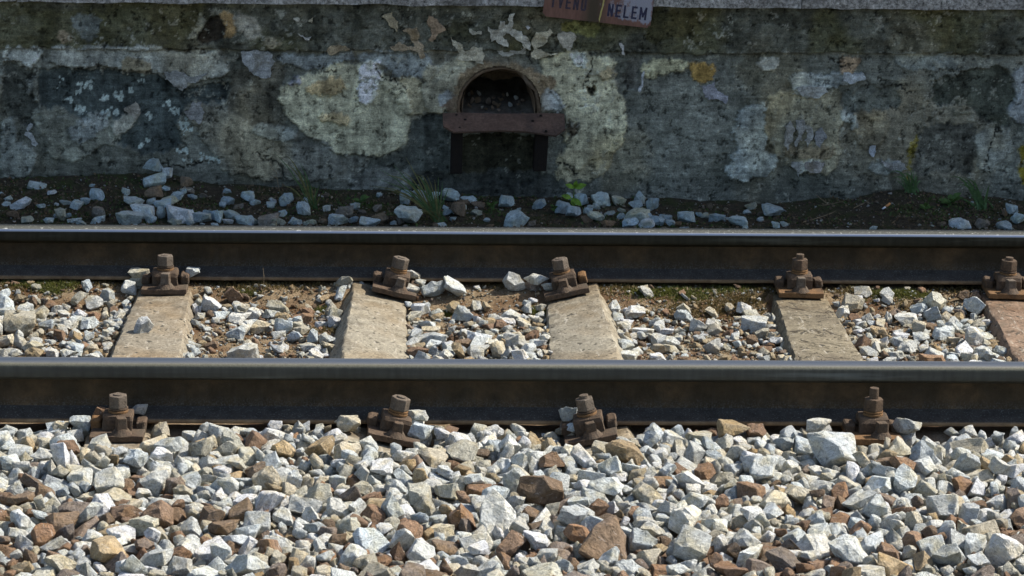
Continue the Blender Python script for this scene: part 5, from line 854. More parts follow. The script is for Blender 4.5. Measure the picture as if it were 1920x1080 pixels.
-794,825,83,4,10,-15,161,42,1178,795,95,37,-9,0,14,45,-6,521,88,31,7,-21,14,46,-141,638,84,39,-1,-1,232,52,7,813,85,35,3,-24,53,35,202,923,79,29,10,26,56,48,-492,848,87,34,-8,-9,114,40,606,447,84,16,-2,-42,2,48,254,462,85,40,4,15,105,61,471,365,96,-4,0,-40,247,48,811,454,79,-23,-37,0,58,22,136,264,88,-3,-34,15,119,60,1045,919,84,32,-7,27,161,44,868,1169,78,44,-7,13,226,33,-572,322,95,-5,6,16,175,67,-386,414,88,2,-1,-13,99,33,
595,918,66,-1,13,-10,153,56,927,359,99,23,3,-40,112,29,189,1050,78,-13,-16,6,251,28,919,336,89,17,17,18,196,47,681,475,94,8,-5,15,156,45,-258,203,85,-20,2,25,141,40,113,299,86,-9,-33,13,119,51,-796,786,74,-8,1,45,139,55,80,549,109,-37,-2,1,105,20,-427,917,79,34,7,-23,63,39,950,859,86,-2,3,-2,210,42,1326,1205,85,9,9,7,32,45,1422,735,72,-41,-1,18,217,71,1211,626,72,-43,-5,1,100,78,1115,1023,81,7,-6,39,218,39,81,437,94,11,-2,44,105,37,
-841,946,77,11,-6,-2,21,40,-357,812,79,9,6,11,42,23,-355,557,79,-4,42,6,133,29,297,942,88,8,6,9,225,41,170,789,58,3,39,12,161,54,388,647,98,-8,-14,17,203,23,798,202,91,17,32,-3,231,43,1429,935,99,-37,1,7,32,51,1383,714,79,6,19,23,21,24,-219,696,79,-5,-38,14,112,66,-867,379,86,-2,-44,-3,168,43,1247,872,81,9,0,-37,190,71,-372,394,76,42,-5,15,198,47,961,210,77,34,3,2,121,41,-184,738,66,29,4,4,251,55,238,1033,63,16,-4,-13,168,33,
1073,791,78,12,-8,-11,56,37,398,126,56,39,12,-6,71,48,-275,287,71,-10,9,0,37,51,399,719,97,0,-39,-20,62,68,1144,1052,88,11,7,32,222,45,-172,1250,103,-19,-1,-6,14,44,441,472,111,3,-4,-39,180,20,-11,1220,69,-29,-3,-1,91,76,1112,715,97,5,38,-3,4,49,254,1028,60,17,8,-19,245,41,-649,340,103,42,0,14,154,66,1512,334,94,14,-16,-15,0,41,-261,229,94,-12,-9,-14,126,35,747,312,77,45,0,-11,98,51,359,421,89,21,-42,1,91,50,685,813,80,-40,-5,-13,67,47,
983,930,72,-20,11,-32,121,50,-614,865,72,5,-6,-44,182,78,-518,1086,87,-9,-24,-11,140,29,885,873,85,10,9,17,189,34,-368,1088,85,11,12,-45,126,40,-338,657,78,3,-19,39,154,26,875,748,89,32,-11,-24,46,45,524,600,63,-33,-32,2,112,46,528,763,91,-11,-11,7,191,27,417,1062,66,-9,9,3,200,53,290,377,112,7,-45,11,77,34,527,528,87,24,-41,-1,177,31,-537,485,96,-13,2,20,215,43,-612,526,93,14,10,26,50,27,691,701,78,-34,-3,-26,84,58,1178,1095,70,26,7,-18,7,61,
749,61,64,41,-8,-18,186,56,851,226,78,11,42,2,170,68,667,538,86,-19,44,1,89,37,-92,1075,86,1,-5,-25,116,72,-159,836,96,-7,-34,-4,114,29,397,174,62,2,13,2,30,48,750,878,81,-5,1,-6,196,42,-270,944,87,-9,-1,-15,126,43,-765,379,101,6,-3,-31,66,51,1074,969,96,-3,-1,-22,208,58,1182,1167,76,-7,-36,15,11,44,1298,1144,63,-39,-6,-13,193,62,100,625,78,11,-2,-37,56,37,-473,701,86,-27,-3,-31,23,31,338,502,97,36,16,-10,28,49,718,517,85,3,-2,38,219,53,
578,547,105,0,9,-12,192,34,1128,953,82,-17,8,-31,191,31,170,383,91,2,18,42,77,27,-44,545,90,20,8,-17,126,42,-69,843,83,21,-4,23,168,45,439,1111,76,-5,-45,10,240,30,717,438,85,-12,45,1,14,39,-281,185,96,14,-6,-5,91,36,-797,1017,69,-44,1,14,14,25,-436,436,102,-4,-3,4,248,27,78,663,83,-1,34,-2,107,40,-80,1159,83,-20,-43,-2,172,38,-430,1128,84,16,1,35,55,29,1241,1134,70,-22,-36,4,7,78,-370,1025,74,28,-6,-23,200,40,-450,542,76,-40,3,-6,55,35,
-180,1115,88,12,-43,-3,207,30,352,121,62,-18,-2,-11,115,47,-689,903,68,-23,17,7,23,50,975,573,87,11,-8,-20,231,35,-366,862,65,2,4,-5,91,51,-294,373,81,-3,-1,24,189,56,-448,1151,80,-36,-10,-15,133,42,-203,620,82,-41,10,10,91,46,1050,713,70,6,-10,-29,140,65,743,845,68,32,-5,3,179,50,940,1065,73,-2,37,-14,92,43,1441,839,75,4,31,19,198,48,1487,450,76,-16,-13,-22,240,53,1077,871,69,-4,-42,7,147,58,835,439,65,1,6,-32,154,66,1131,1172,66,-11,-7,17,205,71,
730,1083,69,4,2,10,170,71,-21,974,63,-14,44,2,203,41,1273,470,93,10,5,-44,74,48,-28,949,73,10,-5,-3,117,35,1290,52,48,1,0,4,225,26,-735,798,76,2,-10,-39,14,57,362,166,80,1,-2,32,129,37,826,446,84,9,3,-22,212,24,1329,174,84,-5,36,-1,189,34,1336,1079,60,-22,-2,1,65,44,-886,445,90,-12,-1,-14,112,41,-389,177,88,-3,30,-12,28,54,144,315,101,-14,38,4,168,47,-841,1046,81,29,-12,-1,119,32,1406,610,83,2,19,-22,74,27,-627,535,85,-7,-7,36,14,35,
1386,691,72,7,11,-3,2,31,505,958,62,7,-7,13,0,47,-221,1152,65,-28,5,1,86,63,-90,601,88,-9,-3,36,42,78,226,1148,77,0,3,-32,231,31,686,1079,65,-19,24,-23,161,36,422,1214,77,-9,26,-19,105,51,-927,345,97,35,5,26,14,28,-274,643,84,-7,-4,-40,52,49,-188,836,75,17,-6,43,83,45,-554,584,63,20,3,-1,151,50,822,1109,70,3,-35,19,105,62,-737,501,96,39,-1,-20,197,45,-506,869,68,3,9,20,224,54,-243,637,87,-29,9,12,14,32,251,1076,60,0,-45,-17,154,61,
1406,376,100,-38,-12,5,93,42,-354,837,77,2,-27,-7,140,29,-302,802,85,-4,-18,-1,34,30,1444,430,80,-21,-1,-15,219,76,763,650,94,7,-41,18,106,29,861,933,67,2,-1,-23,130,58,126,864,76,11,-9,11,240,25,-112,498,104,12,40,-9,224,25,-458,253,82,-17,0,-41,52,41,492,490,109,-10,-2,-40,218,52,-984,415,98,5,0,-36,224,48,-106,1175,90,-7,-29,-19,23,35,649,178,119,-12,43,6,45,28,98,715,81,31,-1,-28,35,45,858,591,93,-40,2,14,105,48,1029,289,80,-26,-37,4,217,42,
-895,547,87,22,0,36,36,31,-809,491,79,1,38,-3,140,56,-576,496,84,17,-35,-9,21,47,938,530,88,16,0,28,60,38,-785,1094,61,-11,1,34,75,59,205,326,82,0,1,32,56,38,-409,618,82,-33,11,6,231,23,647,1126,68,-30,0,-16,193,24,593,210,84,-9,1,-3,232,29,639,75,81,23,19,-6,210,50,168,61,68,-1,2,29,9,49,-695,352,106,-14,-15,15,246,44,-970,382,94,-1,11,-28,30,37,-134,1174,95,25,5,13,98,40,395,973,69,4,-8,1,145,66,-795,1233,75,-27,-24,11,91,58,
1191,1217,91,-20,10,-34,0,35,240,497,78,-32,26,-7,175,56,-767,538,59,4,-8,28,140,35,-271,1143,72,-34,-9,-15,219,66,458,748,74,-8,0,-14,53,78,101,347,96,-16,-6,20,77,46,866,1236,86,36,5,-8,95,51,-197,1096,84,-36,-14,-11,226,39,842,395,89,-14,13,-2,105,44,-34,530,70,24,10,0,226,35,854,475,95,1,-9,7,210,40,535,980,67,-9,-8,-3,102,49,-644,1175,81,-20,13,13,37,31,-103,640,91,-42,-9,12,147,41,16,1028,73,-16,-14,11,233,31,-274,609,84,-6,-38,8,119,29,
-423,868,63,-27,-5,-24,168,59,519,560,89,-2,-2,37,14,61,-868,621,94,-21,0,-3,90,17,1400,1055,85,-37,0,5,49,37,371,1189,82,22,6,-26,232,45,34,622,95,9,1,-38,28,39,-99,479,105,17,-39,-5,91,35,-183,498,91,0,-29,11,154,30,684,313,77,-6,-27,9,169,39,-140,540,106,-42,2,0,168,29,-851,536,78,14,-6,-35,112,47,-739,949,71,-13,1,40,175,42,355,658,75,16,5,38,95,39,664,1002,81,-38,-2,23,30,54,1030,498,79,-41,12,-11,1,36,772,789,67,-7,14,17,231,47,
1492,111,88,-6,-35,-22,105,36,1342,1140,78,13,4,-5,0,37,-888,251,76,-40,-1,-20,221,40,318,1017,87,24,-3,-32,151,26,-518,290,73,14,10,-35,85,50,395,406,91,-4,7,18,84,56,-678,322,100,-18,-40,10,224,38,287,784,92,35,-14,-2,23,32,1343,241,82,-5,-2,-43,154,41,586,521,102,16,11,-29,196,27,-754,1101,86,5,-8,-1,46,43,-522,1081,72,1,5,-4,106,34,856,256,99,-18,-8,-18,127,33,988,771,81,-44,-2,-9,149,48,456,1193,82,-32,11,-7,200,32,323,335,108,-5,5,3,196,40,
-180,386,87,-29,-4,-13,238,28,1000,579,88,31,-6,12,77,40,296,965,63,8,-33,0,56,40,30,601,68,-8,-40,-6,7,76,921,566,92,1,36,-26,94,34,-333,402,87,-24,9,-10,14,43,391,941,81,-30,10,26,239,16,-718,535,83,12,-1,-17,1,31,774,651,80,9,-20,20,133,29,23,570,90,-18,44,-2,70,36,1256,1075,77,19,9,16,0,38,73,637,80,-6,27,25,70,36,-314,883,61,-39,-1,-28,207,50,-649,852,83,-27,0,18,245,37,-216,414,76,-5,1,17,14,39,109,587,72,41,-1,-21,14,47,
-873,114,67,-4,44,1,211,73,-12,915,74,-5,4,-31,189,55,1301,623,91,-13,4,21,77,27,1396,602,77,2,2,-27,90,23,-395,902,68,-9,-42,0,210,39,-783,915,65,-27,5,30,240,50,-34,863,71,8,-38,-16,175,57,631,673,97,22,1,22,102,46,1088,671,67,37,5,-15,203,52,894,400,71,43,7,15,7,75,-609,1055,78,34,6,13,88,57,203,962,57,-3,-3,0,42,53,-494,1159,72,-35,-1,-12,189,42,1392,1023,78,17,-2,26,206,35,-927,643,66,13,-35,-18,231,44,-318,790,89,17,-13,-23,228,46,
115,177,60,3,1,-38,210,63,-503,726,83,-36,-9,8,84,41,137,182,88,12,-2,-45,126,36,-214,304,74,-2,-40,3,203,51,1211,751,75,18,5,-24,170,55,1510,498,121,-31,0,-31,91,38,48,385,93,41,-11,-15,84,46,-193,155,81,-40,-9,-6,172,48,-294,961,88,-20,-34,11,43,35,1058,639,61,1,1,-30,57,59,-286,875,73,15,3,15,14,42,766,1248,93,8,35,11,94,44,1259,319,105,20,33,0,174,43,264,916,69,-17,-5,-22,128,78,462,667,102,5,4,-12,94,39,1227,325,93,-27,2,-38,212,28,
1413,910,83,16,-4,-41,42,45,-870,1169,71,4,-11,33,116,28,-26,1089,74,-1,-1,-19,11,27,-268,693,96,44,-3,18,140,33,-895,750,73,-22,0,5,200,68,508,1191,84,-29,9,29,223,26,-491,99,82,36,-4,-18,43,35,-294,784,69,-4,-29,-23,52,39,234,1130,74,44,-2,2,189,31,-647,382,109,-7,43,-1,120,36,-304,756,65,11,-8,-4,7,53,-462,1008,86,13,-1,12,212,51,929,215,86,-9,3,20,133,32,987,966,81,7,8,-31,16,62,-629,752,99,-18,-40,-5,210,32,896,1131,77,-4,-1,-8,73,30,
1081,532,83,11,0,-10,189,45,1521,485,80,-24,-4,28,21,70,-873,588,68,3,-6,20,203,60,-398,869,59,-22,-8,22,189,41,-226,226,84,-10,15,-31,231,56,1078,1219,85,-26,10,8,51,42,-326,726,75,-29,-2,22,156,51,836,525,93,-17,-4,15,207,25,1159,647,78,-6,0,-44,105,50,-488,418,99,-34,-2,8,226,19,946,561,68,-19,5,-30,171,53,932,374,76,-11,2,27,77,35,-684,1230,88,41,8,-12,182,48,587,1189,73,-6,43,1,102,69,-284,426,91,24,4,-23,126,40,213,442,77,22,1,-28,245,33,
1272,961,96,14,40,-11,20,47,1202,364,102,-18,3,38,196,47,-192,717,72,41,4,0,100,36,-594,392,90,1,3,-14,165,52,1046,1084,98,18,10,-30,90,26,-18,570,85,0,-2,27,28,41,901,625,86,-7,-6,42,80,54,1241,1193,84,39,-11,15,137,29,-631,546,63,-18,-3,-20,49,49,-310,617,90,36,1,1,81,34,1428,608,69,3,1,-24,49,69,1446,285,89,-12,4,-29,238,55,493,369,110,-25,-5,24,70,38,-440,605,72,7,2,-27,196,27,244,197,68,-9,15,-22,134,64,-121,859,84,-1,5,-25,231,52,
540,859,87,-20,-6,-25,155,30,1459,513,62,-19,-43,5,14,61,-876,958,66,23,-6,9,95,41,390,1168,89,39,-2,9,91,19,745,1037,57,-15,-7,39,88,36,512,860,72,0,-9,37,81,48,-302,1070,89,-21,-14,-5,109,32,945,1161,81,-12,3,-5,236,21,107,1185,70,-4,-15,8,178,48,936,502,82,14,5,12,37,33,162,1088,72,-21,4,27,194,24,334,1155,82,0,-4,20,57,51,849,776,68,24,10,-30,51,54,324,310,82,-24,2,-25,84,62,1240,1091,88,2,11,-23,53,30,748,786,91,-2,-7,-5,139,22,
-896,638,90,-14,-5,34,182,21,985,672,76,-21,-6,-7,245,31,-454,571,67,-40,1,4,0,60,376,787,90,16,-43,0,161,29,185,373,72,16,0,-36,168,28,-792,416,106,-3,34,25,140,53,-13,610,83,39,3,0,224,44,653,129,73,16,-2,-3,84,66,356,626,86,-26,-7,10,126,67,691,968,96,2,11,5,185,40,-795,371,105,7,10,35,84,32,-784,358,92,6,42,16,247,34,178,842,63,29,-6,-27,16,42,-856,615,92,-14,33,-2,84,19,316,999,64,-1,-40,-10,49,55,-173,304,79,-5,43,-8,58,34,
-297,941,89,15,-7,15,7,26,-824,970,87,-9,0,23,203,23,741,461,67,2,-28,15,175,49,752,286,86,10,43,-13,42,29,1314,1102,58,34,-6,23,7,39,420,1098,65,17,8,0,250,60,1415,689,68,-38,12,-12,137,29,332,913,61,-3,-6,-4,42,53,443,493,91,-9,1,42,119,57,1,379,93,44,4,-6,21,58,242,524,73,-21,-1,5,217,58,58,782,78,-25,-1,-9,25,26,-229,661,92,-7,5,-22,163,29,398,929,73,-3,-2,-20,113,23,-789,513,83,25,3,-16,144,24,707,1074,57,-6,8,-6,197,29,
-573,986,97,40,-2,16,11,35,242,978,64,-29,-13,10,36,54,307,265,79,-22,-7,0,85,50,-249,752,62,-10,0,-16,112,58,485,458,99,-21,-4,-5,218,34,908,959,73,-19,14,-31,105,50,-39,601,62,-26,6,-12,84,50,1209,1113,79,-20,-2,-45,84,34,1022,321,76,-8,4,17,231,44,-580,891,85,1,5,-29,2,49,-1018,100,90,-19,6,-22,135,63,-576,983,67,-42,-1,-15,77,64,-399,341,73,-6,3,-30,105,25,290,329,94,5,1,5,35,38,602,131,79,14,0,-40,182,38,770,461,85,-22,-11,-3,56,39,
377,753,65,0,41,4,217,68,166,407,90,31,-2,28,30,28,-515,122,68,-5,37,11,30,55,959,999,64,-3,-37,-10,64,43,269,390,105,15,5,30,10,30,682,785,77,-20,0,-2,177,27,594,1075,71,38,4,21,88,25,-815,1127,91,2,-4,18,108,24,991,820,87,-22,-7,8,102,24,-580,670,80,14,-34,11,74,30,561,868,70,41,-8,11,91,63,-53,1139,79,30,5,32,75,62,1217,415,112,-22,2,-16,70,53,21,1161,98,-4,-13,11,27,25,-147,599,75,-16,3,-17,182,33,945,300,90,9,6,-32,56,45,
291,911,61,-16,2,22,123,37,-804,320,87,26,-3,19,246,78,-883,298,69,3,28,7,231,20,17,790,73,36,-8,16,102,39,216,990,70,-17,0,22,231,29,710,1140,59,4,-4,34,210,55,760,971,71,21,-9,-15,63,36,103,1309,100,-17,-1,19,184,78,1225,1076,64,-30,-4,30,132,78,1383,478,63,0,-1,36,233,78,-751,824,64,26,3,-18,132,61,-287,230,58,0,42,-4,71,60,665,1217,76,29,7,-4,135,48,1405,670,59,-4,-1,-41,98,57,-566,614,60,26,-2,38,14,50,359,380,75,2,-45,20,91,55,
1160,386,98,-6,41,-18,182,36,552,1076,56,2,-2,-43,214,45,157,652,88,37,1,8,175,39,698,1103,57,-13,-7,-23,207,37,-58,337,101,-8,35,20,156,33,-819,1106,81,-3,12,21,121,29,-20,1048,58,1,0,-36,91,42,657,561,64,7,-4,-44,210,78,524,916,76,11,14,22,238,32,517,895,57,-22,2,-16,160,32,-642,1135,65,-2,-9,-8,175,43,697,574,82,-1,-45,-5,161,33,1145,617,87,28,-5,-25,8,40,740,343,67,8,43,-13,140,59,-389,916,77,-16,-41,7,189,30,-464,310,75,6,-5,-12,224,78,
830,747,88,19,2,7,0,56,-185,652,55,2,44,18,245,38,921,743,72,21,3,1,105,34,537,617,86,5,10,-41,60,24,1237,773,66,-23,19,-25,21,42,-82,536,86,32,6,24,28,32,1354,805,82,-18,6,19,223,27,1546,180,81,4,36,4,70,32,657,661,68,-44,4,12,223,78,278,249,88,-33,-4,26,84,41,638,161,74,-36,-2,13,164,29,119,49,58,12,5,-1,114,51,848,48,54,-5,0,-32,238,61,-100,730,94,-18,-35,6,168,39,-274,705,77,3,44,-19,42,53,-670,811,96,-13,2,-33,35,27,
-224,795,81,-14,-1,-27,156,42,2,653,67,0,1,14,77,61,-100,755,80,-2,-1,-30,223,38,104,794,66,9,36,20,126,32,537,822,66,3,-19,0,28,44,170,754,62,3,-9,-5,33,23,1183,1129,75,-3,-5,30,140,32,495,399,101,34,-1,-14,140,33,1237,341,91,-5,-5,7,126,34,-674,1146,65,-4,36,6,165,49,-267,1222,82,-2,36,-28,152,54,1094,312,90,7,7,-33,140,55,1511,434,100,-36,-13,12,91,40,856,442,82,-24,12,8,72,43,775,421,70,-10,-11,-26,217,58,-966,421,78,3,3,-37,231,44,
1327,1053,62,24,2,-40,65,42,333,943,62,-11,-37,-7,224,46,786,976,60,21,5,-15,6,44,11,920,55,2,39,6,142,36,-450,856,66,-32,1,17,60,48,-776,999,68,9,32,-20,21,22,-925,548,81,-11,-5,-24,14,45,800,1006,65,-26,-5,-27,221,40,-654,452,93,-44,0,20,196,30,-793,452,96,4,-10,33,185,32,1470,482,62,24,0,-42,181,44,-883,287,56,16,8,-7,105,42,-569,342,71,-1,-37,29,58,78,609,97,66,11,-3,26,58,51,-32,333,91,-10,-1,-22,98,57,860,461,69,-17,-12,-32,0,40,
767,520,63,19,-1,-43,170,60,618,232,71,7,0,-41,112,51,-20,1146,79,-7,-32,-16,194,34,-828,1026,61,-24,14,27,130,26,-276,230,105,-13,-30,-22,224,31,930,593,56,18,2,38,112,31,-538,352,92,43,8,-7,38,19,1084,770,60,-16,-3,26,84,44,-333,500,79,-42,-7,0,189,32,497,918,62,-1,-44,-17,139,44,1359,584,62,4,-33,24,167,43,1279,1088,78,15,-12,23,156,61,-475,817,80,6,4,-14,49,43,504,1162,60,-2,-2,4,184,59,1554,118,84,2,-13,7,28,32,553,948,65,-39,3,1,32,58,
-109,1230,98,1,-42,3,107,46,509,760,70,32,-20,7,84,46,-357,63,62,-15,11,4,133,43,777,939,65,-7,6,-20,123,48,312,743,74,-9,36,5,135,45,613,338,94,-29,-1,19,28,25,82,766,62,10,-13,31,144,40,-732,573,66,-36,-4,8,83,66,-162,557,66,21,-5,-7,112,45,1205,1005,64,31,10,-23,219,47,-398,563,63,-24,-5,14,205,45,815,203,73,-18,4,36,203,21,1021,362,76,33,-5,-27,53,35,331,1250,90,4,-16,-9,81,36,-558,927,64,19,14,4,186,46,361,193,89,35,-6,12,63,41,
261,276,89,18,-1,-8,92,42,-213,1196,78,1,-36,15,249,66,-808,871,91,17,-2,22,5,36,187,90,57,-8,10,-29,199,39,-509,1031,75,-43,-1,-12,168,69,32,1106,85,-8,40,0,170,29,-141,1047,57,18,-8,-4,148,29,654,901,71,36,7,13,173,78,934,857,61,-28,2,-18,182,55,-286,335,81,4,-9,34,16,34,78,365,73,-6,8,27,70,66,1111,805,58,-2,-42,-10,140,49,1153,354,94,-11,2,-5,73,41,-526,1169,81,12,11,23,154,54,934,1179,76,16,36,6,177,31,1199,945,91,17,7,-12,11,55,
973,289,76,6,-7,-33,72,58,72,997,58,-2,-2,34,186,48,-408,526,93,-27,1,1,7,44,948,965,84,-37,-7,10,154,58,-350,423,76,-38,-10,10,226,38,792,479,68,3,33,-7,22,48,2,478,95,15,-3,39,1,35,1109,383,89,4,1,27,155,24,346,851,61,5,-3,-10,27,42,-321,845,55,8,-4,-38,29,32,1368,1112,70,-15,3,7,154,37,-149,886,80,21,-8,3,74,40,-133,571,86,-12,12,28,119,32,-780,600,62,19,39,1,2,51,212,898,56,39,2,-1,49,29,-846,396,96,1,-44,0,70,34,
-118,1066,59,11,42,-11,231,38,102,907,61,-19,-1,12,165,30,1405,433,76,-25,-10,30,163,58,206,763,65,4,8,1,56,55,499,898,82,-39,8,13,91,29,-504,1208,80,-7,36,-7,89,64,645,1099,58,-13,33,20,147,30,-669,1045,55,0,-1,-22,141,36,-878,794,76,33,-8,-21,84,66,-27,657,82,-2,-5,-32,112,31,-663,1044,79,-9,4,41,58,44,1162,476,95,16,1,-9,42,38,-557,243,67,-4,35,-26,245,61,836,672,91,-36,-2,-4,233,27,-464,954,90,8,-4,13,32,37,-139,835,80,-31,7,-20,50,25,
128,793,63,-7,0,37,165,42,-198,960,68,-38,2,5,98,25,1025,178,90,1,-41,-20,176,51,-761,425,95,17,3,25,189,26,653,288,75,4,37,5,91,36,558,459,107,43,-2,9,126,30,-391,824,55,40,-1,-8,10,39,-255,662,60,7,-4,8,210,56,-44,631,69,-35,-11,10,222,51,129,591,58,-8,-39,-11,35,33,1047,519,79,-30,9,2,49,32,-811,861,63,1,0,5,224,66,-217,941,81,-7,-37,1,251,22,-838,663,86,3,17,28,67,33,-305,699,67,28,10,9,7,28,1103,961,72,-7,-4,-22,127,52,
822,964,57,-32,8,10,29,27,675,1134,60,31,-3,22,175,40,1112,731,67,12,0,-40,28,63,541,561,63,3,-1,-35,241,42,-182,1105,59,-2,-41,24,121,62,117,557,86,-13,-2,-26,99,44,1158,336,91,9,38,-16,224,24,66,851,66,0,2,-27,16,27,-853,186,81,37,-2,6,44,78,86,465,100,17,4,15,84,32,-604,597,68,31,10,27,168,53,147,517,96,-13,-30,-6,8,27,1069,383,71,-34,1,8,147,65,1392,1133,66,-29,3,11,49,74,1365,817,83,-17,-39,2,143,24,1306,1113,72,37,-5,-14,72,28,
713,112,65,34,-2,-26,162,54,-250,392,71,39,0,16,21,50,930,65,58,35,4,-19,7,61,-722,670,79,12,8,44,247,38,-671,764,70,12,2,-31,184,43,-333,625,87,-2,2,38,2,22,-792,391,109,11,-29,-7,16,26,1408,1026,92,11,-1,16,182,43,-801,1026,54,28,-3,27,74,27,297,111,73,-12,-5,-37,63,69,-68,1212,81,-6,5,-25,84,67,1512,167,63,9,2,25,113,45,182,724,60,24,-1,36,65,42,885,726,71,-19,8,36,177,54,1088,735,96,-22,35,-4,182,38,1307,360,78,13,-5,-11,196,36,
731,116,87,-37,0,-24,140,37,301,195,63,-45,0,-9,118,56,228,927,55,0,0,-34,231,40,1482,179,62,-3,-42,-18,37,57,1310,1000,82,10,-5,-21,151,40,528,739,71,19,41,-4,110,60,-31,452,117,43,6,3,44,52,-404,680,70,-11,-43,-1,0,36,-849,700,81,7,0,-40,14,54,1554,72,61,-5,13,-33,112,52,887,1086,64,9,-41,4,81,62,1313,675,61,-38,4,0,165,45,1499,232,69,-1,6,-43,133,30,-449,434,76,-1,42,5,247,61,-464,210,65,8,-10,-5,23,52,384,1152,72,-14,11,-11,162,38,
1553,487,118,3,-4,-39,220,64,1639,459,90,0,-10,21,231,55,1609,480,83,14,7,4,0,49,1584,91,62,-22,8,-33,49,43,1639,541,90,24,-5,38,189,32,1628,374,80,7,1,-34,24,48,1421,154,72,-35,11,3,91,58,-339,509,97,-19,-3,5,42,24,-462,129,69,22,0,13,189,70,-493,212,85,-14,0,-29,38,45,1572,118,69,-21,5,31,126,44,-1140,80,67,-39,-8,4,53,78,-1132,175,70,8,-3,-21,92,36,-1083,88,67,24,-31,0,133,42,-441,79,84,-1,9,10,179,51,172,298,87,12,4,45,147,53,
-531,162,61,20,1,27,35,46,1634,259,77,-33,-5,-8,93,47,181,99,69,2,-36,-27,14,23,1276,250,98,10,38,19,30,45,-1003,486,98,40,-6,-4,91,37,-1110,470,121,1,42,-10,91,47,-413,271,67,-40,-14,-2,77,66,-511,243,80,-4,0,-32,79,47,-861,260,60,0,0,-23,120,56,1594,559,86,5,10,15,28,34,1519,548,108,39,1,10,143,35,1697,302,112,1,-37,21,105,45,762,1156,61,-44,4,17,217,57,1558,396,85,-3,-4,-45,119,56,-1092,172,62,0,45,-22,0,70,368,379,102,11,5,-25,70,50,
-909,1063,57,0,-45,-18,46,46,1110,1239,73,9,-11,-37,186,44,973,1191,80,-11,3,21,161,37,1494,607,97,-21,-2,-4,182,35,1535,687,92,13,40,11,80,34,1574,656,90,-3,41,1,93,71,1631,679,90,-5,-43,-8,193,49,-1018,588,88,45,-13,6,148,48,-979,589,83,-7,8,42,210,57,939,1201,70,-37,-6,-15,0,47,805,1233,77,-22,2,4,21,30,724,1191,56,10,5,-37,74,46,529,1208,67,13,-1,17,174,71,452,1175,69,-22,41,-1,49,38,271,1168,58,12,0,24,44,39,244,1182,65,-11,0,9,231,38,
121,1168,68,1,35,-4,74,34,-810,1191,64,1,0,-19,85,58,-915,1223,82,9,-39,-7,10,77,-965,1200,82,-42,0,-11,189,40,-1019,1199,77,10,3,-16,91,64,1444,1261,68,-16,43,-2,234,52,1223,664,60,-19,1,-29,108,38,1349,1282,70,-35,0,3,214,40,1199,1227,67,5,30,28,133,34,165,1104,62,-29,-11,-5,131,39,-832,1038,57,6,-18,-29,45,25,-968,1023,77,38,12,7,71,50,1431,1079,80,28,33,6,193,78,1340,1113,62,-4,11,18,189,39,-1003,462,72,-4,5,-26,196,77,153,1122,69,-1,-4,-42,221,23,
37,1086,61,0,-11,32,219,44,-467,1096,67,-33,-1,-21,159,62,1441,1185,77,12,-14,-28,60,78,1426,1124,90,-8,-4,-34,224,47,1080,1130,54,-24,41,-2,77,19,1054,1133,56,-4,45,-16,9,45,968,1164,72,14,1,33,14,23,914,1193,77,13,7,-26,112,30,645,1138,56,14,-3,-40,19,24,166,1143,56,-21,-8,32,193,31,-183,1143,77,29,8,21,233,25,-539,1186,73,-8,16,-41,116,30,-849,1155,57,34,1,-9,15,46,-917,1167,91,25,-36,3,91,31,1446,1231,84,35,11,-8,185,53,1212,1202,72,15,-6,-2,133,33,
1238,1273,63,8,2,3,167,39,1074,1252,80,-18,0,17,121,40,930,1250,77,8,-2,17,160,25,732,1321,75,9,-1,14,214,39,684,1266,72,20,8,15,70,71,573,1307,88,-10,-7,-26,190,50,357,1322,69,32,12,-23,109,56,-24,563,102,-20,-9,-28,35,21,310,1274,90,-4,-18,-4,27,36,-88,1295,62,-9,-1,28,114,61,-183,1339,76,-32,32,2,182,73,-242,1329,78,45,4,-15,91,55,324,571,111,29,16,2,186,28,-466,1316,80,44,6,9,107,33,-558,1311,80,-6,-17,19,142,66,-714,1325,82,6,-15,3,5,48,
-776,1070,56,44,-1,17,137,27,-799,1286,79,28,-1,9,133,71,-878,1282,70,-11,21,-31,88,39,-950,1295,63,-1,-8,-2,154,43,756,1343,75,18,31,-11,89,41,-8,1397,99,-29,11,17,25,40,-876,1358,89,29,6,-10,53,55,-965,1385,83,13,37,3,214,78,1313,1312,71,-1,-31,4,135,50,-945,1247,91,-45,0,12,32,36,-909,1291,80,5,44,-5,231,53,-869,1252,65,22,4,4,182,51,902,1238,73,-7,-43,-6,33,32,697,1215,81,-14,-26,21,10,41,461,576,93,-14,-35,4,221,30,569,624,103,9,-1,36,42,41,
585,1271,64,13,6,-10,13,56,471,1254,72,42,-6,-19,123,37,440,1231,71,-3,4,10,154,57,356,1216,61,-15,2,-45,203,49,286,1249,72,5,38,21,67,51,118,1232,66,-20,19,6,77,37,1642,86,65,-3,4,-3,176,78,54,1240,63,-6,44,-16,71,78,-198,1247,84,-9,-34,21,122,52,-491,1266,86,23,6,3,187,44,1562,606,89,-3,44,16,97,51,1617,558,100,42,-4,-17,210,43,-1031,525,92,-17,1,18,178,71,-996,556,93,24,-1,13,212,45,-534,1230,82,-1,34,-17,245,30,-568,1242,85,-43,-2,0,49,46,
-609,1242,84,-5,33,23,23,40,-661,1288,79,12,0,-44,120,29,-50,1257,72,-28,-2,35,189,50,-1096,435,104,39,1,-26,37,30,-194,393,77,23,37,3,175,21,-1021,461,118,-18,-3,-27,20,42,144,201,84,14,-5,-38,156,43,194,1291,67,13,28,10,144,47,-397,1274,65,10,2,26,224,50,818,139,89,8,-34,-5,210,39,-683,1322,67,12,-1,-11,133,50,-849,1303,67,36,-6,20,140,61,-932,1326,77,-35,-1,22,52,40,1490,119,55,-29,4,32,51,47,-460,79,66,-4,30,-32,14,50,-533,91,54,-10,-6,38,128,51,
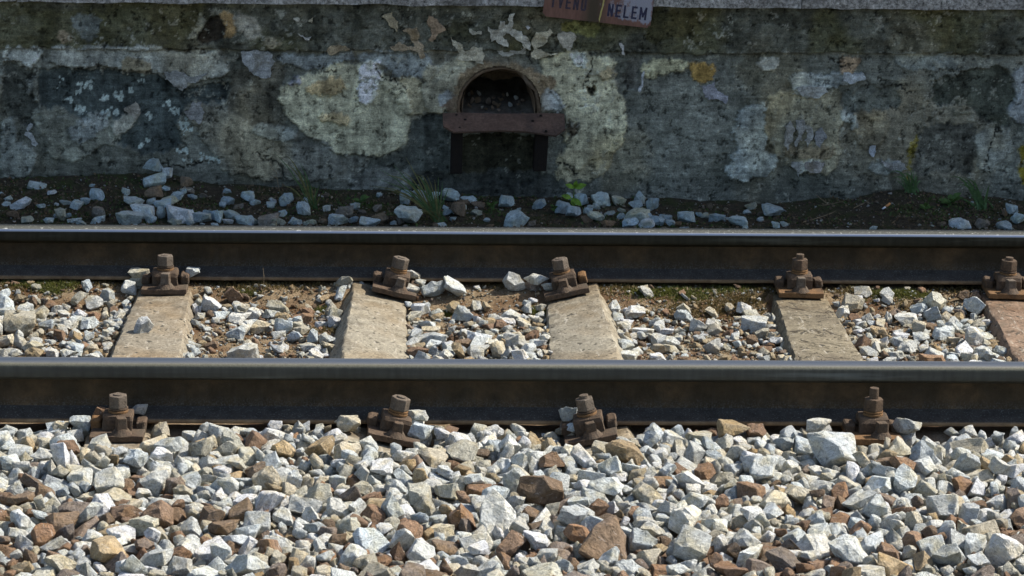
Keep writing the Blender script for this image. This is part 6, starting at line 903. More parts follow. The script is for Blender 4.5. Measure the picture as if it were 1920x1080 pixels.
-1121,125,66,-27,-3,-32,78,60,325,1308,85,1,5,30,196,43,-1153,112,51,10,6,38,73,36,158,120,76,1,-35,2,91,32,1283,185,58,31,13,-15,211,43,724,88,83,-42,-4,7,177,22,1649,129,86,-26,17,23,99,53,1294,165,66,-7,-37,-12,154,37,-642,1343,93,-10,40,-6,196,62,-581,1332,90,20,25,12,203,51,-373,1338,89,-43,1,-7,82,32,-337,1353,90,22,2,-7,42,47,-4,1364,104,-10,37,3,70,32,57,1405,102,9,4,41,42,45,1564,158,68,-8,9,37,199,73,850,1293,87,-19,38,-3,35,78,
1040,1311,67,30,-25,-5,89,44,62,174,56,2,44,-12,245,58,-644,1218,79,-2,-34,-7,56,45,-876,1223,60,33,26,-7,233,31,1344,1245,65,4,-36,-19,196,50,1107,1275,79,10,-5,-38,26,31,784,1250,79,-4,3,32,24,27,718,1234,69,10,3,-41,25,40,891,224,80,15,-41,-8,65,23,651,1244,73,43,7,10,141,43,618,1233,84,2,-4,-2,63,47,1597,266,118,0,0,-32,112,64,436,1247,58,11,38,-2,28,33,389,1264,60,-1,0,-30,175,75,-4,1260,76,-4,-41,0,81,51,1632,288,92,-23,30,13,156,31,
1682,201,110,42,-8,5,93,27,1700,199,104,9,-29,25,232,29,-1118,161,81,28,7,-18,72,35,-1032,145,95,-8,5,34,107,32,-292,1278,84,1,44,-10,32,70,-424,1234,58,-11,-7,15,104,28,-417,1256,84,13,13,23,42,48,-520,1241,70,-2,36,-17,62,57,-552,1269,73,5,-6,34,91,51,-953,1249,64,0,-45,-22,2,67,1368,1314,81,-32,-1,6,56,57,153,1360,94,13,3,23,184,58,-86,1169,65,33,7,5,246,32,454,1358,82,-6,-12,-25,26,45,528,1388,84,31,-15,13,11,68,219,1211,65,24,-4,-4,74,67,
-996,382,61,-36,-1,-16,231,51,82,1198,64,24,-2,-35,133,37,-87,1209,56,-4,-1,7,98,49,-127,1186,60,6,-4,13,21,41,-147,1210,60,-23,0,-13,152,47,1284,447,57,0,-45,16,0,39,-356,1212,64,22,2,39,215,46,-388,1226,60,-1,0,-5,76,58,-460,1173,62,-2,-39,26,214,39,-679,1210,59,-41,6,-15,165,64,1205,474,93,-8,1,-37,35,31,-915,1188,62,-13,45,-4,18,69,776,1250,55,-6,40,4,102,48,269,1232,60,32,1,-33,46,38,1142,415,97,0,45,-7,59,55,-135,1253,69,44,0,2,203,78,
-454,1270,66,0,44,-23,214,78,-504,1264,57,7,-4,-27,210,47,544,1318,67,0,-11,-42,222,65,-27,1304,66,8,-4,16,25,63,24,457,73,7,-6,-38,112,32,-856,421,61,41,-1,1,198,68,-238,1286,64,1,11,-18,112,50,920,1286,68,-2,9,21,66,65,888,501,65,31,1,-3,231,45,254,1201,55,-2,-1,-9,166,43,415,1195,53,-21,5,14,89,22,865,1345,83,-34,9,-8,227,40,1208,1364,92,7,3,-32,4,42,1331,1393,91,31,4,-6,4,70,-912,1330,94,4,-38,-19,162,42,-788,1335,104,28,-34,1,154,47,
-651,1250,88,-1,2,24,88,26,-632,1314,83,26,6,-12,130,45,-623,1302,94,-28,-1,-1,28,21,-515,1350,83,18,4,-38,20,35,-399,1318,88,5,-40,-14,187,43,-290,1349,102,29,10,2,14,53,-208,1335,97,4,30,-13,123,31,-149,1316,92,19,6,24,197,42,-63,1320,89,-32,28,-2,28,36,48,1308,97,35,-4,-23,68,44,1691,325,95,43,3,17,28,57,1236,1223,59,3,0,-15,138,37,1673,128,123,-1,-9,21,28,81,1624,321,64,-5,-37,9,224,59,552,322,108,45,4,15,161,55,1087,1227,57,8,-42,17,79,38,
-703,311,96,0,0,12,63,48,653,1182,55,44,7,-13,95,38,982,76,60,8,12,3,109,56,472,1209,57,9,-4,19,22,34,507,1355,91,-7,-41,15,224,38,-81,1184,55,15,4,44,115,30,59,1179,61,11,-33,1,39,42,482,852,101,43,-8,-13,86,37,-832,714,64,17,-18,29,57,37,-1019,695,65,22,-2,35,210,42,-1052,753,98,-8,37,17,217,78,1545,753,75,35,-2,0,135,41,1341,724,79,-10,4,-27,137,45,674,739,87,0,-32,20,91,32,-353,777,57,-11,41,3,63,42,-995,729,68,3,10,-4,150,45,
-1058,787,58,-28,2,11,182,44,1566,807,58,-43,1,-14,245,53,1531,801,66,-9,28,1,133,33,-242,695,57,41,10,4,43,30,1035,810,70,-33,2,-19,42,27,819,789,74,4,7,34,105,49,-952,848,80,33,0,-16,225,66,-1012,849,84,-4,0,-40,245,74,1363,835,86,16,-5,-45,127,29,1589,362,106,8,13,-17,77,54,1703,404,105,12,-2,-9,42,72,-1152,359,102,-11,3,5,114,55,-1097,282,92,-11,-2,-2,56,32,-1097,309,96,12,3,28,231,35,-917,886,85,-16,-3,38,142,33,-1026,878,56,-9,-2,31,122,33,
908,813,67,-8,-1,-37,226,44,-129,1143,65,2,-45,-7,7,78,227,719,68,25,2,39,49,78,140,1156,56,-2,-2,41,182,41,-1080,348,100,-5,33,18,217,45,1659,396,92,42,10,-3,177,52,1614,418,68,-11,-42,-13,93,64,990,454,62,6,-4,-6,213,71,-168,468,75,21,1,-13,220,28,-989,509,95,8,-5,-26,72,54,1375,544,64,2,37,26,21,40,568,1160,66,-10,-3,10,16,57,920,542,69,11,10,-18,50,59,1270,600,61,0,0,-23,63,64,752,576,62,23,28,-10,28,32,900,440,87,-9,9,-26,196,22,
-183,597,60,-45,0,18,233,64,1533,678,62,22,1,4,182,42,515,504,96,27,1,13,7,25,-359,657,72,14,-5,33,9,45,1471,665,82,-14,-1,-32,21,35,1513,401,91,5,-26,20,35,47,1658,433,91,3,-8,18,140,40,-1116,346,96,4,35,27,90,39,-1057,390,105,-33,0,29,191,63,-1015,357,107,0,45,-16,119,60,-854,324,85,-6,-39,-8,63,56,746,705,63,32,-6,-29,134,34,-812,386,94,-21,-9,27,189,49,-1053,905,67,-32,8,6,28,51,1460,909,61,-2,0,33,39,43,-471,1145,55,-30,-4,13,126,40,
-67,361,94,43,3,-7,63,33,650,264,87,-18,32,-4,212,30,145,1122,55,1,-45,-20,188,31,110,1112,61,22,0,5,49,46,-394,1111,66,-8,6,0,84,66,-966,1130,63,1,0,20,95,62,1081,198,100,-37,3,24,135,45,1389,1208,58,-3,-3,-38,48,60,-917,1109,54,-22,-8,4,35,26,-979,1072,66,3,8,-34,189,60,1624,254,102,-34,-5,-16,232,36,-1118,219,82,-11,14,-26,105,38,-1103,218,94,-19,4,14,98,33,-1037,249,96,-10,43,-13,168,31,1202,1145,60,0,39,26,168,56,1028,1173,61,0,45,21,60,60,
1293,1204,67,-37,-1,-27,207,78,542,1132,63,25,3,-23,154,43,-296,233,99,23,0,34,7,33,-891,1130,57,0,3,12,233,52,-934,1145,84,44,-8,6,35,50,-13,550,101,14,-5,-24,100,26,1356,1189,55,4,8,10,147,29,936,1233,58,2,-3,28,210,54,352,1179,73,1,-16,37,137,27,146,1196,69,2,33,-4,223,49,525,1106,54,1,-1,4,205,26,-1040,447,99,-16,-34,-4,65,51,1022,1093,70,6,-40,12,112,54,168,278,104,-17,-6,-34,183,46,17,322,97,2,42,-19,189,43,818,921,60,34,-3,-14,196,51,
-394,950,66,-2,45,1,4,70,-488,913,66,-36,-9,11,202,50,-601,930,63,0,1,15,218,50,1560,980,98,0,3,44,133,40,326,967,72,-5,-12,26,39,45,38,1000,63,-11,34,-4,203,46,-222,959,75,3,-6,24,108,34,1552,309,106,-7,-7,-6,21,29,1573,318,95,-4,32,-12,98,43,1650,361,107,-8,3,30,154,45,1706,283,131,-8,-11,-8,182,60,-1120,264,85,-28,0,30,66,30,-1052,280,88,-23,2,22,51,72,-982,294,87,10,38,3,1,33,-867,275,84,2,-3,-31,210,40,-490,995,68,-1,8,36,14,47,
-1015,997,67,43,-4,7,58,70,-551,121,58,-17,2,-19,56,46,-816,1124,61,18,-1,-15,118,46,1517,1039,79,40,-4,-8,133,35,23,1051,57,0,-1,-40,42,51,-212,248,73,28,-5,-34,14,25,-1007,1033,92,14,28,13,43,42,1460,1047,86,-14,6,-37,74,65,1213,537,68,15,-27,12,21,44,254,761,87,-21,12,33,61,27,-1043,643,80,-9,29,-10,74,45,171,1258,83,-44,2,10,119,59,-96,883,84,2,36,25,56,44,446,1264,75,38,-2,-24,196,27,493,1266,81,10,-9,26,214,33,600,1262,88,-16,5,-3,112,40,
645,1281,91,26,-10,-18,112,32,831,1247,79,0,-4,33,196,20,902,1265,81,-36,-1,-29,162,47,1000,1239,100,-8,-5,-34,133,24,1049,1252,91,7,4,31,1,46,1070,1245,101,-4,42,-8,7,23,841,661,65,-45,0,4,0,69,1157,1297,80,-41,7,-12,89,36,1310,1243,69,-2,7,-5,182,27,1319,1274,82,12,-40,-13,35,38,1389,1228,119,-15,6,5,49,53,-993,1157,81,7,1,33,237,34,-900,1142,110,-44,-2,-8,77,58,-849,1194,80,2,-3,11,32,36,-946,887,80,-27,6,31,231,47,-403,756,62,5,4,-1,193,55,
-512,1136,68,-23,30,5,180,22,1233,820,66,0,-11,-2,219,59,-1009,897,91,42,9,9,0,52,1209,1286,76,-35,10,-19,187,42,-1050,930,86,-23,-9,-35,189,52,-1023,868,110,25,-33,-4,84,45,-238,1235,89,15,33,-8,182,40,376,1328,73,-3,-11,39,231,41,466,1313,78,-1,33,-32,102,43,503,1308,74,5,4,2,214,43,593,1326,118,7,2,39,22,33,646,1304,77,10,1,11,112,28,708,1320,84,-35,-9,9,200,20,754,1304,70,7,-32,-25,35,29,789,1360,84,-13,-8,-13,118,43,947,1317,90,-16,34,10,14,58,
985,1294,92,-44,12,-2,196,51,1125,1313,73,-13,32,18,216,36,-939,786,84,-2,-6,-7,86,30,1158,1317,88,32,-1,3,175,31,1402,1315,92,10,-3,24,53,41,-920,1254,90,-21,0,25,63,28,-705,1279,89,-5,-44,12,109,73,-663,839,87,-8,-39,11,219,16,-653,1270,81,-10,14,1,88,30,-616,1322,105,5,15,12,193,32,-529,1298,93,11,13,17,133,35,-476,1233,68,-26,1,-1,35,31,-374,1266,83,9,3,26,63,61,-372,1233,90,-24,19,21,98,31,-235,1265,96,5,-40,-22,161,40,1336,1303,88,5,-38,20,213,35,
1465,916,84,1,3,-4,176,50,1075,902,81,-1,42,16,9,32,796,918,84,-11,-43,-9,105,34,-910,1032,88,-5,3,-33,142,41,-978,967,89,0,-37,-3,35,37,1525,1069,72,-1,20,-24,105,24,1470,1091,107,-40,7,-3,140,78,1103,1054,76,0,-14,-34,132,33,478,1085,70,8,10,0,87,18,371,1104,66,-8,-7,-15,102,51,-568,1077,66,2,28,20,105,37,-930,1089,88,10,-37,6,83,75,-608,547,57,18,8,-28,245,32,858,1202,78,5,-37,-6,66,35,-597,1018,70,-34,1,15,50,18,890,1193,84,2,-1,32,67,33,
1165,1187,86,19,-39,-2,127,34,-891,1141,80,44,0,22,170,52,-913,1120,97,-6,-13,40,70,23,1424,1157,103,-23,-1,-36,194,70,1516,1127,92,-19,-6,31,112,34,-983,1079,95,-23,-4,9,109,43,-1015,1126,84,-21,-9,13,163,78,1490,1199,86,5,-4,4,217,51,1378,1205,95,5,40,12,48,70,1292,1272,79,-2,-2,18,4,32,1220,1243,80,-6,0,-26,238,49,-358,1134,62,-19,1,-39,248,41,205,998,71,-4,-13,-28,158,16,1246,1040,80,-40,0,-18,224,34,-1034,1014,86,5,41,-19,103,35,559,920,79,37,0,-5,107,49,
404,906,65,-14,-14,-7,92,32,263,959,91,-11,-2,31,112,35,268,1199,73,-11,6,-15,28,30,259,1280,84,10,4,-19,240,41,-670,914,79,-20,-36,10,196,32,-936,932,71,15,-39,9,249,49,577,1227,87,9,9,20,191,42,728,1214,87,-5,-33,27,191,29,790,1212,81,-16,7,-19,44,27,824,1232,67,-16,-5,29,106,30,874,1208,88,-6,-5,-10,140,23,1009,1222,86,3,3,16,118,23,1270,1263,87,10,-42,9,168,26,-978,924,75,-1,-44,15,191,54,1471,945,102,-4,4,16,21,34,1345,1251,88,-11,3,-28,20,34,
1013,894,71,-10,26,-16,65,39,1468,1220,90,40,14,4,140,27,-978,1147,93,-42,2,14,224,47,770,1002,71,-5,-33,22,203,48,-841,1109,73,17,1,-28,102,36,487,624,68,-15,4,27,60,65,-905,972,76,38,2,-22,91,30,-1001,957,78,19,1,-36,35,30,294,1331,98,-10,43,-2,102,55,1054,1221,66,-38,1,19,217,47,138,1292,82,-13,-5,15,247,59,-56,1348,88,21,4,-38,118,47,295,551,106,14,0,-33,51,34,1532,310,84,-5,27,18,30,35,1596,334,88,-6,10,-43,63,50,1652,312,123,-28,4,-4,23,63,
-1090,257,69,2,10,4,77,51,-154,533,80,6,12,35,53,49,-804,217,77,-26,1,-6,86,49,990,702,66,5,4,-11,189,70,1060,678,60,-27,34,-5,217,33,-944,529,92,-6,8,1,56,41,-1061,525,104,-5,-39,14,93,38,1521,548,76,21,-13,-16,105,44,1617,618,89,0,-9,38,203,78,1130,589,72,5,-6,-34,170,29,-169,628,87,-1,-7,-16,204,35,-843,583,82,-20,-13,-21,126,38,1667,290,87,-38,-7,2,84,47,-1079,242,92,34,1,0,70,53,-1076,262,97,8,6,-43,7,31,-1006,275,99,0,0,45,154,55,
-946,621,76,-4,-7,39,35,21,-1060,623,112,-39,1,-10,224,70,1163,679,76,-9,-5,1,81,42,1005,654,87,24,1,-27,63,37,1530,594,87,8,-9,-2,182,42,1502,701,66,-29,-3,1,91,62,1556,548,93,-27,14,-23,21,63,-1135,474,97,-42,-1,24,224,67,-11,433,106,43,5,-17,74,22,-1018,374,80,-7,5,36,198,64,1595,450,87,-15,1,-31,245,54,-854,718,58,16,1,11,44,39,627,406,86,29,-9,11,39,33,207,412,80,3,32,-30,98,45,-1083,728,68,24,-2,3,242,78,1550,341,85,11,4,29,133,53,
1664,361,85,-21,12,-9,134,31,-1051,333,91,-38,-15,0,231,38,-989,454,106,-12,-10,26,205,44,1645,499,93,-4,-39,-10,245,62,1550,771,57,-9,44,9,168,44,-1082,414,88,34,-5,4,41,61,-342,316,69,42,-1,13,12,24,-1098,446,70,-39,7,13,0,28,1603,524,86,6,-10,-26,133,46,1513,528,110,23,-1,-2,168,30,881,442,98,17,29,3,49,51,827,505,90,-10,-2,45,42,28,-168,693,63,-4,-2,18,175,72,-765,495,94,6,41,9,224,27,-955,500,86,-24,35,8,220,36,-1070,485,97,6,-8,16,28,66,
-1035,419,81,3,-1,41,22,44,299,677,65,-18,-29,-5,18,36,-1074,672,81,22,-3,-23,91,70,-1018,637,91,-1,9,25,147,45,-939,749,80,-2,-41,-15,156,61,-972,756,86,9,35,-5,126,51,-1025,797,105,5,8,-10,214,78,1517,800,89,-7,-7,-2,46,36,1476,833,93,-4,10,34,91,44,1157,823,65,34,-3,-22,92,53,517,795,78,7,-38,-15,185,34,201,810,85,30,-13,11,137,42,765,100,77,-3,-3,-34,238,49,801,60,72,3,-2,-40,140,43,35,797,82,14,-39,11,108,31,-1053,97,73,4,-32,20,189,40,
1689,111,96,3,37,-3,21,47,-571,1394,84,-23,9,-29,181,55,355,1348,79,9,-17,9,119,39,570,1358,102,-4,36,25,221,50,-996,1295,94,3,4,22,130,29,-729,1348,98,-29,1,-6,62,57,-756,1328,88,6,-42,11,77,25,-592,1303,91,-20,5,-40,36,39,-445,1331,92,36,0,-22,69,67,-257,1300,102,-6,-6,-27,245,42,-225,1301,92,33,-14,-15,137,31,-120,1330,89,20,10,-27,77,62,-973,1354,95,2,34,-5,236,45,1637,190,97,-25,3,17,238,43,1682,157,86,3,-6,-33,198,55,1643,216,106,-7,42,-19,245,33,
1614,718,81,-33,-11,20,189,55,1578,745,64,-16,6,3,134,27,1526,726,81,-14,11,-18,119,29,1093,696,80,-2,-8,28,189,41,-969,641,69,-10,-2,-25,119,78,514,717,69,-27,-27,3,168,42,229,696,86,9,-2,-45,210,27,37,697,70,1,-43,19,167,46,1503,193,68,-15,-12,23,70,33,1600,221,113,3,-31,-27,21,52,1652,237,86,37,-12,13,14,35,-1169,174,73,9,0,-32,105,50,-1136,158,79,6,8,37,56,24,-971,725,92,-1,-7,1,126,47,1496,754,91,-15,-9,-13,22,58,1274,773,64,-32,4,4,161,44,
1098,778,80,-19,39,4,210,25,1329,483,64,29,-7,28,224,50,804,733,77,-27,8,30,233,39,247,161,84,-16,-3,-2,54,27,158,362,91,-40,-1,-15,196,24,628,258,87,7,3,27,18,25,-642,770,67,23,27,-6,35,45,1445,172,73,-10,38,3,84,24,-818,758,85,2,-15,-44,91,31,40,1356,104,-11,-42,11,119,56,-421,793,63,-3,-13,31,220,44,972,1225,88,-8,33,24,35,47,953,1169,64,-15,0,-8,207,30,-1027,470,92,-28,1,-36,126,36,1456,875,82,-29,-3,12,192,58,1497,877,99,-2,45,17,56,65,
1551,879,100,12,1,7,123,35,-979,881,105,1,-40,-8,163,46,-799,847,85,23,-40,3,100,34,966,1043,64,24,0,-10,50,57,-422,824,68,15,-4,-25,79,35,-754,541,78,15,1,-38,86,45,-959,551,76,-9,5,-12,182,53,-1076,539,89,21,-5,35,16,42,1355,870,76,-29,26,13,233,44,1557,614,65,4,-1,23,98,67,704,595,79,9,9,37,56,25,241,606,71,23,32,-5,194,58,251,794,94,-37,-4,10,190,41,137,640,78,-10,26,26,158,24,-635,592,64,-28,5,23,154,46,-904,578,78,-25,-37,6,210,40,
-951,589,68,-4,8,44,24,42,-1041,582,64,-14,33,12,63,38,-1067,607,85,-40,8,-5,140,57,1489,638,91,15,10,-15,56,42,1371,675,71,1,30,3,182,21,1284,617,86,22,2,26,147,28,638,625,86,-1,-7,-33,98,36,-768,524,90,-6,-6,15,112,23,501,521,95,-13,-36,18,59,24,-1004,188,82,7,13,0,108,47,642,940,98,-41,-10,-13,146,48,-1083,220,77,7,-1,10,7,51,-1121,201,85,-6,-12,35,119,36,1699,273,96,-27,1,-17,245,33,1593,290,78,33,-17,2,56,77,1472,283,79,-4,-9,16,207,50,
1588,925,105,-1,15,-8,51,78,-1083,826,100,-1,-8,-23,21,58,-927,870,93,24,-8,16,77,19,1656,330,70,41,8,-7,105,68,1090,905,84,21,-8,-22,63,20,1589,362,62,-13,-28,-4,217,33,-586,859,93,-16,-9,37,174,44,-977,330,77,-33,11,13,84,52,-1031,327,75,-12,14,41,35,49,-1128,302,85,2,2,-1,24,52,-1141,267,95,-11,-39,15,7,42,1695,349,119,-2,-4,21,56,51,-960,374,70,-7,1,10,161,36,276,862,88,16,3,-45,42,34,1617,349,96,-8,0,12,74,28,-1119,439,84,-40,-12,11,37,45,
826,482,72,4,31,-24,51,45,1309,1025,61,-3,-2,5,186,63,-873,638,79,-9,11,15,191,52,1550,714,66,2,-35,-7,217,48,1199,827,76,-13,-30,13,233,45,-944,695,81,-6,4,22,191,45,-123,914,78,0,-3,-18,210,59,-918,950,63,-22,0,-6,224,34,-982,899,81,17,9,-42,161,42,1530,992,78,2,-4,4,145,46,-192,705,87,17,-44,0,112,17,429,1010,55,0,-45,8,42,39,16,986,64,-15,10,22,119,36,206,711,94,-8,0,6,124,27,-174,982,62,-1,-41,-17,58,55,509,695,88,39,-8,14,28,27,
-927,775,99,16,-1,39,149,42,-665,995,70,-11,-40,4,141,60,-1027,998,96,12,5,26,175,46,1444,1003,86,-44,5,8,91,50,1372,1027,66,-20,7,17,71,48,1178,1039,72,-10,-41,3,27,36,1121,680,81,-3,-1,28,241,63,212,1014,60,-15,-6,2,84,44,31,1026,58,0,-28,-23,203,23,1501,669,106,-25,-4,2,77,62,1566,714,91,16,-8,-34,14,50,1573,733,77,12,35,-5,56,32,-1079,668,110,42,-8,-11,168,31,-935,981,90,-39,17,9,165,58,-987,792,79,17,-4,24,70,34,-1045,680,82,25,-7,20,180,51,
1582,762,98,9,0,-1,95,66,-1050,896,94,33,4,-29,74,50,-954,808,100,26,-37,-2,77,34,-966,797,82,25,-13,20,182,47,197,736,84,-9,-32,-23,133,27,-789,708,81,-36,3,-14,107,44,400,1028,57,-1,1,21,11,44,-992,696,96,-1,-39,22,218,67,-1106,694,111,24,-16,-15,21,78,-470,762,70,19,31,13,4,52,1570,833,91,15,39,7,134,54,1540,826,65,-2,-14,-9,189,37,900,844,66,15,-23,9,138,37,188,397,72,39,10,14,20,29,803,816,80,9,2,-20,142,35,553,777,70,-39,-6,12,63,31,
-461,797,59,-22,-8,7,40,41,-518,803,69,38,-3,-17,12,35,-846,815,66,13,-6,11,42,58,-933,831,92,10,9,21,196,43,943,790,88,-39,4,20,100,30,808,890,71,9,44,-4,67,31,-1013,918,73,-9,0,41,228,27,1531,908,91,40,5,-18,147,51,1463,947,71,15,-6,-43,228,50,1185,913,77,20,1,-38,49,45,-822,169,60,6,-1,-20,101,61,-4,561,61,0,-45,-13,231,69,283,202,85,14,3,11,249,41,1116,352,92,-4,-44,6,198,34,535,1268,79,-27,9,1,224,55,-805,1042,68,-26,2,-29,53,23,
508,1239,81,0,39,10,140,46,391,1233,77,-35,4,3,186,50,347,1251,74,29,1,19,65,35,142,1249,71,-7,29,27,14,32,-365,1059,76,6,1,19,126,35,92,1224,61,3,0,15,206,43,-349,532,60,15,41,-8,49,47,-217,1018,80,-8,-31,10,203,34,-336,1323,91,16,39,-8,145,78,-990,1044,87,44,-11,-8,18,32,-493,1232,54,-4,-4,1,208,28,-609,1275,91,-21,-1,4,204,47,-634,1244,87,34,-6,16,167,24,-664,1246,73,-2,0,15,128,34,-736,1249,76,20,-38,4,54,78,-846,1253,85,-39,2,11,63,62,
-900,1253,77,-7,6,4,184,30,-979,1250,89,12,-7,-13,57,56,1458,1314,102,8,-7,11,221,75,1270,1311,96,4,-5,-8,134,55,1223,1330,79,-34,0,9,224,48,1187,1305,77,2,-17,-30,39,37,-527,1285,74,-35,1,5,179,34,1515,1086,91,3,16,7,110,38,1477,1148,96,-38,-8,13,93,56,680,1244,86,13,-3,13,227,20,897,1220,64,-28,2,0,231,42,834,1215,77,-37,2,25,164,45,707,1180,68,-45,-3,11,101,53,678,1189,67,21,-11,-24,100,37,564,1227,67,7,44,-13,67,47,248,1227,70,4,32,7,98,32,
239,1245,83,29,5,-14,2,50,170,1215,79,6,-37,-19,95,35,-116,1203,83,2,5,-11,147,51,-455,1203,64,16,-39,10,115,39,-879,1198,82,-31,1,22,228,41,-1005,834,57,0,-45,-10,42,45,-986,1200,94,2,1,23,100,34,1512,1268,91,0,-5,21,142,78,1400,1260,96,14,1,-8,189,78,1244,1258,84,18,-28,5,41,35,1242,1283,83,-6,5,-31,116,35,1077,1287,77,0,29,-28,245,34,1038,1265,71,-17,-6,-17,16,55,1012,1263,91,39,3,15,119,40,946,1271,87,-4,-41,20,227,59,805,1266,70,40,2,-25,65,47,
775,1271,69,-8,-9,-20,117,25,739,1267,76,-33,6,-5,18,56,586,854,63,-14,-6,-25,219,36,1075,1333,89,34,-3,-23,79,38,-982,626,108,-1,45,-20,195,62,1010,1317,87,-20,27,15,78,47,1235,1048,96,-42,1,-24,154,43,555,1335,88,-8,2,-20,106,35,175,1329,80,-7,-2,-7,147,51,90,1351,85,-22,25,9,140,39,-540,1392,91,37,-5,10,22,43,1638,93,92,1,2,-42,224,41,339,81,57,3,-30,-3,80,44,-170,107,78,4,-4,20,0,50,-327,69,72,21,7,12,98,40,1499,964,103,-5,-36,-4,21,43,
1549,949,93,30,-28,-4,25,35,-1064,970,95,-13,1,0,123,60,959,1351,90,-44,18,-3,126,47,-958,934,106,8,-9,1,217,64,1574,192,92,-16,-7,42,247,53,1432,98,71,5,36,-19,235,46,1286,94,49,0,0,6,42,30,1530,373,96,-20,24,-3,56,35,-183,195,82,-3,1,-10,56,62,-815,116,56,23,7,-17,49,43,-463,996,59,-25,0,13,9,43,-1027,151,73,-34,-5,-10,154,78,-1076,181,92,-41,6,20,162,61,1596,236,80,0,-6,-18,42,46,1565,264,88,0,7,1,182,52,-1052,74,80,40,8,9,70,47,
995,1358,81,15,7,16,135,39,429,973,65,-13,-9,16,30,56,-978,1301,79,-6,39,-16,56,70,790,1331,78,-14,7,-43,231,39,1502,1014,102,-8,-6,-30,118,73,1552,1015,99,-16,-40,8,95,43,-1028,943,77,-22,-5,-14,11,42,-960,1011,101,30,1,-8,58,48,779,1302,72,32,4,22,15,37,712,1295,80,-1,0,5,175,48,678,1341,83,-10,7,-9,84,40,610,1291,87,17,42,5,4,50,609,1340,92,11,1,-8,229,55,478,1279,71,5,0,-2,191,25,350,1291,82,2,15,4,55,34,282,1316,82,0,-5,30,233,51,
87,1288,75,-14,-36,5,242,64,6,1323,95,-6,-37,-2,124,78,-181,1287,89,-13,-40,2,154,78,-215,1363,81,14,-11,-5,189,58,-490,1295,79,-17,5,-23,137,34,-333,939,68,-4,35,-16,44,69,-608,1330,78,1,-33,-19,203,28,35,1003,84,43,-3,11,186,27,-620,1294,67,1,-2,38,49,60,-688,1366,89,-2,8,26,102,62,-762,1310,96,-15,0,-33,180,30,-846,1338,91,33,-1,-10,151,53,898,1315,92,41,10,-2,221,39,-783,1360,73,33,11,-2,207,78,]
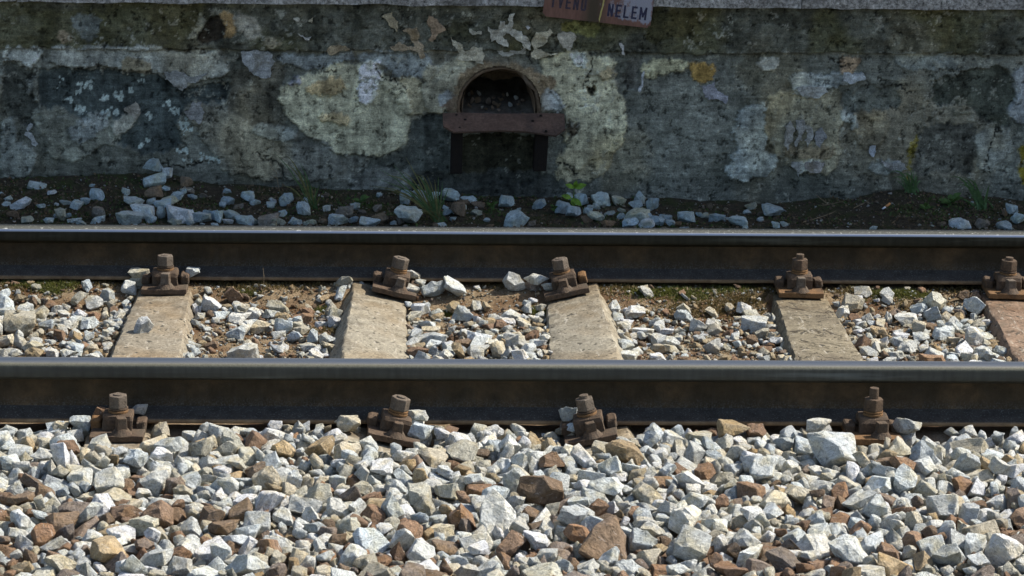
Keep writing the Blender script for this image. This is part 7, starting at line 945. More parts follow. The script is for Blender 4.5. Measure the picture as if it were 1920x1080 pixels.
CRIB_STONES = [
-1079,1024,72,0,1,2,135,94,-433,750,63,19,0,41,4,83,1016,1104,62,-2,-1,42,1,78,333,1410,107,12,-32,-8,35,67,1469,705,64,0,-1,-40,200,83,1328,1306,77,5,2,-4,121,67,1568,1301,80,13,-33,-1,37,69,1468,559,69,-15,-8,37,217,54,1626,962,65,-14,-19,1,133,55,1685,1296,73,15,8,-9,112,64,1555,1059,52,-1,0,9,196,69,629,741,60,-1,1,-27,133,56,182,1219,60,-19,-43,-2,35,64,-558,1282,65,-1,10,-3,112,61,647,459,53,-3,0,-7,49,56,88,921,61,1,0,3,224,78,
682,1243,61,-5,-1,-41,42,61,216,822,53,-1,0,-44,231,67,1474,1207,56,1,0,-3,231,72,-468,1182,53,1,0,44,231,72,-335,1076,56,26,3,-1,77,56,270,828,57,-9,16,-13,139,51,1429,901,55,-44,1,21,28,56,-892,1307,65,11,-4,1,28,53,327,905,57,9,-7,-37,21,52,-461,984,54,-22,-7,-4,193,55,1551,1206,65,-16,36,-5,77,56,-354,1283,60,-7,-44,-6,170,69,-893,1103,56,-5,2,10,35,56,-404,1084,51,-11,-6,10,205,61,874,879,54,19,40,-7,84,56,-488,1340,83,17,-32,6,116,56,
1590,631,64,-7,-33,-1,35,55,-799,1390,91,-15,-2,-42,119,50,-875,580,51,23,5,-31,245,52,-1007,544,56,-45,5,-18,220,50,850,1107,52,-9,-2,-18,112,53,826,1220,55,30,6,6,49,56,-907,523,48,-45,1,11,68,56,334,749,56,2,-30,-2,77,56,1573,823,59,-3,0,-35,245,69,624,868,62,40,-4,-13,35,56,960,495,53,0,42,9,221,44,834,598,60,-27,1,15,182,54,-1038,1186,60,-2,-11,5,219,56,1366,1372,94,10,-2,-6,210,53,756,927,54,-19,-7,-2,245,56,1301,912,55,-13,33,12,81,46,
55,1278,60,2,-1,-6,182,56,-1011,780,54,-2,-40,21,122,56,1490,1097,56,-21,2,-4,23,42,-336,506,49,-13,-8,28,84,49,-1106,913,50,-9,-9,-3,128,56,62,480,47,-2,-43,-9,180,56,1310,839,52,-4,0,32,119,47,58,722,59,32,0,35,67,56,1294,1258,62,11,12,-43,217,47,269,595,52,14,4,-12,116,46,-859,1346,79,-24,6,-8,182,50,-1005,1077,54,-1,39,-20,92,53,1353,509,53,1,2,-33,7,56,160,788,64,-7,-28,9,122,50,1520,1278,69,-13,7,41,196,50,1643,785,54,3,39,-19,161,56,
1395,579,60,19,37,3,0,51,228,890,58,-2,-5,18,42,67,-1147,1272,65,12,-4,-7,21,50,1489,1032,44,-12,43,-1,14,48,47,799,58,2,0,5,228,53,-192,1110,62,-23,1,-7,133,37,1003,515,53,45,4,4,146,56,-947,1087,54,-4,2,6,238,56,-191,601,55,9,7,-35,70,56,-199,880,48,2,40,-23,163,56,1370,1065,53,0,1,-7,10,56,-940,1313,79,39,-8,9,65,56,899,1081,52,-34,-5,-4,58,46,931,581,56,15,-40,13,127,49,-236,813,43,-44,6,-2,161,45,710,755,55,-45,0,7,196,47,
-961,988,51,-2,-2,-22,186,52,-960,783,54,2,43,20,21,37,-349,612,48,9,-4,16,33,47,-427,1243,50,-3,-3,41,182,50,1684,837,57,-11,45,-11,42,42,643,628,52,-39,0,-27,147,52,-1016,840,54,-3,-42,9,198,56,-1059,890,54,-6,-6,-23,189,52,-595,564,60,-21,-2,-21,14,56,-299,997,48,-3,10,32,36,45,-246,978,51,-17,-35,-15,56,51,309,565,49,-10,-1,9,114,42,350,678,56,24,1,-12,156,56,1005,1281,63,-16,-2,39,35,47,-179,1352,85,-12,-12,16,169,56,-385,612,46,-43,5,-7,162,40,
1587,773,55,1,-44,6,184,50,626,1295,62,-42,5,-17,175,49,721,873,50,1,1,42,86,45,-901,627,57,-11,-26,30,14,38,322,1210,54,3,-40,-7,228,56,401,552,57,10,-43,8,114,40,785,725,54,-1,1,31,82,36,220,961,55,4,-2,42,154,72,1384,800,54,0,1,36,147,48,181,658,55,-11,0,8,35,44,370,978,54,-1,39,16,249,47,125,763,58,7,2,15,154,56,357,830,59,-18,39,9,203,53,1033,1040,51,20,0,-43,2,44,143,661,49,1,-2,33,183,42,-1069,794,52,1,-1,-41,140,54,
1058,609,53,9,-4,-17,21,37,-191,1191,60,-8,16,-31,135,44,-270,1192,50,-2,-44,18,200,53,-853,669,53,7,-5,36,25,38,153,1287,62,5,-1,1,220,44,-207,944,52,11,45,8,203,48,644,1124,50,-11,-7,-40,203,43,626,1196,53,12,3,7,133,36,-893,822,58,-3,-4,-36,232,46,-338,867,44,3,-39,14,224,46,87,1073,49,1,-44,21,233,55,352,1137,53,-41,6,8,163,44,-919,797,48,2,-3,-42,28,45,-346,1037,43,0,-1,8,175,46,103,703,57,-16,-1,-41,161,36,746,1103,53,18,18,10,119,40,
694,1071,49,-1,1,-6,105,58,-922,1395,96,-36,0,19,99,53,-1050,680,53,-35,-4,14,56,43,38,1203,53,-17,-8,14,205,50,-254,899,43,-1,1,44,175,56,-268,646,48,-12,3,37,79,31,222,1307,61,-3,-38,-18,175,45,1579,992,47,1,45,1,16,44,721,1378,93,3,5,5,231,50,37,964,56,25,-2,15,15,56,1524,647,58,-36,0,18,209,45,-278,1062,53,2,0,15,72,56,-379,1243,49,2,-4,-37,210,53,79,653,50,-9,-1,1,116,38,1442,1371,88,-3,39,13,91,41,996,973,51,1,45,2,23,35,
88,858,60,-12,-7,12,203,51,301,793,53,24,4,-17,77,47,-841,479,41,0,1,21,225,36,1655,734,52,45,3,0,168,45,760,900,44,1,-44,11,30,45,-213,514,54,7,-6,26,21,30,-1102,733,60,-24,-1,2,63,56,1480,764,59,8,-4,20,27,56,-518,1224,53,1,45,-17,231,48,1416,982,45,4,-39,-11,190,47,1341,575,53,-6,37,10,74,45,1667,1368,87,28,-37,2,219,36,-1090,1265,57,-44,-2,10,14,46,181,914,51,4,1,-2,159,56,368,1271,62,2,38,26,85,43,-978,610,51,40,0,7,198,41,
-851,748,52,-3,-4,-4,42,45,1067,957,53,3,45,1,140,48,283,1110,59,-37,4,-13,32,39,109,1231,48,-2,0,-36,171,47,773,541,51,-1,-45,-3,28,34,726,971,50,-37,-7,17,91,42,-1064,518,50,44,5,9,96,41,183,585,50,8,-41,14,77,35,1635,834,54,28,4,8,49,56,1069,529,47,7,13,-41,245,41,405,695,53,45,4,-14,42,45,912,1264,56,-6,-41,-11,170,43,34,526,54,-29,2,-20,184,42,899,772,50,-45,-1,-9,17,36,96,496,49,12,4,-6,148,38,1429,526,52,-1,-2,-43,105,42,
1437,1341,77,-4,-7,37,182,34,-525,877,51,-11,-7,-1,126,38,-557,681,50,-45,-1,2,175,39,-813,577,47,-11,-7,35,126,36,-230,1125,49,-1,-2,-13,14,39,1569,666,60,43,0,7,203,52,821,453,50,45,-4,-4,115,33,-1016,1277,63,-12,-1,43,39,42,34,603,52,-41,-7,-5,190,40,213,512,47,-45,1,-8,63,37,1428,1035,46,2,2,-7,63,48,1024,1255,53,-12,42,4,16,43,1312,662,58,35,11,9,203,52,-808,604,54,41,8,-4,14,38,308,1153,53,-45,-1,8,56,48,1283,498,54,-15,3,23,52,41,
33,905,57,-3,-7,8,231,46,1012,643,54,-26,6,-14,0,34,1392,1175,49,44,-2,18,16,40,-1110,1330,72,5,0,-2,175,39,262,498,46,5,0,42,154,39,-810,1220,47,-23,-9,10,189,39,-974,1224,52,-1,43,21,210,46,222,690,49,-42,-5,-14,189,43,668,683,50,0,0,7,150,45,-1162,1315,78,13,2,-38,0,56,1351,710,56,0,5,-37,84,46,-349,1214,47,-10,0,43,73,54,847,991,48,-5,-45,-6,7,39,-581,1199,52,9,-41,10,77,32,1528,749,55,0,44,-21,43,56,-826,1024,48,-23,-2,-35,168,38,
-859,824,51,8,13,38,247,41,1354,424,50,3,-1,34,28,43,963,1297,62,-2,44,-11,219,34,1009,764,50,5,1,-36,133,29,-879,978,46,8,5,-37,8,41,-999,1260,56,21,1,5,112,35,-910,977,48,-12,-39,7,161,33,762,1073,47,1,-1,44,42,42,83,1128,49,5,45,-5,231,56,-577,743,57,27,0,-28,238,41,-924,1198,56,22,0,-40,189,47,895,1124,57,1,1,-36,223,47,829,1258,67,14,-31,4,114,43,406,1291,62,1,8,-37,142,36,92,771,64,4,-25,32,50,41,1328,1239,50,-2,-1,-42,164,39,
1298,574,54,-37,15,-11,21,35,1050,556,49,3,-3,15,217,36,64,575,54,-6,-1,19,102,54,1588,1106,52,-8,15,4,133,40,1418,1196,58,-19,29,-16,56,37,838,542,52,-43,1,14,85,34,1533,1138,48,0,-1,-32,28,39,1663,1004,52,1,3,-43,56,56,1363,1233,50,9,-3,-27,21,32,-569,796,56,-45,1,-11,35,32,863,572,51,0,1,-3,109,42,-268,1255,52,23,0,-10,4,38,1337,886,50,16,4,16,42,50,706,556,46,2,1,-30,224,30,798,1082,48,22,44,0,7,37,-843,1314,65,26,-3,11,205,36,
700,597,48,5,-2,-2,136,27,951,1005,47,9,4,-24,70,50,-1002,715,50,-1,-44,-20,107,47,-452,573,47,1,41,24,161,31,1628,1235,52,-8,-4,17,123,39,-805,1085,55,-30,-4,9,126,40,-957,1047,50,-43,3,-4,245,39,393,887,63,42,0,13,231,38,685,1020,49,29,2,-15,49,38,-222,1342,73,4,-2,8,106,37,-884,1199,51,20,0,19,4,47,-815,885,49,6,5,-17,189,38,-931,1131,54,0,1,7,196,53,-1069,1307,67,-10,6,-26,82,33,-198,1236,60,-23,16,9,23,43,355,531,55,10,-42,-11,250,37,
-456,1207,75,45,3,16,142,36,252,1307,60,11,6,-23,129,37,301,618,48,-45,-2,12,58,50,312,958,55,-44,0,-10,77,45,1684,683,50,0,-3,26,128,42,-840,616,47,0,0,-16,177,51,1603,1282,62,4,2,-8,201,35,268,657,52,-3,5,13,35,46,1314,1095,43,-6,40,-12,98,40,1020,834,49,7,-7,33,184,36,404,957,55,-10,9,26,196,51,1670,1142,55,-38,-2,0,184,40,1379,688,55,1,44,18,210,46,1066,749,52,18,1,9,114,34,-1137,1214,57,0,-2,-4,210,56,976,581,52,-11,0,-23,35,30,
229,752,47,6,-4,38,210,38,-856,1236,48,41,4,-19,128,39,277,1184,55,-20,-42,-3,238,48,936,1059,47,5,7,-28,144,31,377,686,61,2,-4,37,0,34,255,1101,54,1,-44,-9,235,36,-1071,1393,91,-2,43,9,212,31,1044,508,46,2,36,11,23,22,353,494,50,0,-45,-5,112,27,1376,651,54,-1,1,20,221,32,134,823,59,-3,5,18,35,50,344,561,52,20,-5,-3,63,38,307,1083,54,-1,44,11,238,37,685,520,45,-1,-43,23,133,27,1442,1246,59,3,-2,-14,146,50,-1019,886,55,-8,1,1,77,44,
1424,559,52,43,-4,20,122,35,-304,1108,49,-4,-5,-4,44,51,181,1026,54,-2,-44,-17,84,39,39,700,52,39,1,-1,75,37,732,1143,52,-2,-32,-27,217,36,-1020,1015,49,2,-2,24,156,37,-218,676,48,43,-5,-12,119,30,-534,1162,51,-1,-43,-15,134,25,1683,653,50,38,2,1,70,39,-902,668,55,8,6,-34,70,56,-564,1383,85,-5,-6,30,14,31,1080,1189,54,34,10,-19,147,37,1016,869,48,3,-1,-41,214,50,396,1190,46,-13,44,-6,7,34,-596,1265,58,-9,-28,-13,238,33,-453,1020,54,7,14,-40,245,56,
1414,611,57,-30,-5,0,128,53,406,1246,49,5,-2,8,203,35,-920,1006,47,-30,-5,11,91,35,952,922,50,-9,7,-17,84,32,105,1259,53,-43,-1,10,126,40,1704,1367,81,-5,37,13,91,33,-590,656,50,-4,-42,-3,135,27,-816,519,38,-2,-1,-38,164,31,332,524,47,-1,3,3,233,36,-431,1118,49,0,0,32,119,46,-401,526,47,-26,18,-5,23,20,1473,892,47,2,-2,44,28,33,354,786,47,1,-44,0,147,50,1346,652,59,4,-4,-6,28,32,-803,636,51,-9,-7,-3,204,39,197,1119,56,7,42,12,30,32,
-803,1312,61,-8,5,-27,70,37,-799,1002,49,-45,-1,8,3,28,-586,1120,53,-28,3,-6,49,31,1031,780,53,12,12,14,217,33,-1068,577,50,-4,-45,0,197,33,-1033,973,47,10,41,14,102,49,1529,686,56,-10,2,26,82,36,-470,615,46,-12,-6,-2,126,27,346,614,52,-15,-11,3,163,34,1067,1116,51,-5,-42,4,35,31,-302,1158,49,17,42,-1,49,40,-983,934,46,-1,-1,-10,168,33,1696,1151,55,25,-4,-15,7,42,1376,977,45,-28,6,23,84,36,1366,1187,44,3,-39,-24,225,27,1683,594,48,3,-34,-28,161,24,
375,561,53,-13,17,12,21,28,1285,987,46,-43,7,16,92,38,1600,592,54,-40,-12,4,77,23,-1073,971,52,29,-20,-2,210,34,-378,446,44,2,-3,28,210,28,679,912,52,43,2,9,35,30,223,1184,51,5,3,32,133,27,1661,935,52,-2,5,-27,233,30,785,444,46,41,0,19,196,31,400,886,46,2,-1,39,221,34,733,667,49,-3,0,6,69,30,1548,1075,76,2,43,3,21,22,1320,506,47,-31,-10,7,198,25,388,1334,72,-6,-42,3,119,27,1359,913,44,15,1,34,47,37,1353,819,49,-36,8,9,224,33,
381,658,46,-1,38,16,91,28,1335,1144,46,-16,7,41,203,34,288,761,46,18,1,-11,112,27,392,807,48,-30,1,22,232,36,1047,420,48,2,-1,-5,77,34,675,595,45,19,3,17,113,25,-552,1249,49,-12,-3,40,121,25,262,1158,52,-1,-3,-41,188,35,957,840,44,17,45,2,213,25,1302,545,50,15,-9,36,147,32,-557,476,47,-1,41,-18,221,24,-974,1280,57,-14,-44,-7,14,26,1529,575,56,-24,4,-15,0,25,246,1027,52,3,2,-10,93,33,951,704,52,-44,-1,5,133,22,-468,1277,61,1,41,25,25,43,
-1131,989,64,24,-2,24,231,54,-454,1356,73,-6,-44,-9,170,33,93,1376,87,-33,-3,-16,56,27,1539,790,54,-21,0,37,154,40,1056,782,49,2,0,17,156,36,1548,629,53,1,-42,18,105,37,-595,1305,64,-16,-10,-14,114,30,1637,1263,57,22,1,39,251,34,1616,1157,49,-3,33,25,91,30,1326,590,54,-16,7,-36,196,29,-836,1284,50,-1,-41,-19,109,42,659,837,53,0,0,-16,179,46,1335,948,47,41,-1,5,198,56,-580,864,47,44,2,2,245,35,-556,931,43,45,-1,9,63,35,194,551,47,5,0,-41,157,30,
-861,556,41,1,44,0,107,33,1676,1249,51,22,3,15,0,32,1626,588,51,-31,-3,-3,126,25,163,682,53,-2,-18,-12,14,31,1486,1321,72,7,-33,-26,52,27,122,600,50,2,0,-37,176,30,1511,900,46,8,-43,4,205,33,660,1013,48,7,-2,12,210,33,-233,857,44,-10,-7,12,127,44,-569,1100,48,-43,6,1,222,23,1662,622,52,2,0,33,140,29,1589,1200,53,-10,-13,32,168,37,402,1136,48,1,-44,8,232,31,1673,528,46,43,0,11,200,27,-372,1157,43,10,-5,-38,21,27,-597,716,50,14,-1,18,214,30,
1689,752,51,19,8,22,249,37,-524,837,48,-41,7,7,161,24,-841,802,49,44,-1,1,240,38,1049,936,45,-7,1,8,98,34,56,861,54,-5,-4,21,45,46,1608,1182,49,-36,9,-4,224,35,660,730,55,-4,21,-7,14,29,-853,524,39,42,1,-9,197,30,643,591,43,44,-7,14,227,23,791,1002,45,-1,39,4,140,33,-830,1116,52,45,1,17,245,35,-503,1287,57,-43,3,-6,56,34,242,636,49,-12,-10,-21,85,29,-856,977,40,-3,-1,23,163,25,1301,624,52,15,6,-34,133,30,-883,488,39,39,0,-8,7,28,
-470,1241,59,-22,1,-12,217,42,1283,1322,70,-12,-4,38,98,28,1077,727,53,10,-15,-10,112,25,-365,805,44,21,-44,0,149,24,25,1304,65,-17,-5,-27,169,36,103,638,45,-42,1,9,245,23,324,654,47,-26,4,-4,0,30,788,938,41,19,38,-1,4,25,849,778,49,-36,4,27,100,33,143,996,45,29,13,20,183,27,412,506,46,5,7,-23,149,25,1057,1026,48,-11,2,-7,114,25,630,1027,49,-1,-1,-20,119,33,756,462,45,1,0,-43,95,22,987,845,43,0,-2,29,30,24,-836,546,41,-2,-2,11,241,27,
1394,553,50,1,43,17,168,30,33,653,51,0,-1,-40,91,31,405,782,45,-41,3,19,73,41,27,1092,48,-1,-36,15,76,38,1066,830,52,-2,-36,27,202,27,1641,1196,49,44,-1,18,154,39,956,880,46,-31,-4,-21,129,35,-874,861,48,2,-38,-1,228,39,-539,965,48,-12,-33,5,86,23,-410,936,50,0,45,-20,116,32,-1073,632,52,3,43,2,23,21,1671,910,53,-6,-3,6,178,37,384,1212,48,-20,-40,3,70,37,377,534,47,-36,-3,23,205,25,214,1097,52,0,0,12,63,28,-275,984,41,0,0,39,219,21,
289,982,50,30,5,6,49,30,237,605,45,-45,-1,-11,106,29,-791,1337,70,3,9,22,58,29,1281,929,53,-37,-15,14,217,24,651,1159,49,0,-1,39,0,41,-383,1110,44,-18,-5,33,50,33,1067,684,52,45,1,-16,18,28,1307,751,47,2,42,14,245,35,661,940,48,-1,-41,-7,120,37,86,545,51,12,-8,20,203,32,399,1052,52,-32,3,9,72,44,1331,1208,46,-1,0,-33,198,32,1682,947,53,-2,-2,27,245,31,-807,1062,53,-24,-1,38,147,26,1290,813,43,2,44,18,231,24,-574,904,42,1,-45,-14,56,34,
1289,1084,46,15,6,-32,119,23,1392,1022,43,-6,1,-17,241,41,1317,1123,45,-3,-41,-8,35,31,1361,860,45,-6,42,14,100,42,-342,683,44,23,-41,-2,168,29,826,1128,42,-4,-1,-26,242,31,1281,694,52,-15,-14,-17,168,30,362,1058,50,7,-4,-3,212,24,-917,898,47,-4,-4,-45,14,38,-943,921,43,-44,1,1,231,30,1415,457,43,0,1,11,56,25,1080,934,45,11,-6,14,203,25,1282,603,51,8,9,30,49,31,635,920,57,15,4,-9,177,45,234,1123,53,40,-1,-2,7,32,1326,611,53,-33,-12,0,196,31,
-477,964,45,1,43,2,170,26,-319,564,40,5,0,33,156,25,-1008,1231,47,0,-1,-30,28,23,861,1299,67,-41,-4,14,112,22,-882,1007,47,-24,-2,-33,63,34,1384,1288,58,17,20,-13,157,22,1421,747,52,4,-12,-45,223,23,1022,975,46,20,0,22,1,25,-204,831,37,-45,-1,-14,105,30,1309,1180,44,-1,-2,35,150,23,1003,924,46,2,-2,10,203,27,984,1231,47,44,0,-1,177,30,-966,534,43,0,2,-14,175,24,1325,532,47,1,-45,8,210,33,206,662,48,21,-1,-20,15,26,-817,852,46,-12,16,17,133,17,
406,817,50,-28,-1,27,30,29,1639,1142,47,2,43,10,56,32,189,731,49,-43,-4,3,224,39,-980,1133,48,-7,0,37,238,36,1291,717,48,-4,44,-4,75,45,655,1267,57,26,-6,-18,7,34,-326,914,39,-11,-4,43,119,27,262,937,47,-44,-2,21,105,56,1595,1242,52,32,3,-32,16,43,-223,1165,48,-44,0,-20,111,38,-301,1226,43,3,-44,17,109,55,-891,785,45,-6,-6,-3,18,27,-835,776,49,-36,6,-17,224,28,807,581,51,0,-1,23,196,20,627,1056,47,-9,-3,-41,121,31,256,550,47,45,1,-16,56,26,
1347,1108,46,-2,1,33,147,24,1529,847,46,-7,1,24,239,38,640,967,54,19,15,33,182,36,789,585,51,-3,-3,37,140,21,1645,1286,59,-26,-3,6,91,29,-519,1050,43,-12,-6,36,131,24,-802,1252,47,-3,40,-4,92,32,323,868,46,19,3,-18,84,32,1000,825,45,1,-1,16,210,24,696,461,41,-10,-2,13,119,22,132,868,56,-5,44,-9,70,51,-1074,1333,74,-39,0,0,130,30,354,1178,57,-23,-1,-25,133,29,1394,1254,48,-28,-7,5,154,24,290,493,43,19,40,9,84,18,1439,634,55,3,43,15,245,34,
1655,1173,51,3,0,-40,79,29,-585,1268,54,15,17,-25,105,28,-210,1318,66,-3,-42,-15,154,29,668,614,43,6,-5,-20,28,26,-1019,684,50,-25,4,-10,0,27,-597,1349,75,36,-8,-6,58,24,-1009,594,56,-3,-42,-19,37,35,-795,1200,44,-3,0,32,65,26,970,1153,48,-4,-3,19,42,25,-867,507,36,-26,2,13,182,18,-1140,1073,59,-5,-16,-11,133,43,-510,1263,54,35,11,-6,203,29,139,1041,46,-28,1,1,184,25,1667,760,52,-11,3,-3,82,28,1062,1086,46,-1,1,36,109,35,82,522,48,9,4,-9,161,25,
685,867,47,37,6,-20,98,24,787,771,51,44,0,19,0,37,-424,865,52,8,-5,-1,25,39,-594,983,47,-22,-2,-23,65,33,377,912,51,43,1,21,168,56,46,1124,40,-27,1,-1,210,29,1527,1344,73,23,39,3,204,24,-368,866,40,-1,-41,3,142,22,-393,658,48,14,-30,13,21,22,-527,1039,41,7,-43,-6,203,20,-829,1246,48,-26,1,36,6,31,815,1173,46,-45,3,-15,168,25,-268,1294,58,-1,-9,-41,140,29,920,980,45,1,-1,19,216,23,1690,571,45,-44,-1,1,14,20,715,1206,49,42,-2,-14,7,25,
-935,1293,56,-5,-5,41,182,18,973,954,47,1,44,-16,130,24,370,592,50,0,-45,17,212,49,1613,1079,44,-24,-8,31,37,21,-596,955,45,2,8,11,189,28,368,1316,68,-42,0,4,217,25,-588,933,43,-3,-1,-38,175,32,379,1078,52,41,-1,-7,168,38,-493,1248,52,29,-6,-23,224,30,-794,1285,53,21,5,38,98,28,-547,1038,42,23,3,-1,0,18,728,733,47,25,-2,-31,241,22,1080,811,51,37,1,7,70,25,-591,764,52,0,-42,-22,189,34,151,630,45,43,-2,-1,106,25,110,669,47,3,-3,23,210,20,
-903,945,44,23,0,31,182,21,326,995,54,-5,-3,41,100,56,1482,923,46,0,41,15,217,24,31,751,49,-21,-7,26,193,24,48,1177,47,-14,-7,-36,86,27,1518,1253,52,-4,-41,-22,196,21,1681,1117,52,23,-3,-6,63,27,949,960,47,41,1,11,175,35,936,1134,49,-2,-1,11,98,24,-252,1307,57,10,-8,11,210,18,1304,512,44,-2,44,7,168,24,43,1151,45,21,-1,25,1,33,1062,856,53,-10,-6,28,203,26,209,1247,46,-1,1,-39,165,42,-336,939,41,-36,-1,-15,203,28,-868,938,41,27,5,15,49,23,
813,987,42,45,-1,-3,177,20,305,1290,55,8,8,41,217,19,-860,1291,50,1,-39,-21,107,22,-716,1462,121,15,-41,5,128,19,-842,897,46,-17,-3,-20,51,25,171,825,53,-28,5,-27,85,34,1554,868,48,-1,3,8,233,38,1068,1155,50,1,-45,6,31,33,-986,1016,49,45,1,-14,42,25,1364,1313,66,28,2,-11,242,21,-401,1012,39,0,-3,-26,203,21,-997,632,51,10,-3,14,28,29,772,1184,51,0,44,5,42,22,-429,1312,58,-1,41,18,231,21,869,1215,45,2,1,-13,95,22,619,594,41,-10,9,-8,198,19,
744,1427,91,-34,-6,27,60,21,-827,1048,49,4,-2,9,154,32,-184,932,45,4,31,17,84,21,1337,1182,44,-2,1,-39,168,36,1283,540,47,9,45,-11,203,30,415,1089,49,8,0,-24,98,29,1669,576,44,-1,2,-15,105,20,165,1009,44,3,-2,-8,205,22,795,877,39,-1,1,18,177,25,973,1071,46,-11,0,20,38,22,1369,606,48,-5,-4,-37,43,29,-463,680,46,0,40,-18,94,18,-839,1088,49,-19,15,-7,25,17,-918,848,46,3,-2,23,154,42,1667,1098,51,-1,2,38,64,36,751,804,49,24,-2,-20,238,23,
-476,1090,45,-1,-2,-38,165,29,992,1062,43,-37,-5,23,58,21,417,808,56,39,-1,-24,168,24,1514,1223,50,2,44,-11,245,24,1280,1222,44,-12,-8,38,203,17,1707,1402,87,-5,0,-11,244,25,1513,1090,41,-2,4,41,231,28,-552,1103,44,-5,1,-21,247,18,267,526,45,1,-1,-39,224,25,-591,1034,44,28,-10,25,224,21,415,1037,49,-30,10,-23,154,28,-929,658,46,-41,1,1,196,16,1615,1019,44,-4,-43,1,200,35,57,528,49,11,-3,-10,204,25,-481,1121,44,45,1,14,67,29,698,1121,45,-44,1,-18,247,26,
-815,1162,47,-31,-6,-8,127,27,719,1267,60,13,4,5,72,24,-972,1165,47,1,1,8,56,34,1293,681,50,-33,8,8,224,24,699,937,43,42,-2,-1,141,24,906,654,52,-1,0,44,133,14,1656,1059,53,-4,-2,21,16,47,-865,1325,62,6,0,-5,0,17,417,1202,43,-33,2,-28,175,24,155,710,48,0,-4,13,144,34,157,1044,45,-1,-2,-23,47,23,-1032,557,50,24,4,-29,126,21,-353,964,39,40,1,-12,168,22,819,1026,44,-1,4,13,233,18,1654,1120,51,12,43,0,247,26,857,528,45,-42,0,2,245,14,
1427,798,47,9,5,40,72,22,1607,1049,41,1,-45,16,105,35,239,1145,52,-12,-7,-14,126,26,-838,1207,40,11,-6,7,203,21,1534,1328,73,26,-2,3,205,31,780,1107,44,-26,5,21,84,26,-223,1219,48,-4,-2,-22,103,25,-1031,711,45,-1,3,-15,234,28,-831,1227,41,-42,1,-6,247,26,1023,679,53,17,8,-25,134,18,1306,879,48,12,4,37,148,36,1072,1039,48,27,18,-8,91,20,1653,867,50,-9,6,-42,112,27,628,538,40,-44,0,-22,233,24,1557,748,50,1,44,-18,112,21,-867,800,46,-27,2,27,182,29,
1613,899,50,-2,0,34,174,35,366,1196,47,-25,-2,-5,65,22,1699,1227,51,8,-13,-25,207,28,-540,998,43,1,-43,0,148,25,412,987,59,7,44,-11,196,25,1074,1227,52,9,44,-7,231,33,912,1172,50,0,-3,-1,28,32,-869,774,46,-37,-4,10,56,26,-1124,1308,62,15,7,-44,77,17,1362,572,48,-36,0,-20,182,24,-1125,1040,47,8,-7,-20,203,31,1694,1200,49,-18,4,-33,205,33,-556,1153,48,-4,-2,-40,246,17,-1080,712,47,-12,-7,2,173,17,320,1033,50,15,-42,8,91,24,-407,1270,47,-32,-4,-2,56,22,
314,700,42,-14,-8,31,84,24,1041,847,49,-39,-14,-10,161,18,1686,622,49,0,-41,-15,121,23,1284,736,46,14,10,-10,220,24,174,957,50,-19,7,29,205,29,1379,886,44,-44,-1,-19,0,32,193,693,52,5,-36,20,225,33,289,951,46,-30,-4,-22,240,33,258,880,47,-7,-1,10,119,33,-312,1186,42,-36,2,-7,70,33,1347,627,53,23,-2,-15,205,33,898,905,46,2,0,-20,148,26,113,1039,47,0,1,-28,122,25,-874,637,49,23,17,16,0,26,-1063,704,49,44,1,7,147,27,1014,718,49,-4,-2,-17,98,22,
339,1281,53,-29,-3,-31,156,20,297,740,40,-3,1,-41,105,20,-585,1326,67,-25,-7,31,168,33,35,1033,48,-2,-1,-3,119,39,1617,765,46,45,0,-16,175,26,224,1052,50,-5,-2,15,98,22,-1082,1034,109,-2,-2,-32,16,15,-809,1188,43,1,0,-16,91,23,-333,834,37,45,0,-17,210,15,-330,1245,44,-2,-2,32,10,36,76,1301,63,4,-3,13,57,27,24,1069,43,3,1,-27,51,29,1417,829,43,1,45,2,63,20,1557,1253,58,-40,-7,11,189,51,1513,1015,38,9,-44,8,203,14,767,671,48,5,2,38,158,13,
-1020,666,48,19,-41,0,241,19,-1084,1321,66,-43,14,-6,44,18,31,833,56,-19,-9,-4,240,32,22,991,49,14,10,-32,217,21,1636,1109,46,1,-4,-8,210,28,676,885,48,0,2,2,178,24,1082,626,49,22,1,-22,190,18,-360,903,37,-44,6,-15,165,16,120,688,46,43,-1,13,198,22,1329,690,50,24,17,-10,120,25,1612,553,49,-6,0,24,238,17,682,712,48,-3,2,-6,35,25,-931,1172,48,-20,-42,-3,197,34,-281,1276,50,-3,-12,31,217,24,-805,1020,47,-38,-5,12,81,19,-789,1302,57,-37,-6,22,55,23,
925,752,46,1,-1,-20,91,13,-426,1175,44,-1,-2,-36,15,32,23,865,51,-38,2,-23,207,26,-841,1064,47,-2,0,22,61,23,18,527,52,-21,-13,18,119,14,1046,1196,55,-1,0,-8,9,46,413,575,51,-7,9,27,128,28,1643,613,49,40,5,-20,70,15,316,1252,51,-43,1,-15,147,39,60,1159,47,-1,-35,-11,65,26,1700,995,49,15,3,-22,176,20,22,1140,42,-21,1,-23,157,30,682,732,48,-6,-1,-5,122,26,92,734,50,-1,-1,-5,165,43,1678,873,50,-36,-4,-27,56,38,-982,1116,46,45,-1,-9,147,20,
77,995,50,2,-3,-39,214,48,1288,1016,46,-6,-5,-4,28,26,887,663,51,40,5,-6,98,14,1575,1182,47,-33,-4,9,79,25,-450,1310,58,-3,-44,-6,182,17,-216,979,47,-7,-17,-42,133,31,-574,1352,73,-6,-6,22,98,29,1513,1117,43,-2,1,-15,161,23,-1071,730,46,-30,-32,-4,112,19,20,1211,46,2,-20,-24,238,18,1275,679,48,-23,-2,-20,63,14,294,712,40,-45,1,4,177,29,1347,1341,79,-40,-2,5,175,39,1280,1146,38,-1,-44,1,56,12,629,670,42,0,0,17,7,25,1459,1151,46,43,4,3,140,14,
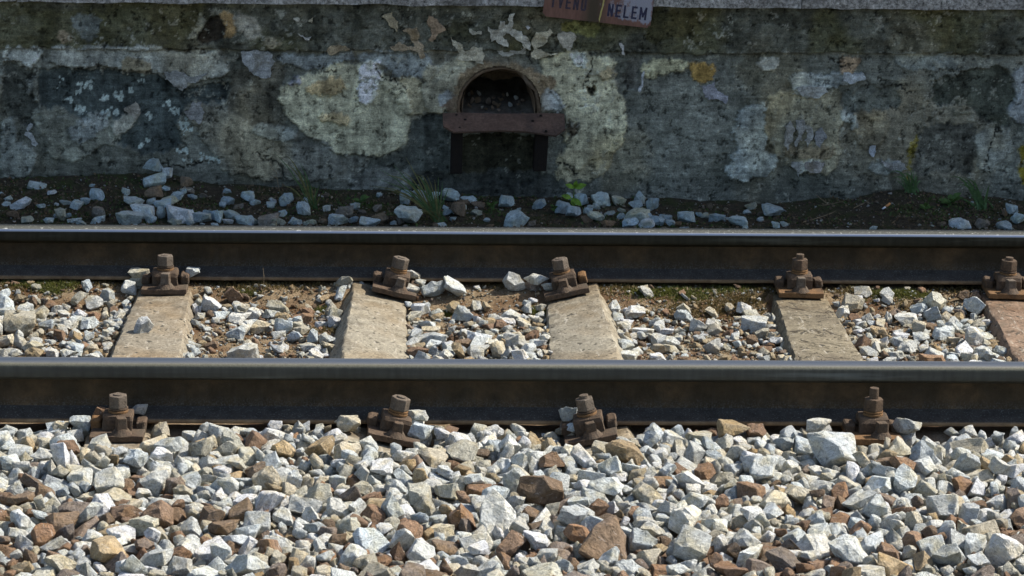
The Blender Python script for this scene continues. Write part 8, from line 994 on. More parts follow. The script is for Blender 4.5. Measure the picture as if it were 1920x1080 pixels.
295,685,42,-34,3,26,70,33,294,911,43,-43,1,1,245,26,731,1119,44,-20,-6,-5,38,26,64,755,55,-3,37,-9,44,42,-944,1216,47,-6,-17,-5,133,20,1450,992,41,-2,3,-5,233,40,219,535,48,-13,-10,14,84,20,1616,1127,42,-3,-44,18,8,24,57,634,46,-1,1,-5,169,29,723,1423,93,-1,-1,24,163,25,-479,1066,46,0,4,8,84,20,-1013,651,50,-1,1,-44,170,29,1461,949,45,-4,-4,16,48,33,222,1085,48,-3,-3,-44,42,13,393,633,44,-1,3,5,231,24,-838,992,41,-32,5,-30,98,15,
-972,670,47,0,43,23,142,12,1511,589,50,-2,1,17,148,13,358,950,44,-3,-43,-8,202,22,1453,1350,74,-14,-4,-13,172,19,1076,1005,46,8,-4,-20,24,24,55,546,49,-1,10,-7,35,21,1391,723,51,-43,2,-17,168,27,1606,804,49,-11,-10,25,168,27,1300,1431,89,0,3,-36,106,12,1404,816,47,0,2,20,217,19,385,1287,57,-18,-12,-12,231,12,1472,1267,55,44,-2,17,63,27,1282,1282,56,-3,42,11,46,24,1610,1209,53,-6,-37,11,90,33,394,841,45,0,2,-44,9,41,720,992,48,18,2,-40,84,32,
-199,1156,57,43,3,-18,182,36,875,597,48,-43,0,-15,105,22,1697,1244,48,7,-38,12,219,19,939,980,43,44,2,5,56,23,-465,872,43,40,-3,-23,199,26,220,726,44,37,5,-10,98,28,231,657,41,-1,0,10,199,14,671,787,48,-2,44,-19,212,12,143,891,51,-44,1,-10,246,35,1053,895,43,3,-2,-17,154,19,372,1226,45,-1,-1,-45,232,27,1077,1260,50,0,-42,-20,105,32,-225,1027,42,1,44,22,14,21,1544,1174,47,-44,0,21,1,23,-793,1268,48,-37,-13,2,77,17,25,768,47,-8,-2,4,119,17,
27,1173,41,-43,-2,-4,154,22,629,1148,43,43,-1,-11,63,15,298,1238,46,-1,-1,29,69,32,-900,758,46,1,-43,22,21,18,405,922,43,0,1,-5,77,22,633,821,51,-10,-1,-33,240,28,751,1203,49,-44,1,-7,232,24,-1084,1236,51,-44,-1,13,238,28,1376,742,49,-10,8,7,198,19,-483,1303,60,-19,2,-41,70,32,397,612,45,13,4,43,147,20,108,816,50,2,-2,20,33,19,415,845,42,27,4,31,49,19,1435,1065,47,-1,-3,35,198,24,918,782,44,-1,-1,-40,177,15,194,1288,51,-42,5,0,99,24,
-1059,1246,51,5,7,-17,191,25,194,768,48,45,1,-6,211,25,385,865,43,9,42,-12,98,29,-838,1163,44,-3,43,-7,9,25,1610,880,50,-5,0,33,100,31,-847,1184,40,-4,-2,7,182,21,-887,506,38,-43,8,6,91,17,-175,1218,54,2,-10,-14,119,20,620,900,52,-21,0,43,51,27,-355,921,39,-43,0,17,42,23,412,1014,48,-10,-31,-4,87,29,399,1026,44,12,-38,4,238,23,374,814,41,3,39,1,144,26,-1110,952,45,-11,43,9,18,41,1531,712,54,6,-14,16,0,29,1501,611,55,-21,-16,28,112,18,
1518,1172,49,0,45,8,148,26,-522,1304,58,3,-39,-11,70,17,1611,729,47,43,-4,17,121,22,256,1009,46,-11,0,-43,114,18,75,616,44,6,0,-44,154,20,-806,673,49,-4,4,31,36,24,51,1014,48,25,-1,9,16,30,124,986,44,-31,-3,-20,127,23,298,518,39,-5,-1,3,100,12,-932,1067,44,-42,1,12,245,15,825,640,54,-1,6,-10,38,23,1279,562,47,29,-4,-24,133,17,20,1096,36,1,-1,-22,209,12,78,1170,43,-2,-43,0,178,25,1682,787,45,-8,1,-22,238,27,-798,619,42,3,2,6,225,15,
-830,1185,42,0,-2,-11,57,23,297,1038,46,-10,0,-41,115,13,1044,1231,48,9,5,-18,72,28,-1112,820,47,-3,-41,4,37,29,-346,1184,42,-3,0,-24,245,32,366,698,47,-1,-1,-9,165,35,1664,1225,45,0,0,14,197,18,1351,686,49,7,-8,-5,148,27,69,1097,39,-2,-4,-32,42,25,-387,677,44,-1,3,12,85,18,-328,661,39,39,5,7,102,14,1346,735,49,-35,2,7,100,36,37,683,49,-44,0,10,147,21,1642,887,50,-1,-2,18,14,29,-878,1135,46,44,4,15,217,22,-1141,1183,48,27,-5,15,196,25,
798,952,38,2,-1,4,140,14,1695,635,46,-1,1,-13,8,17,1339,443,42,-2,-43,7,200,15,49,1106,37,-6,-6,-3,14,23,621,1249,49,-1,39,3,233,23,341,1251,48,40,1,-20,7,31,1000,893,39,44,1,20,178,15,-878,1160,46,-28,3,35,184,29,-596,1286,55,-16,-3,-29,84,26,-351,1232,44,24,-31,9,163,26,909,1226,43,0,-3,17,183,19,1662,1202,46,19,2,29,112,20,-898,1227,42,40,-2,-21,11,27,-1097,615,50,-1,0,34,232,24,-523,907,45,0,43,-12,231,34,309,1278,49,-31,1,6,71,21,
1513,876,42,0,1,23,58,20,1689,1016,47,-13,-6,28,128,22,355,864,46,34,1,3,15,41,1024,1221,49,4,2,15,154,33,412,1215,41,-11,1,-36,83,15,1676,1208,45,23,0,39,191,16,372,1043,49,-1,-1,-28,186,21,1604,855,49,-44,-1,-12,147,26,702,835,45,2,-42,10,105,19,-993,568,47,4,8,-14,142,13,-1060,1129,56,26,5,24,52,56,1324,636,47,2,-3,-24,65,33,22,1233,45,2,-17,22,133,13,-371,1191,40,-44,1,5,231,22,1064,1211,49,-8,-34,18,41,19,1492,1253,52,-3,-44,-9,109,31,
649,1067,42,-4,0,-26,247,17,1902,911,45,-7,-6,12,203,31,1902,1203,45,41,-1,20,196,27,1321,917,39,40,1,-18,169,28,654,512,40,43,-4,10,119,29,-1143,587,61,41,-7,17,136,45,1958,1008,44,-3,0,2,247,21,1913,674,51,-1,-2,43,217,43,1923,1099,45,-13,-6,-26,126,47,-1174,611,49,-42,-5,-15,195,33,1907,886,37,1,0,22,105,16,1915,1257,52,-35,-17,11,77,27,395,1001,45,0,44,-14,210,30,1920,1196,45,-5,40,-22,70,25,161,971,42,2,1,-34,63,16,42,1064,44,0,45,13,51,29,
1956,869,40,8,-10,-8,92,25,-1095,522,42,-6,44,3,168,17,-1152,557,47,-33,2,-2,98,32,1990,1266,67,-10,14,-19,198,53,-1163,750,50,9,-42,6,205,28,379,799,37,-1,-2,-15,184,13,1694,905,49,43,-2,-16,181,24,1922,989,41,1,1,9,91,20,1936,917,54,32,-11,-22,84,52,1960,1125,43,-40,-5,0,192,36,1510,672,49,45,-1,-17,176,26,1922,959,44,7,-3,-31,215,28,1924,857,42,1,40,-8,95,39,1946,1257,54,4,0,-10,221,25,-1165,941,58,-1,-28,-10,217,46,-1114,604,51,-4,0,-14,47,25,
-1153,964,40,1,0,40,42,30,-1174,1204,48,-35,-4,-7,239,30,-1121,1181,49,-6,1,-29,242,36,-1160,530,44,-5,-2,41,42,35,-1145,707,59,-1,-43,-18,217,43,-1145,888,47,-16,42,4,53,54,-1141,786,51,42,-2,-22,199,52,636,1226,46,8,-6,-6,28,32,-1111,643,53,-44,0,17,154,35,-1169,485,39,1,39,8,91,15,1891,1099,42,44,0,-17,130,18,-1166,914,44,22,-1,-39,203,27,1939,1034,49,-10,1,33,118,42,-1180,1236,51,15,6,20,249,34,-1168,986,52,-2,40,-22,245,54,38,577,46,0,0,11,175,23,
-1153,501,44,-1,-10,42,217,24,-1280,1382,90,44,0,21,63,23,-1139,939,42,-35,3,22,100,38,1911,1026,42,6,-5,-11,210,19,-195,646,49,-30,-8,-14,159,18,625,942,47,-2,-45,-8,9,27,1941,1157,46,41,-1,17,10,30,-1171,1181,46,-4,-2,3,168,34,752,999,45,-1,-1,33,119,32,-1158,1164,48,7,-37,12,217,21,1893,609,40,-5,1,21,239,33,-1112,699,48,43,-4,17,119,21,-1163,1035,59,5,-45,0,21,46,-1064,943,45,-44,1,22,0,31,1903,711,55,1,7,-39,56,49,1896,750,50,-7,9,9,112,37,
1929,887,39,-27,6,32,85,22,2025,1291,62,4,-6,17,84,28,1892,580,38,0,5,-4,231,18,-1164,1239,47,-9,44,-15,71,21,1901,996,44,-43,0,16,3,26,1683,1221,44,-44,1,-12,28,20,-1180,1192,66,30,15,-15,135,34,-1171,715,50,-25,-8,2,193,25,-1134,840,43,-30,-4,-8,238,25,2007,1120,51,42,-4,14,134,40,-1306,1394,91,45,0,7,175,30,-1122,671,54,-1,-2,-38,185,41,-885,927,41,1,0,44,8,20,-862,915,39,1,-3,-2,34,13,-1103,496,40,-44,1,20,247,20,92,1241,43,-4,-1,-35,182,15,
-1095,536,44,0,44,0,46,21,1911,834,40,-2,5,-10,88,18,-1177,1144,45,0,45,21,178,28,1603,703,50,1,-2,19,1,29,1051,456,40,5,4,-10,189,19,1897,961,52,28,-12,-8,35,40,1997,1150,39,1,-44,20,231,17,1613,991,42,-3,-2,16,42,22,-1157,1141,50,20,3,-24,84,30,1934,832,39,36,-6,8,35,19,626,1093,41,4,44,-6,74,22,1981,1178,57,-44,0,2,136,56,1984,1017,47,-8,-4,26,112,35,-1139,641,52,-4,2,16,37,25,1981,1061,46,4,-1,-28,154,56,1934,1010,42,-21,-43,-3,14,20,
-1183,1290,57,-25,6,-10,182,16,1906,1108,42,31,4,19,11,22,-1336,1387,91,19,4,32,84,20,-1176,844,51,-19,-13,-34,116,35,]
ROCKS = []; ROCKV = []
for i in range(NROCK):
    bm = rock_bmesh(i); bmesh.ops.triangulate(bm, faces=bm.faces[:]); bm.verts.index_update()
    ROCKV.append((np.array([q.co[:] for q in bm.verts]), np.array([[q.index for q in p.verts] for p in bm.faces])))
    me = bpy.data.meshes.new('stone'); bm.to_mesh(me); bm.free(); me.materials.append(M_ROCK); ROCKS.append(me)
PAL = {'w': (.79, .805, .755), 'b': (.66, .70, .70), 't': (.66, .61, .48), 'o': (.55, .425, .26), 'r': (.36, .23, .145), 'd': (.27, .19, .125), 'm': (.33, .265, .215)}
CODES = 'wbtordm'
def stone_colour(code, rg):
    if code in 'rdm' and rg.random() < .25: code = rg.choice('wwt')
    c = PAL[code]; k = rg.uniform(.72, 1.16); w = rg.uniform(-.05, .05)
    return (min(.85, c[0]*k*(1+w)), min(.85, c[1]*k), min(.85, c[2]*k*(1-w)), 1)
def unpack(nums, side):
    for k in range(0, len(nums), 8):
        x, y, z, a, b, c, vk, size = nums[k:k+8]
        yield Vector((x/1000, side*y/1000, z/1000-.25)), Euler([math.radians(4*d) for d in (a, b, c)]).to_quaternion(), vk//7, size/1000, CODES[vk % 7]
def joined(name, items, mat, parent, rg, src=ROCKV):
    V, F, CO, RC, n = [], [], [], [], 0
    for pos, q, var, size, colr in items:
        v, f = src[var]; R = np.array(q.to_matrix()); sc_ = np.array(size if hasattr(size, '__len__') else (size,)*3)
        V.append((v*sc_)@R.T+np.array(pos)); F.append(f+n); n += len(v)
        CO.append(np.tile(colr, (len(v), 1))); RC.append(v+np.array([rg.uniform(0, 60) for _ in range(3)]))
    V = np.vstack(V); F = np.vstack(F); me = bpy.data.meshes.new(name)
    me.vertices.add(len(V)); me.vertices.foreach_set('co', V.ravel()); me.loops.add(F.size); me.loops.foreach_set('vertex_index', F.ravel())
    me.polygons.add(len(F)); me.polygons.foreach_set('loop_start', np.arange(0, F.size, 3)); me.polygons.foreach_set('loop_total', np.full(len(F), 3)); me.update(calc_edges=True)
    me.color_attributes.new('scol', 'FLOAT_COLOR', 'POINT').data.foreach_set('color', np.vstack(CO).ravel())
    me.attributes.new('rco', 'FLOAT_VECTOR', 'POINT').data.foreach_set('vector', np.vstack(RC).ravel())
    o = link(name, me, mat, parent); o['kind'] = 'stuff'; return o
def stone(parent, pos, q, var, size, colr, name='stone'):
    o = bpy.data.objects.new(name, ROCKS[var]); C.objects.link(o); o.rotation_mode = 'QUATERNION'
    o.location = pos; o.rotation_quaternion = q; o.scale = size if hasattr(size, '__len__') else (size,)*3; o.color = colr
    if parent: o.parent = parent
    return o
rg = random.Random(11)
for nums, par in ((FRONT_STONES, bed), (CRIB_STONES, crib)):
    items = [(p, q, v, s, stone_colour(rg.choice('toord') if par is crib and s < .04 and rg.random() < .22 else c, rg)) for p, q, v, s, c in unpack(nums, -1 if par is bed else 1)]
    for it in items[:260]: stone(par, *it)
    if len(items) > 260:
        jo = joined('small_stones', items[260:], M_ROCKJ, par, rg)
        if par is bed:
            for dx in (-3.15, 3.15):
                c2 = jo.copy(); C.objects.link(c2); c2.location.x = dx; c2.parent = par

# stones wedged against the fastenings and the rail feet: x, y, width in the photograph, kind, y of the stone before the rail in mm
for lst, par, Y in (('195 774 38 r 52|262 766 28 b 45|150 790 42 b 100|113 798 34 t 100|780 778 50 w 88|786 808 48 b 118|650 787 46 t 100|1700 800 58 w 112|1065 779 38 b 70|1076 803 36 b 110|920 812 52 w 118|842 808 30 r 110|1225 820 44 b 120|1535 795 44 w 100|300 812 44 t 118', bed, 0.0), ('358 508 32 w 62|262 515 40 t 70|770 516 34 w 62|787 530 22 w 100|761 541 42 w 120|812 544 46 w 125|850 539 48 r 125|1008 524 44 w 85|1030 539 30 w 115|646 528 34 t 90', crib, RAIL_Y[1])):
    for rec in lst.split('|'):
        a, b, w, c, dy = rec.split(); a, b, w, yy = float(a), float(b), float(w), Y-float(dy)/1000; p = at(a, b, yy); ww = w*(CAM_D+yy)/CAM_F
        turn = lambda: Quaternion((0, 0, 1), rg.uniform(-.5, .5))@Quaternion((0, 1, 0), rg.uniform(-.4, .4))@Quaternion((1, 0, 0), rg.uniform(-.6, .6))
        stone(par, p, turn(), rg.randrange(NROCK), ww*1.03, stone_colour(c, rg))
        floor_ = -.128 if float(dy) < 66 else -.175; zz = p.z-ww*.42
        while zz > floor_:                                   # whatever it rests on
            stone(par, (p.x+rg.uniform(-.008, .008), p.y+.004, zz), turn(), rg.randrange(NROCK), ww*.95, stone_colour(rg.choice('wbtm'), rg)); zz -= ww*.42
# the single white stone on the first sleeper
p = on_ground(268, 622, lambda x, y: -.176)
o = stone(None, (p.x, p.y, -.176+.019), Quaternion((0, 0, 1), .4), 5, (.056, .056, .062), (.58, .60, .60, 1), 'loose_stone')
tag(o, 'single white stone lying on top of the tan sleeper', 'stone')

# stones strewn over the dark strip before the wall: x, y, width, height in the photograph, kind
VST = '''69 352 36 23 b|98 362 20 9 m|12 383 18 9 b|42 381 42 21 r|25 403 24 17 r|52 413 26 10 t|92 413 22 14 w|115 403 22 28 t|128 404 14 12 b|140 414 25 10 b|123 379 24 10 b|143 384 24 18 b|159 378 20 15 b|182 367 32 27 b|185 401 28 28 m|184 414 30 10 w|289 310 36 28 b|315 325 20 24 w|291 340 50 26 w|288 362 32 26 r|311 353 18 11 b|251 377 42 18 b|350 341 26 20 r|355 358 22 12 m|283 378 20 10 b|305 384 36 18 b|332 367 28 14 w|318 376 34 16 t|270 397 50 28 w|302 399 18 26 m|240 416 54 8 w|282 412 24 14 b|340 405 66 24 w|378 408 38 22 b|390 400 20 16 b|402 404 16 20 b|327 416 28 8 t|355 418 20 6 b|427 359 18 9 b|427 377 28 16 b|464 368 28 20 b|478 378 22 12 b|410 407 20 24 b|433 403 32 18 m|428 416 22 9 w|460 415 38 10 b|503 414 40 14 m|446 386 24 10 m|537 374 30 26 b|513 377 14 10 m|577 378 30 24 b|568 391 30 26 b|553 416 24 8 b|520 418 30 7 t|582 418 26 8 t|605 416 18 12 d|613 392 17 16 m|645 397 40 22 m|635 412 42 20 b|663 412 18 16 b|692 417 44 14 b|713 410 32 24 d|667 388 20 16 b|711 366 12 10 w|708 391 20 12 m|760 371 24 29 b|788 370 30 27 b|812 368 22 22 b|843 366 36 26 w|879 372 34 13 b|767 406 52 32 w|752 412 18 18 m|738 418 14 10 b|858 392 30 28 r|839 398 18 14 b|898 382 28 12 r|872 380 20 12 d|894 398 26 13 t|849 411 14 8 b|951 380 30 25 w|1011 383 30 16 b|964 412 52 20 w|996 420 20 6 m|912 412 14 9 b|1067 368 16 14 b|1090 374 28 25 b|1058 390 36 24 b|1076 398 30 22 b|1125 374 40 26 w|1160 377 30 17 t|1200 371 24 30 b|1193 384 28 18 b|1223 384 28 24 b|1102 395 20 14 r|1117 405 36 18 t|1143 399 24 10 b|1100 411 20 14 r|1166 406 20 14 b|1195 409 54 12 t|1214 404 24 12 b|1183 418 34 14 b|1213 420 34 10 w|1232 414 28 18 b|1248 410 26 14 b|1256 418 20 12 b|1287 409 36 24 w|1311 402 14 8 b|1325 404 10 10 r|1345 410 32 9 b|1140 421 30 6 r|1385 416 40 20 w|1408 387 24 12 t|1447 396 46 22 b|1425 412 14 10 w|1454 422 20 12 b|1470 420 14 10 b|1272 420 14 10 r|1800 420 48 17 w|1840 417 30 18 m|1768 420 20 10 d|1897 393 28 20 b|1909 409 30 22 b|1884 400 12 16 r|1883 424 32 10 b|1748 425 10 8 t'''
AR_ = []
for vv, ff in ROCKV: AR_.append(vv.max(0)-vv.min(0))
for rec in VST.split('|'):
    a, b, w, h, c = rec.split(); a, b, w, h = map(float, (a, b, w, h))
    g = on_ground(a, b+h*.42, z_verge)
    if g.y > 2.44: g = at(a, b+h*.42, 2.43)
    m = CAM_F/(g.y+CAM_D); ww = w/m*.98; hh = max(h/m*.95, ww*.30); dd = ww*rg.uniform(.65, .95)
    if h < .45*w and b > 404: hh = max(hh, ww*.55)             # its foot is hidden behind the rail
    var = rg.randrange(NROCK); e = AR_[var]
    q = Quaternion((0, 0, 1), rg.choice([0, math.pi])+rg.uniform(-.35, .35))@Quaternion((0, 1, 0), rg.uniform(-.3, .3))
    zc = at(a, b, g.y-dd*.1).z if h >= .45*w else g.z+hh*.3
    col_ = stone_colour(c, rg); col_ = (min(.8, col_[0]*.92), min(.85, col_[1]*1.08), min(.88, col_[2]*1.16), 1)  # bluish cast of the shaded strip is put into the stone colour
    stone(verge, (g.x, g.y, zc), q, var, (ww/e[0], dd/e[1], hh/e[2]), col_)

for _ in range(190):                                           # smaller ones between them
    x, y = rg.uniform(-1.4, 2.05), rg.choice([rg.uniform(1.72, 2.1), rg.uniform(1.72, 2.42)]); 
    if 1.05 < x < 1.85 and rg.random() < .7: continue
    sz = rg.uniform(.014, .036); k_ = rg.uniform(.7, 1); cc = stone_colour(rg.choice('bbbwmrdt'), rg)
    stone(verge, (x, y, z_verge(x, y)+sz*.15), Quaternion((0, 0, 1), rg.uniform(0, 6.28))@Quaternion((1, 0, 0), rg.uniform(-.4, .4)), rg.randrange(NROCK), sz, (cc[0]*.9, min(.85, cc[1]*1.06), min(.88, cc[2]*1.14), 1))  # same blue of the shade mixed into the small stones' colour
# rubble washed into the mouth of the drain
for _ in range(26):
    x, y = rg.uniform(-.115, .115), rg.uniform(-.002, .22); sz = rg.uniform(.008, .022); cc = stone_colour(rg.choice('bmmddddd'), rg)
    stone(pipe, (x, y, .052+.055*y/.4+rg.uniform(0, .012)), Quaternion((rg.gauss(0, 1), rg.gauss(0, 1), rg.gauss(0, 1), rg.gauss(0, 1))).normalized(), rg.randrange(NROCK), sz, cc)

# fine grit: real chips, too many and too small to pick apart
CHIP = []
for i in range(8):
    bm = bmesh.new(); r_ = random.Random(i)
    for _ in range(9): bm.verts.new(Vector((r_.gauss(0, 1), r_.gauss(0, 1), r_.gauss(0, 1))).normalized()*.5*r_.uniform(.7, 1))
    bmesh.ops.convex_hull(bm, input=bm.verts[:]); bmesh.ops.delete(bm, geom=[q for q in bm.verts if not q.link_faces], context='VERTS')
    for q in bm.verts: q.co.z *= .6; q.co.y *= r_.uniform(.7, 1)
    bm.verts.index_update(); CHIP.append((np.array([q.co[:] for q in bm.verts]), np.array([[z.index for z in p.verts] for p in bm.faces]))); bm.free()
def scatter(n, xr, yr, zf, lo, hi, codes, dens=None):
    out = []
    while len(out) < n:
        x, y = rg.uniform(*xr), rg.uniform(*yr)
        if dens and rg.random() > dens(x, y): continue
        s = lo*(hi/lo)**(rg.random()**2.2)
        out.append((Vector((x, y, zf(x, y)+s*.22)), Quaternion((rg.gauss(0, .3)+1, rg.gauss(0, .3), rg.gauss(0, .3), rg.gauss(0, 2))).normalized(), rg.randrange(8), s, stone_colour(rg.choice(codes), rg)))
    return out
def off_sleeper(x, y):
    return 0 if any(abs(x-(s_[0]+(s_[1]-s_[0])*y/1.5)) < .10 and y < 1.40 for s_ in SLEEPERS) else (.55 if (y > 1.25 or -.60 < x < -.33) else 1)
joined('grit', scatter(20000, (-1.5, 2.15), (.5, 1.45), z_crib, .005, .016, 'wwwttttttoooorrd', off_sleeper), M_ROCKJ, crib, rg, CHIP)
joined('pebbles', [(p_, q_, rg.randrange(NROCK), s_*1.0, c_) for p_, q_, v_, s_, c_ in scatter(2000, (-1.4, 2.1), (.52, 1.44), z_crib, .012, .030, 'wwwwtttoorrrdm', off_sleeper)], M_ROCKJ, crib, rg)
joined('grit', scatter(5000, (-1.5, 2.15), (1.75, 2.49), z_verge, .004, .017, 'dddddddmmmrrtb'), M_ROCKJ, verge, rg, CHIP)
joined('grit', scatter(9000, (-1.4, 2.0), (-1.45, -.06), lambda x, y: -.196, .008, .022, 'wwwtttoord'), M_ROCKJ, bed, rg, CHIP)

# ------------------------------------------------------------------ moss, litter and plants
def leaf_mat(name, c, var=.5):
    N = NT(name); g = N.n('ShaderNodeNewGeometry').outputs['Position']; a = N.noise(g, 70, 3, .6)
    col_ = N.mix(1.0, c, N.ramp(a, [(.25, 1-var), (.75, 1+var)]), 'MULTIPLY')
    tr = N.n('ShaderNodeBsdfTranslucent'); N.l(col_, tr.inputs[0]); mx = N.n('ShaderNodeMixShader'); mx.inputs[0].default_value = .35
    m = N.out(col_, .6, 0, .35); N.l(N.b.outputs[0], mx.inputs[1]); N.l(tr.outputs[0], mx.inputs[2]); N.l(mx.outputs[0], N.t.nodes['Material Output'].inputs[0])
    return m
M_MOSS = leaf_mat('moss', (.10, .105, .022)); M_MOSSB = leaf_mat('dry_moss', (.13, .095, .035)); M_GRASS = leaf_mat('grass', (.11, .19, .075)); M_GRASSY = leaf_mat('grass_straw', (.20, .19, .075)); M_LEAF = leaf_mat('fresh_leaf', (.17, .30, .030)); M_WEED = leaf_mat('weed_leaf', (.08, .15, .04)); M_TWIG = mat_plain('dry_stalk', (.20, .155, .095), .8)
M_LITD = leaf_mat('dead_leaf', (.12, .092, .055), .8); M_LITG = leaf_mat('low_green', (.07, .115, .030), .7)
def tuft_stuff(name, spots, mat, parent, n_per, hgt_, zf, w=.0016):
    v, f = [], []
    for (x, y, rx, ry, k) in spots:
        for _ in range(int(n_per*k)):
            a = x+rg.gauss(0, rx), y+rg.gauss(0, ry); z = zf(*a)-.001; h = hgt_*rg.uniform(.4, 1.2); d = Vector((rg.gauss(0, .7), rg.gauss(0, .7), 1)).normalized()*h
            s = Vector((rg.gauss(0, 1), rg.gauss(0, 1), 0)).normalized()*w*rg.uniform(.6, 1.5); b = Vector((a[0], a[1], z)); i = len(v)
            v += [b-s, b+s, b+d*.6+s*.8, b+d, b+d*.6-s*.8]; f.append((i, i+1, i+2, i+3, i+4))
    o = from_py(name, v, f, mat, parent); o['kind'] = 'stuff'; return o
def gspots(lst, zf):
    r_ = []
    for px, py, rx, k in lst:
        g = on_ground(px, py, zf); r_.append((g.x, g.y, rx, rx*.6, k))
    return r_
tuft_stuff('moss', gspots([(45,533,.03,1),(75,535,.03,1),(100,540,.02,.7),(130,538,.02,.5),(1215,548,.04,1.2),(1260,545,.04,1.3),(1300,550,.035,1),(1350,545,.03,.7),(1650,550,.035,1.1),(1700,548,.03,1.2),(1735,552,.02,.8),(835,562,.012,.5),(1005,562,.014,.7),(460,545,.02,.4),(600,560,.015,.4),(1390,540,.03,.5)], z_crib), M_MOSS, crib, 800, .012, z_crib)
tuft_stuff('dry_moss', gspots([(455,540,.04,1),(490,535,.04,.8),(990,580,.02,.8),(1290,565,.06,1.4),(1370,560,.05,1.4),(1400,555,.03,1),(610,620,.03,.6),(630,590,.02,.5),(1840,540,.04,.7),(1730,565,.04,.6),(540,520,.03,.4),(890,520,.04,.4),(420,530,.05,.6),(560,535,.05,.6),(960,535,.05,.7),(1110,545,.04,.5),(1180,540,.04,.7),(1440,545,.04,.6),(1600,545,.04,.6),(1780,545,.05,.6),(180,530,.05,.6),(20,540,.05,.6)], z_crib), M_MOSSB, crib, 700, .014, z_crib)
sp = [(rg.uniform(-1.45, 2.1), rg.uniform(1.9, 2.48), .05, .04, 1) for _ in range(130)]
tuft_stuff('dead_leaves', sp, M_LITD, verge, 60, .010, z_verge, .004); tuft_stuff('low_green_growth', sp[::2]+gspots([(1760,395,.07,2),(1830,395,.06,2),(660,385,.04,1.5),(930,400,.05,1.5),(120,350,.10,1.5),(230,345,.08,1.5)], z_verge), M_LITG, verge, 55, .010, z_verge, .003)

def blade(v, f, base, tip, sag, w):
    n = 6; d = tip-base; s = Vector((d.z, 0, -d.x)).normalized() if abs(d.x)+abs(d.z) > 1e-6 else Vector((1, 0, 0)); i0 = len(v)
    for k in range(n+1):
        t = k/n; p = base+d*t+Vector((0, 0, sag*math.sin(t*math.pi)-max(0, t-.6)*sag*.6)); ww = w*(1-t**2.2)*.5+.00015
        v += [p-s*ww, p+s*ww+Vector((0, -ww*.5, 0))]
    for k in range(n): i = i0+k*2; f.append((i, i+1, i+3, i+2))
def grass_tuft(label, base_px, tips, w, mat, mat2=None, extra=0, spread=18, elev=.05):
    g = on_ground(*base_px, z_verge); t = tag(empty('grass_tuft', g), label, 'grass tuft')
    for j, (m, nm) in enumerate(((mat, 'blade_cluster'), (mat2, 'dry_blade_cluster'))):
        if m is None: continue
        v, f = [], []
        for (tx, ty, sg) in tips[j::2] if mat2 else tips:
            p = at(tx, ty, g.y+rg.uniform(-.06, .04)); blade(v, f, Vector((rg.gauss(0, .008), rg.gauss(0, .006), -.004)), p-g, sg, w*rg.uniform(.8, 1.3))
        for _ in range(extra):
            p = Vector((rg.gauss(-.02, spread/1000*2), rg.gauss(0, .02), rg.uniform(.3, 1)*elev)); blade(v, f, Vector((rg.gauss(0, .012), rg.gauss(0, .01), -.004)), p, .004, w*.8)
        o = from_py(nm, v, f, m, t, True); o['kind'] = 'stuff'
    return t
grass_tuft('bowed thin grass tuft left of the drain below the cream plaster patch', (588, 392), [(512,281,.02),(535,285,.03),(538,325,.02),(545,330,.025),(555,322,.03),(570,325,.02),(560,300,.02),(583,345,.01),(575,350,.01),(592,350,.01),(568,362,0),(530,300,.03),(548,308,.03),(528,345,.02),(600,345,.01),(606,360,.01)], .0045, M_GRASS, M_GRASSY, 7, 14, .05)
grass_tuft('tall fanned grass tuft with yellow base in front of the drain lip', (822, 413), [(735,305,.01),(760,292,.01),(700,330,.02),(715,322,.04),(728,326,.05),(720,352,.02),(770,325,.05),(783,321,.04),(790,330,.02),(745,345,.02),(805,345,.01),(815,335,.01),(822,330,.01),(732,358,.015),(812,360,0),(828,362,0),(795,352,.01),(776,318,.03),(830,340,0),(690,345,.03),(708,312,.02),(750,315,.03),(765,338,.03),(800,325,.02),(842,350,0)], .0048, M_GRASS, M_GRASSY, 12, 14, .07)
grass_tuft('short upright grass tuft at the wall foot near the right edge', (1712, 362), [(1708,312,0),(1714,318,0),(1718,322,0),(1704,328,0),(1716,330,0),(1660,325,.04),(1668,335,.03),(1684,326,.03),(1700,318,0),(1722,326,.01),(1690,340,.02),(1730,340,.02)], .0055, M_GRASS, None, 16, 8, .05)
grass_tuft('drooping grass tuft leaning left, rightmost at the wall foot', (1838, 388), [(1780,326,.03),(1800,335,.02),(1805,345,.02),(1815,350,.02),(1825,333,.01),(1842,352,0),(1832,360,0),(1802,328,.02),(1848,365,0),(1790,345,.03),(1812,330,.02),(1855,345,.01),(1820,362,.01)], .0058, M_GRASS, None, 18, 12, .045)
g = on_ground(1157, 528, z_crib); t = tag(empty('grass_shoot', g), 'single green grass shoot standing against the far rail foot', 'grass shoot')
v, f = [], []; blade(v, f, Vector((0, 0, 0)), at(1153, 498, g.y)-g, .003, .0045); blade(v, f, Vector((.001, 0, 0)), at(1157, 507, g.y)-g, .002, .003); from_py('shoot', v, f, M_LEAF, t, True)

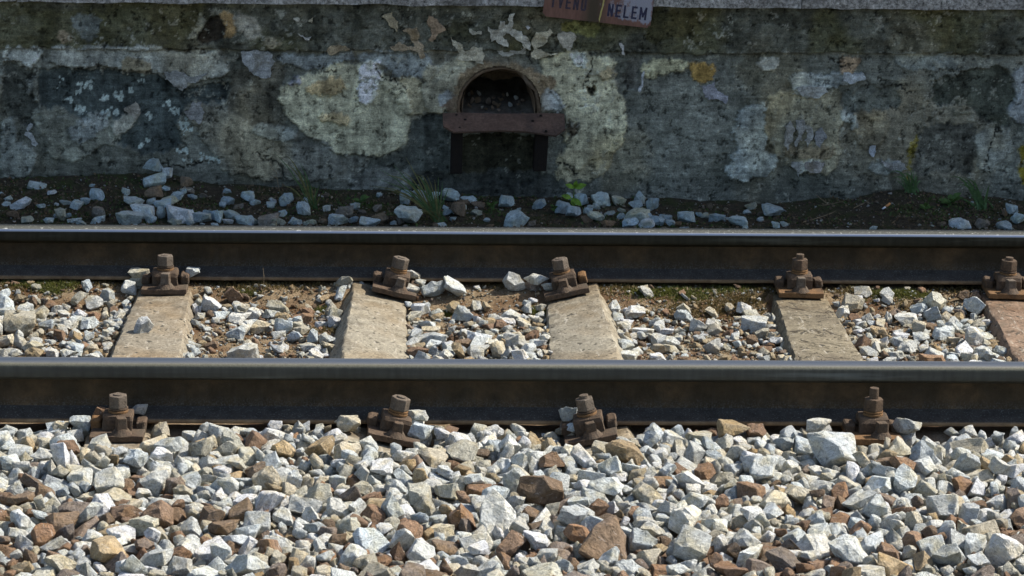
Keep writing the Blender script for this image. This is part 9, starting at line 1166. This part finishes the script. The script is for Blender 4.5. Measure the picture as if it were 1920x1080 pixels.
def leaf(v, f, p, d, up_, L, w):
    d = d.normalized(); s = d.cross(up_).normalized(); i = len(v)
    prof = [(0, .05), (.25, .8), (.5, 1), (.75, .65), (1, .02)]
    for t_, k in prof: c = p+d*L*t_+up_*(.12*L*math.sin(t_*3)); v += [c-s*w*k+up_*w*.25*k, c, c+s*w*k+up_*w*.25*k]
    for k in range(4):
        for j in range(2): a = i+k*3+j; f.append((a, a+1, a+4, a+3))
def weed(label, px, py, n, L, mat, stem=.02, cat='weed', zf=None):
    g = on_ground(px, py, zf or z_verge); t = tag(empty('small_weed', g), label, cat)
    for k in range(n):
        v, f = [], []; a = 6.28*k/n+rg.uniform(-.4, .4); d = Vector((math.cos(a), math.sin(a)*.7, rg.uniform(.15, .8)))
        leaf(v, f, Vector((0, 0, rg.uniform(.3, 1)*stem)), d, Vector((0, -.35, .94)), L*rg.uniform(.7, 1.2), L*.28); from_py('leaf', v, f, mat, t, True)
    v, f = [], []; blade(v, f, Vector((0, 0, -.005)), Vector((.001, 0, stem)), 0, .003); from_py('stem', v, f, mat, t)
weed('low leafy weed left of the tall grass tuft among brown stones', 676, 388, 9, .030, M_WEED)
weed('small weed on bare soil just right of the drain', 1041, 402, 7, .026, M_WEED); weed('small pale weed below the drain lip', 922, 398, 6, .024, M_WEED)
weed('broad-leaved weed at the wall foot near the right edge', 1782, 392, 8, .040, M_WEED, .03); weed('small weed beside the short upright grass tuft', 1735, 398, 5, .026, M_WEED)
weed('tiny weed left of the tuft below the cream plaster', 528, 388, 5, .018, M_WEED)
g = on_ground(1074, 388, z_verge); t = tag(empty('seedling', g), 'bright green seedling with two pairs of leaves right of the drain', 'seedling')
p1, p2 = at(1077, 353, g.y)-g, at(1072, 372, g.y)-g
v, f = [], []; blade(v, f, Vector((0, 0, -.004)), p1, 0, .004); from_py('stem', v, f, M_LEAF, t)
for (pp, qx, qz, L) in [(p1, 1.0, .35, .034), (p1, -1.0, .45, .028), (p1, .2, .9, .024), (p2, .7, -.5, .034), (p2, -.9, .3, .030), (p2, .3, -.9, .026)]:
    v, f = [], []; leaf(v, f, Vector(pp), Vector((qx, -.25, qz)), Vector((0, -.9, .45)), L*1.25, L*.30); from_py('leaf', v, f, M_LEAF, t, True)

def twig(label, pts, r, mat=None, name='dry_twig', zf=z_verge, forks=()):
    P_ = [on_ground(a, b, zf) if h is None else at(a, b, on_ground(*pts[0][:2], zf).y-.0+h) for a, b, h in pts]; base = P_[0].copy()
    v, f = [], []
    def tube(Q, r0):
        i0 = len(v)
        for k, p in enumerate(Q):
            rr = r0*(1-.6*k/max(1, len(Q)-1))
            for j in range(5): v.append(p+Vector((math.cos(j*1.2566)*rr*.6, math.sin(j*1.2566)*rr, math.sin(j*1.2566+1)*rr))-base+Vector((0, 0, rr)))
        for k in range(len(Q)-1):
            for j in range(5): a = i0+k*5+j; b = i0+k*5+(j+1) % 5; f.append((a, b, b+5, a+5))
    tube(P_, r)
    for fk in forks: tube([at(a, b, base.y+h) for a, b, h in fk], r*.7)
    tag(from_py(name, v, f, mat or M_TWIG, None, True), label, 'twig').location = base
twig('long bleached twig lying on dark soil before the right wall', [(1505,418,None),(1530,411,None),(1555,402,None),(1590,386,None)], .0022)
twig('crooked twig rising to the right in the dark soil near the right grass', [(1600,392,None),(1622,381,None),(1635,368,.02)], .0022)
twig('forked dry stalk standing at the wall foot on the right', [(1553,384,None),(1530,366,.02)], .0016, forks=[[(1553,384,0),(1557,370,.0),(1555,356,.01)],[(1553,384,0),(1580,378,0),(1592,370,.01)],[(1553,384,0),(1535,386,-.02)]])
twig('thin dry stalk standing left of the bowed grass tuft', [(525,362,None),(520,340,0),(519,325,0),(523,312,0)], .0014, forks=[[(519,325,0),(510,315,0),(505,304,0)],[(520,335,0),(508,328,0)]])
twig('dry stalk standing against the wall above a split blue stone', [(1190,366,None),(1191,340,.02),(1189,315,.02)], .0014)
twig('short pale twig lying near the right edge behind the rail', [(1672,420,None),(1682,412,None)], .0022)
twig('dry stalk standing in the soil between the left sleepers', [(494,548,None),(495,520,0),(493,502,0)], .0013, zf=z_crib)
g = on_ground(1660, 391, z_verge)
cb = tag(empty('cigarette_butt', (g.x, g.y, g.z+.004), (.5, -.5, .6)), 'orange and white cigarette butt on the dark soil', 'cigarette butt')
for nm, x0, x1, m in (('filter', 0, .022, mat_plain('cork_paper', (.50, .24, .09), .7)), ('paper', -.014, 0, mat_plain('white_paper', (.6, .62, .65), .8))):
    bm = bmesh.new(); bmesh.ops.create_cone(bm, cap_ends=True, segments=12, radius1=.0045, radius2=.0042, depth=x1-x0); bmesh.ops.rotate(bm, verts=bm.verts, cent=(0, 0, 0), matrix=Matrix.Rotation(math.pi/2, 3, 'Y')); bmesh.ops.translate(bm, verts=bm.verts, vec=((x0+x1)/2, 0, 0)); from_bm(nm, bm, m, cb, True)
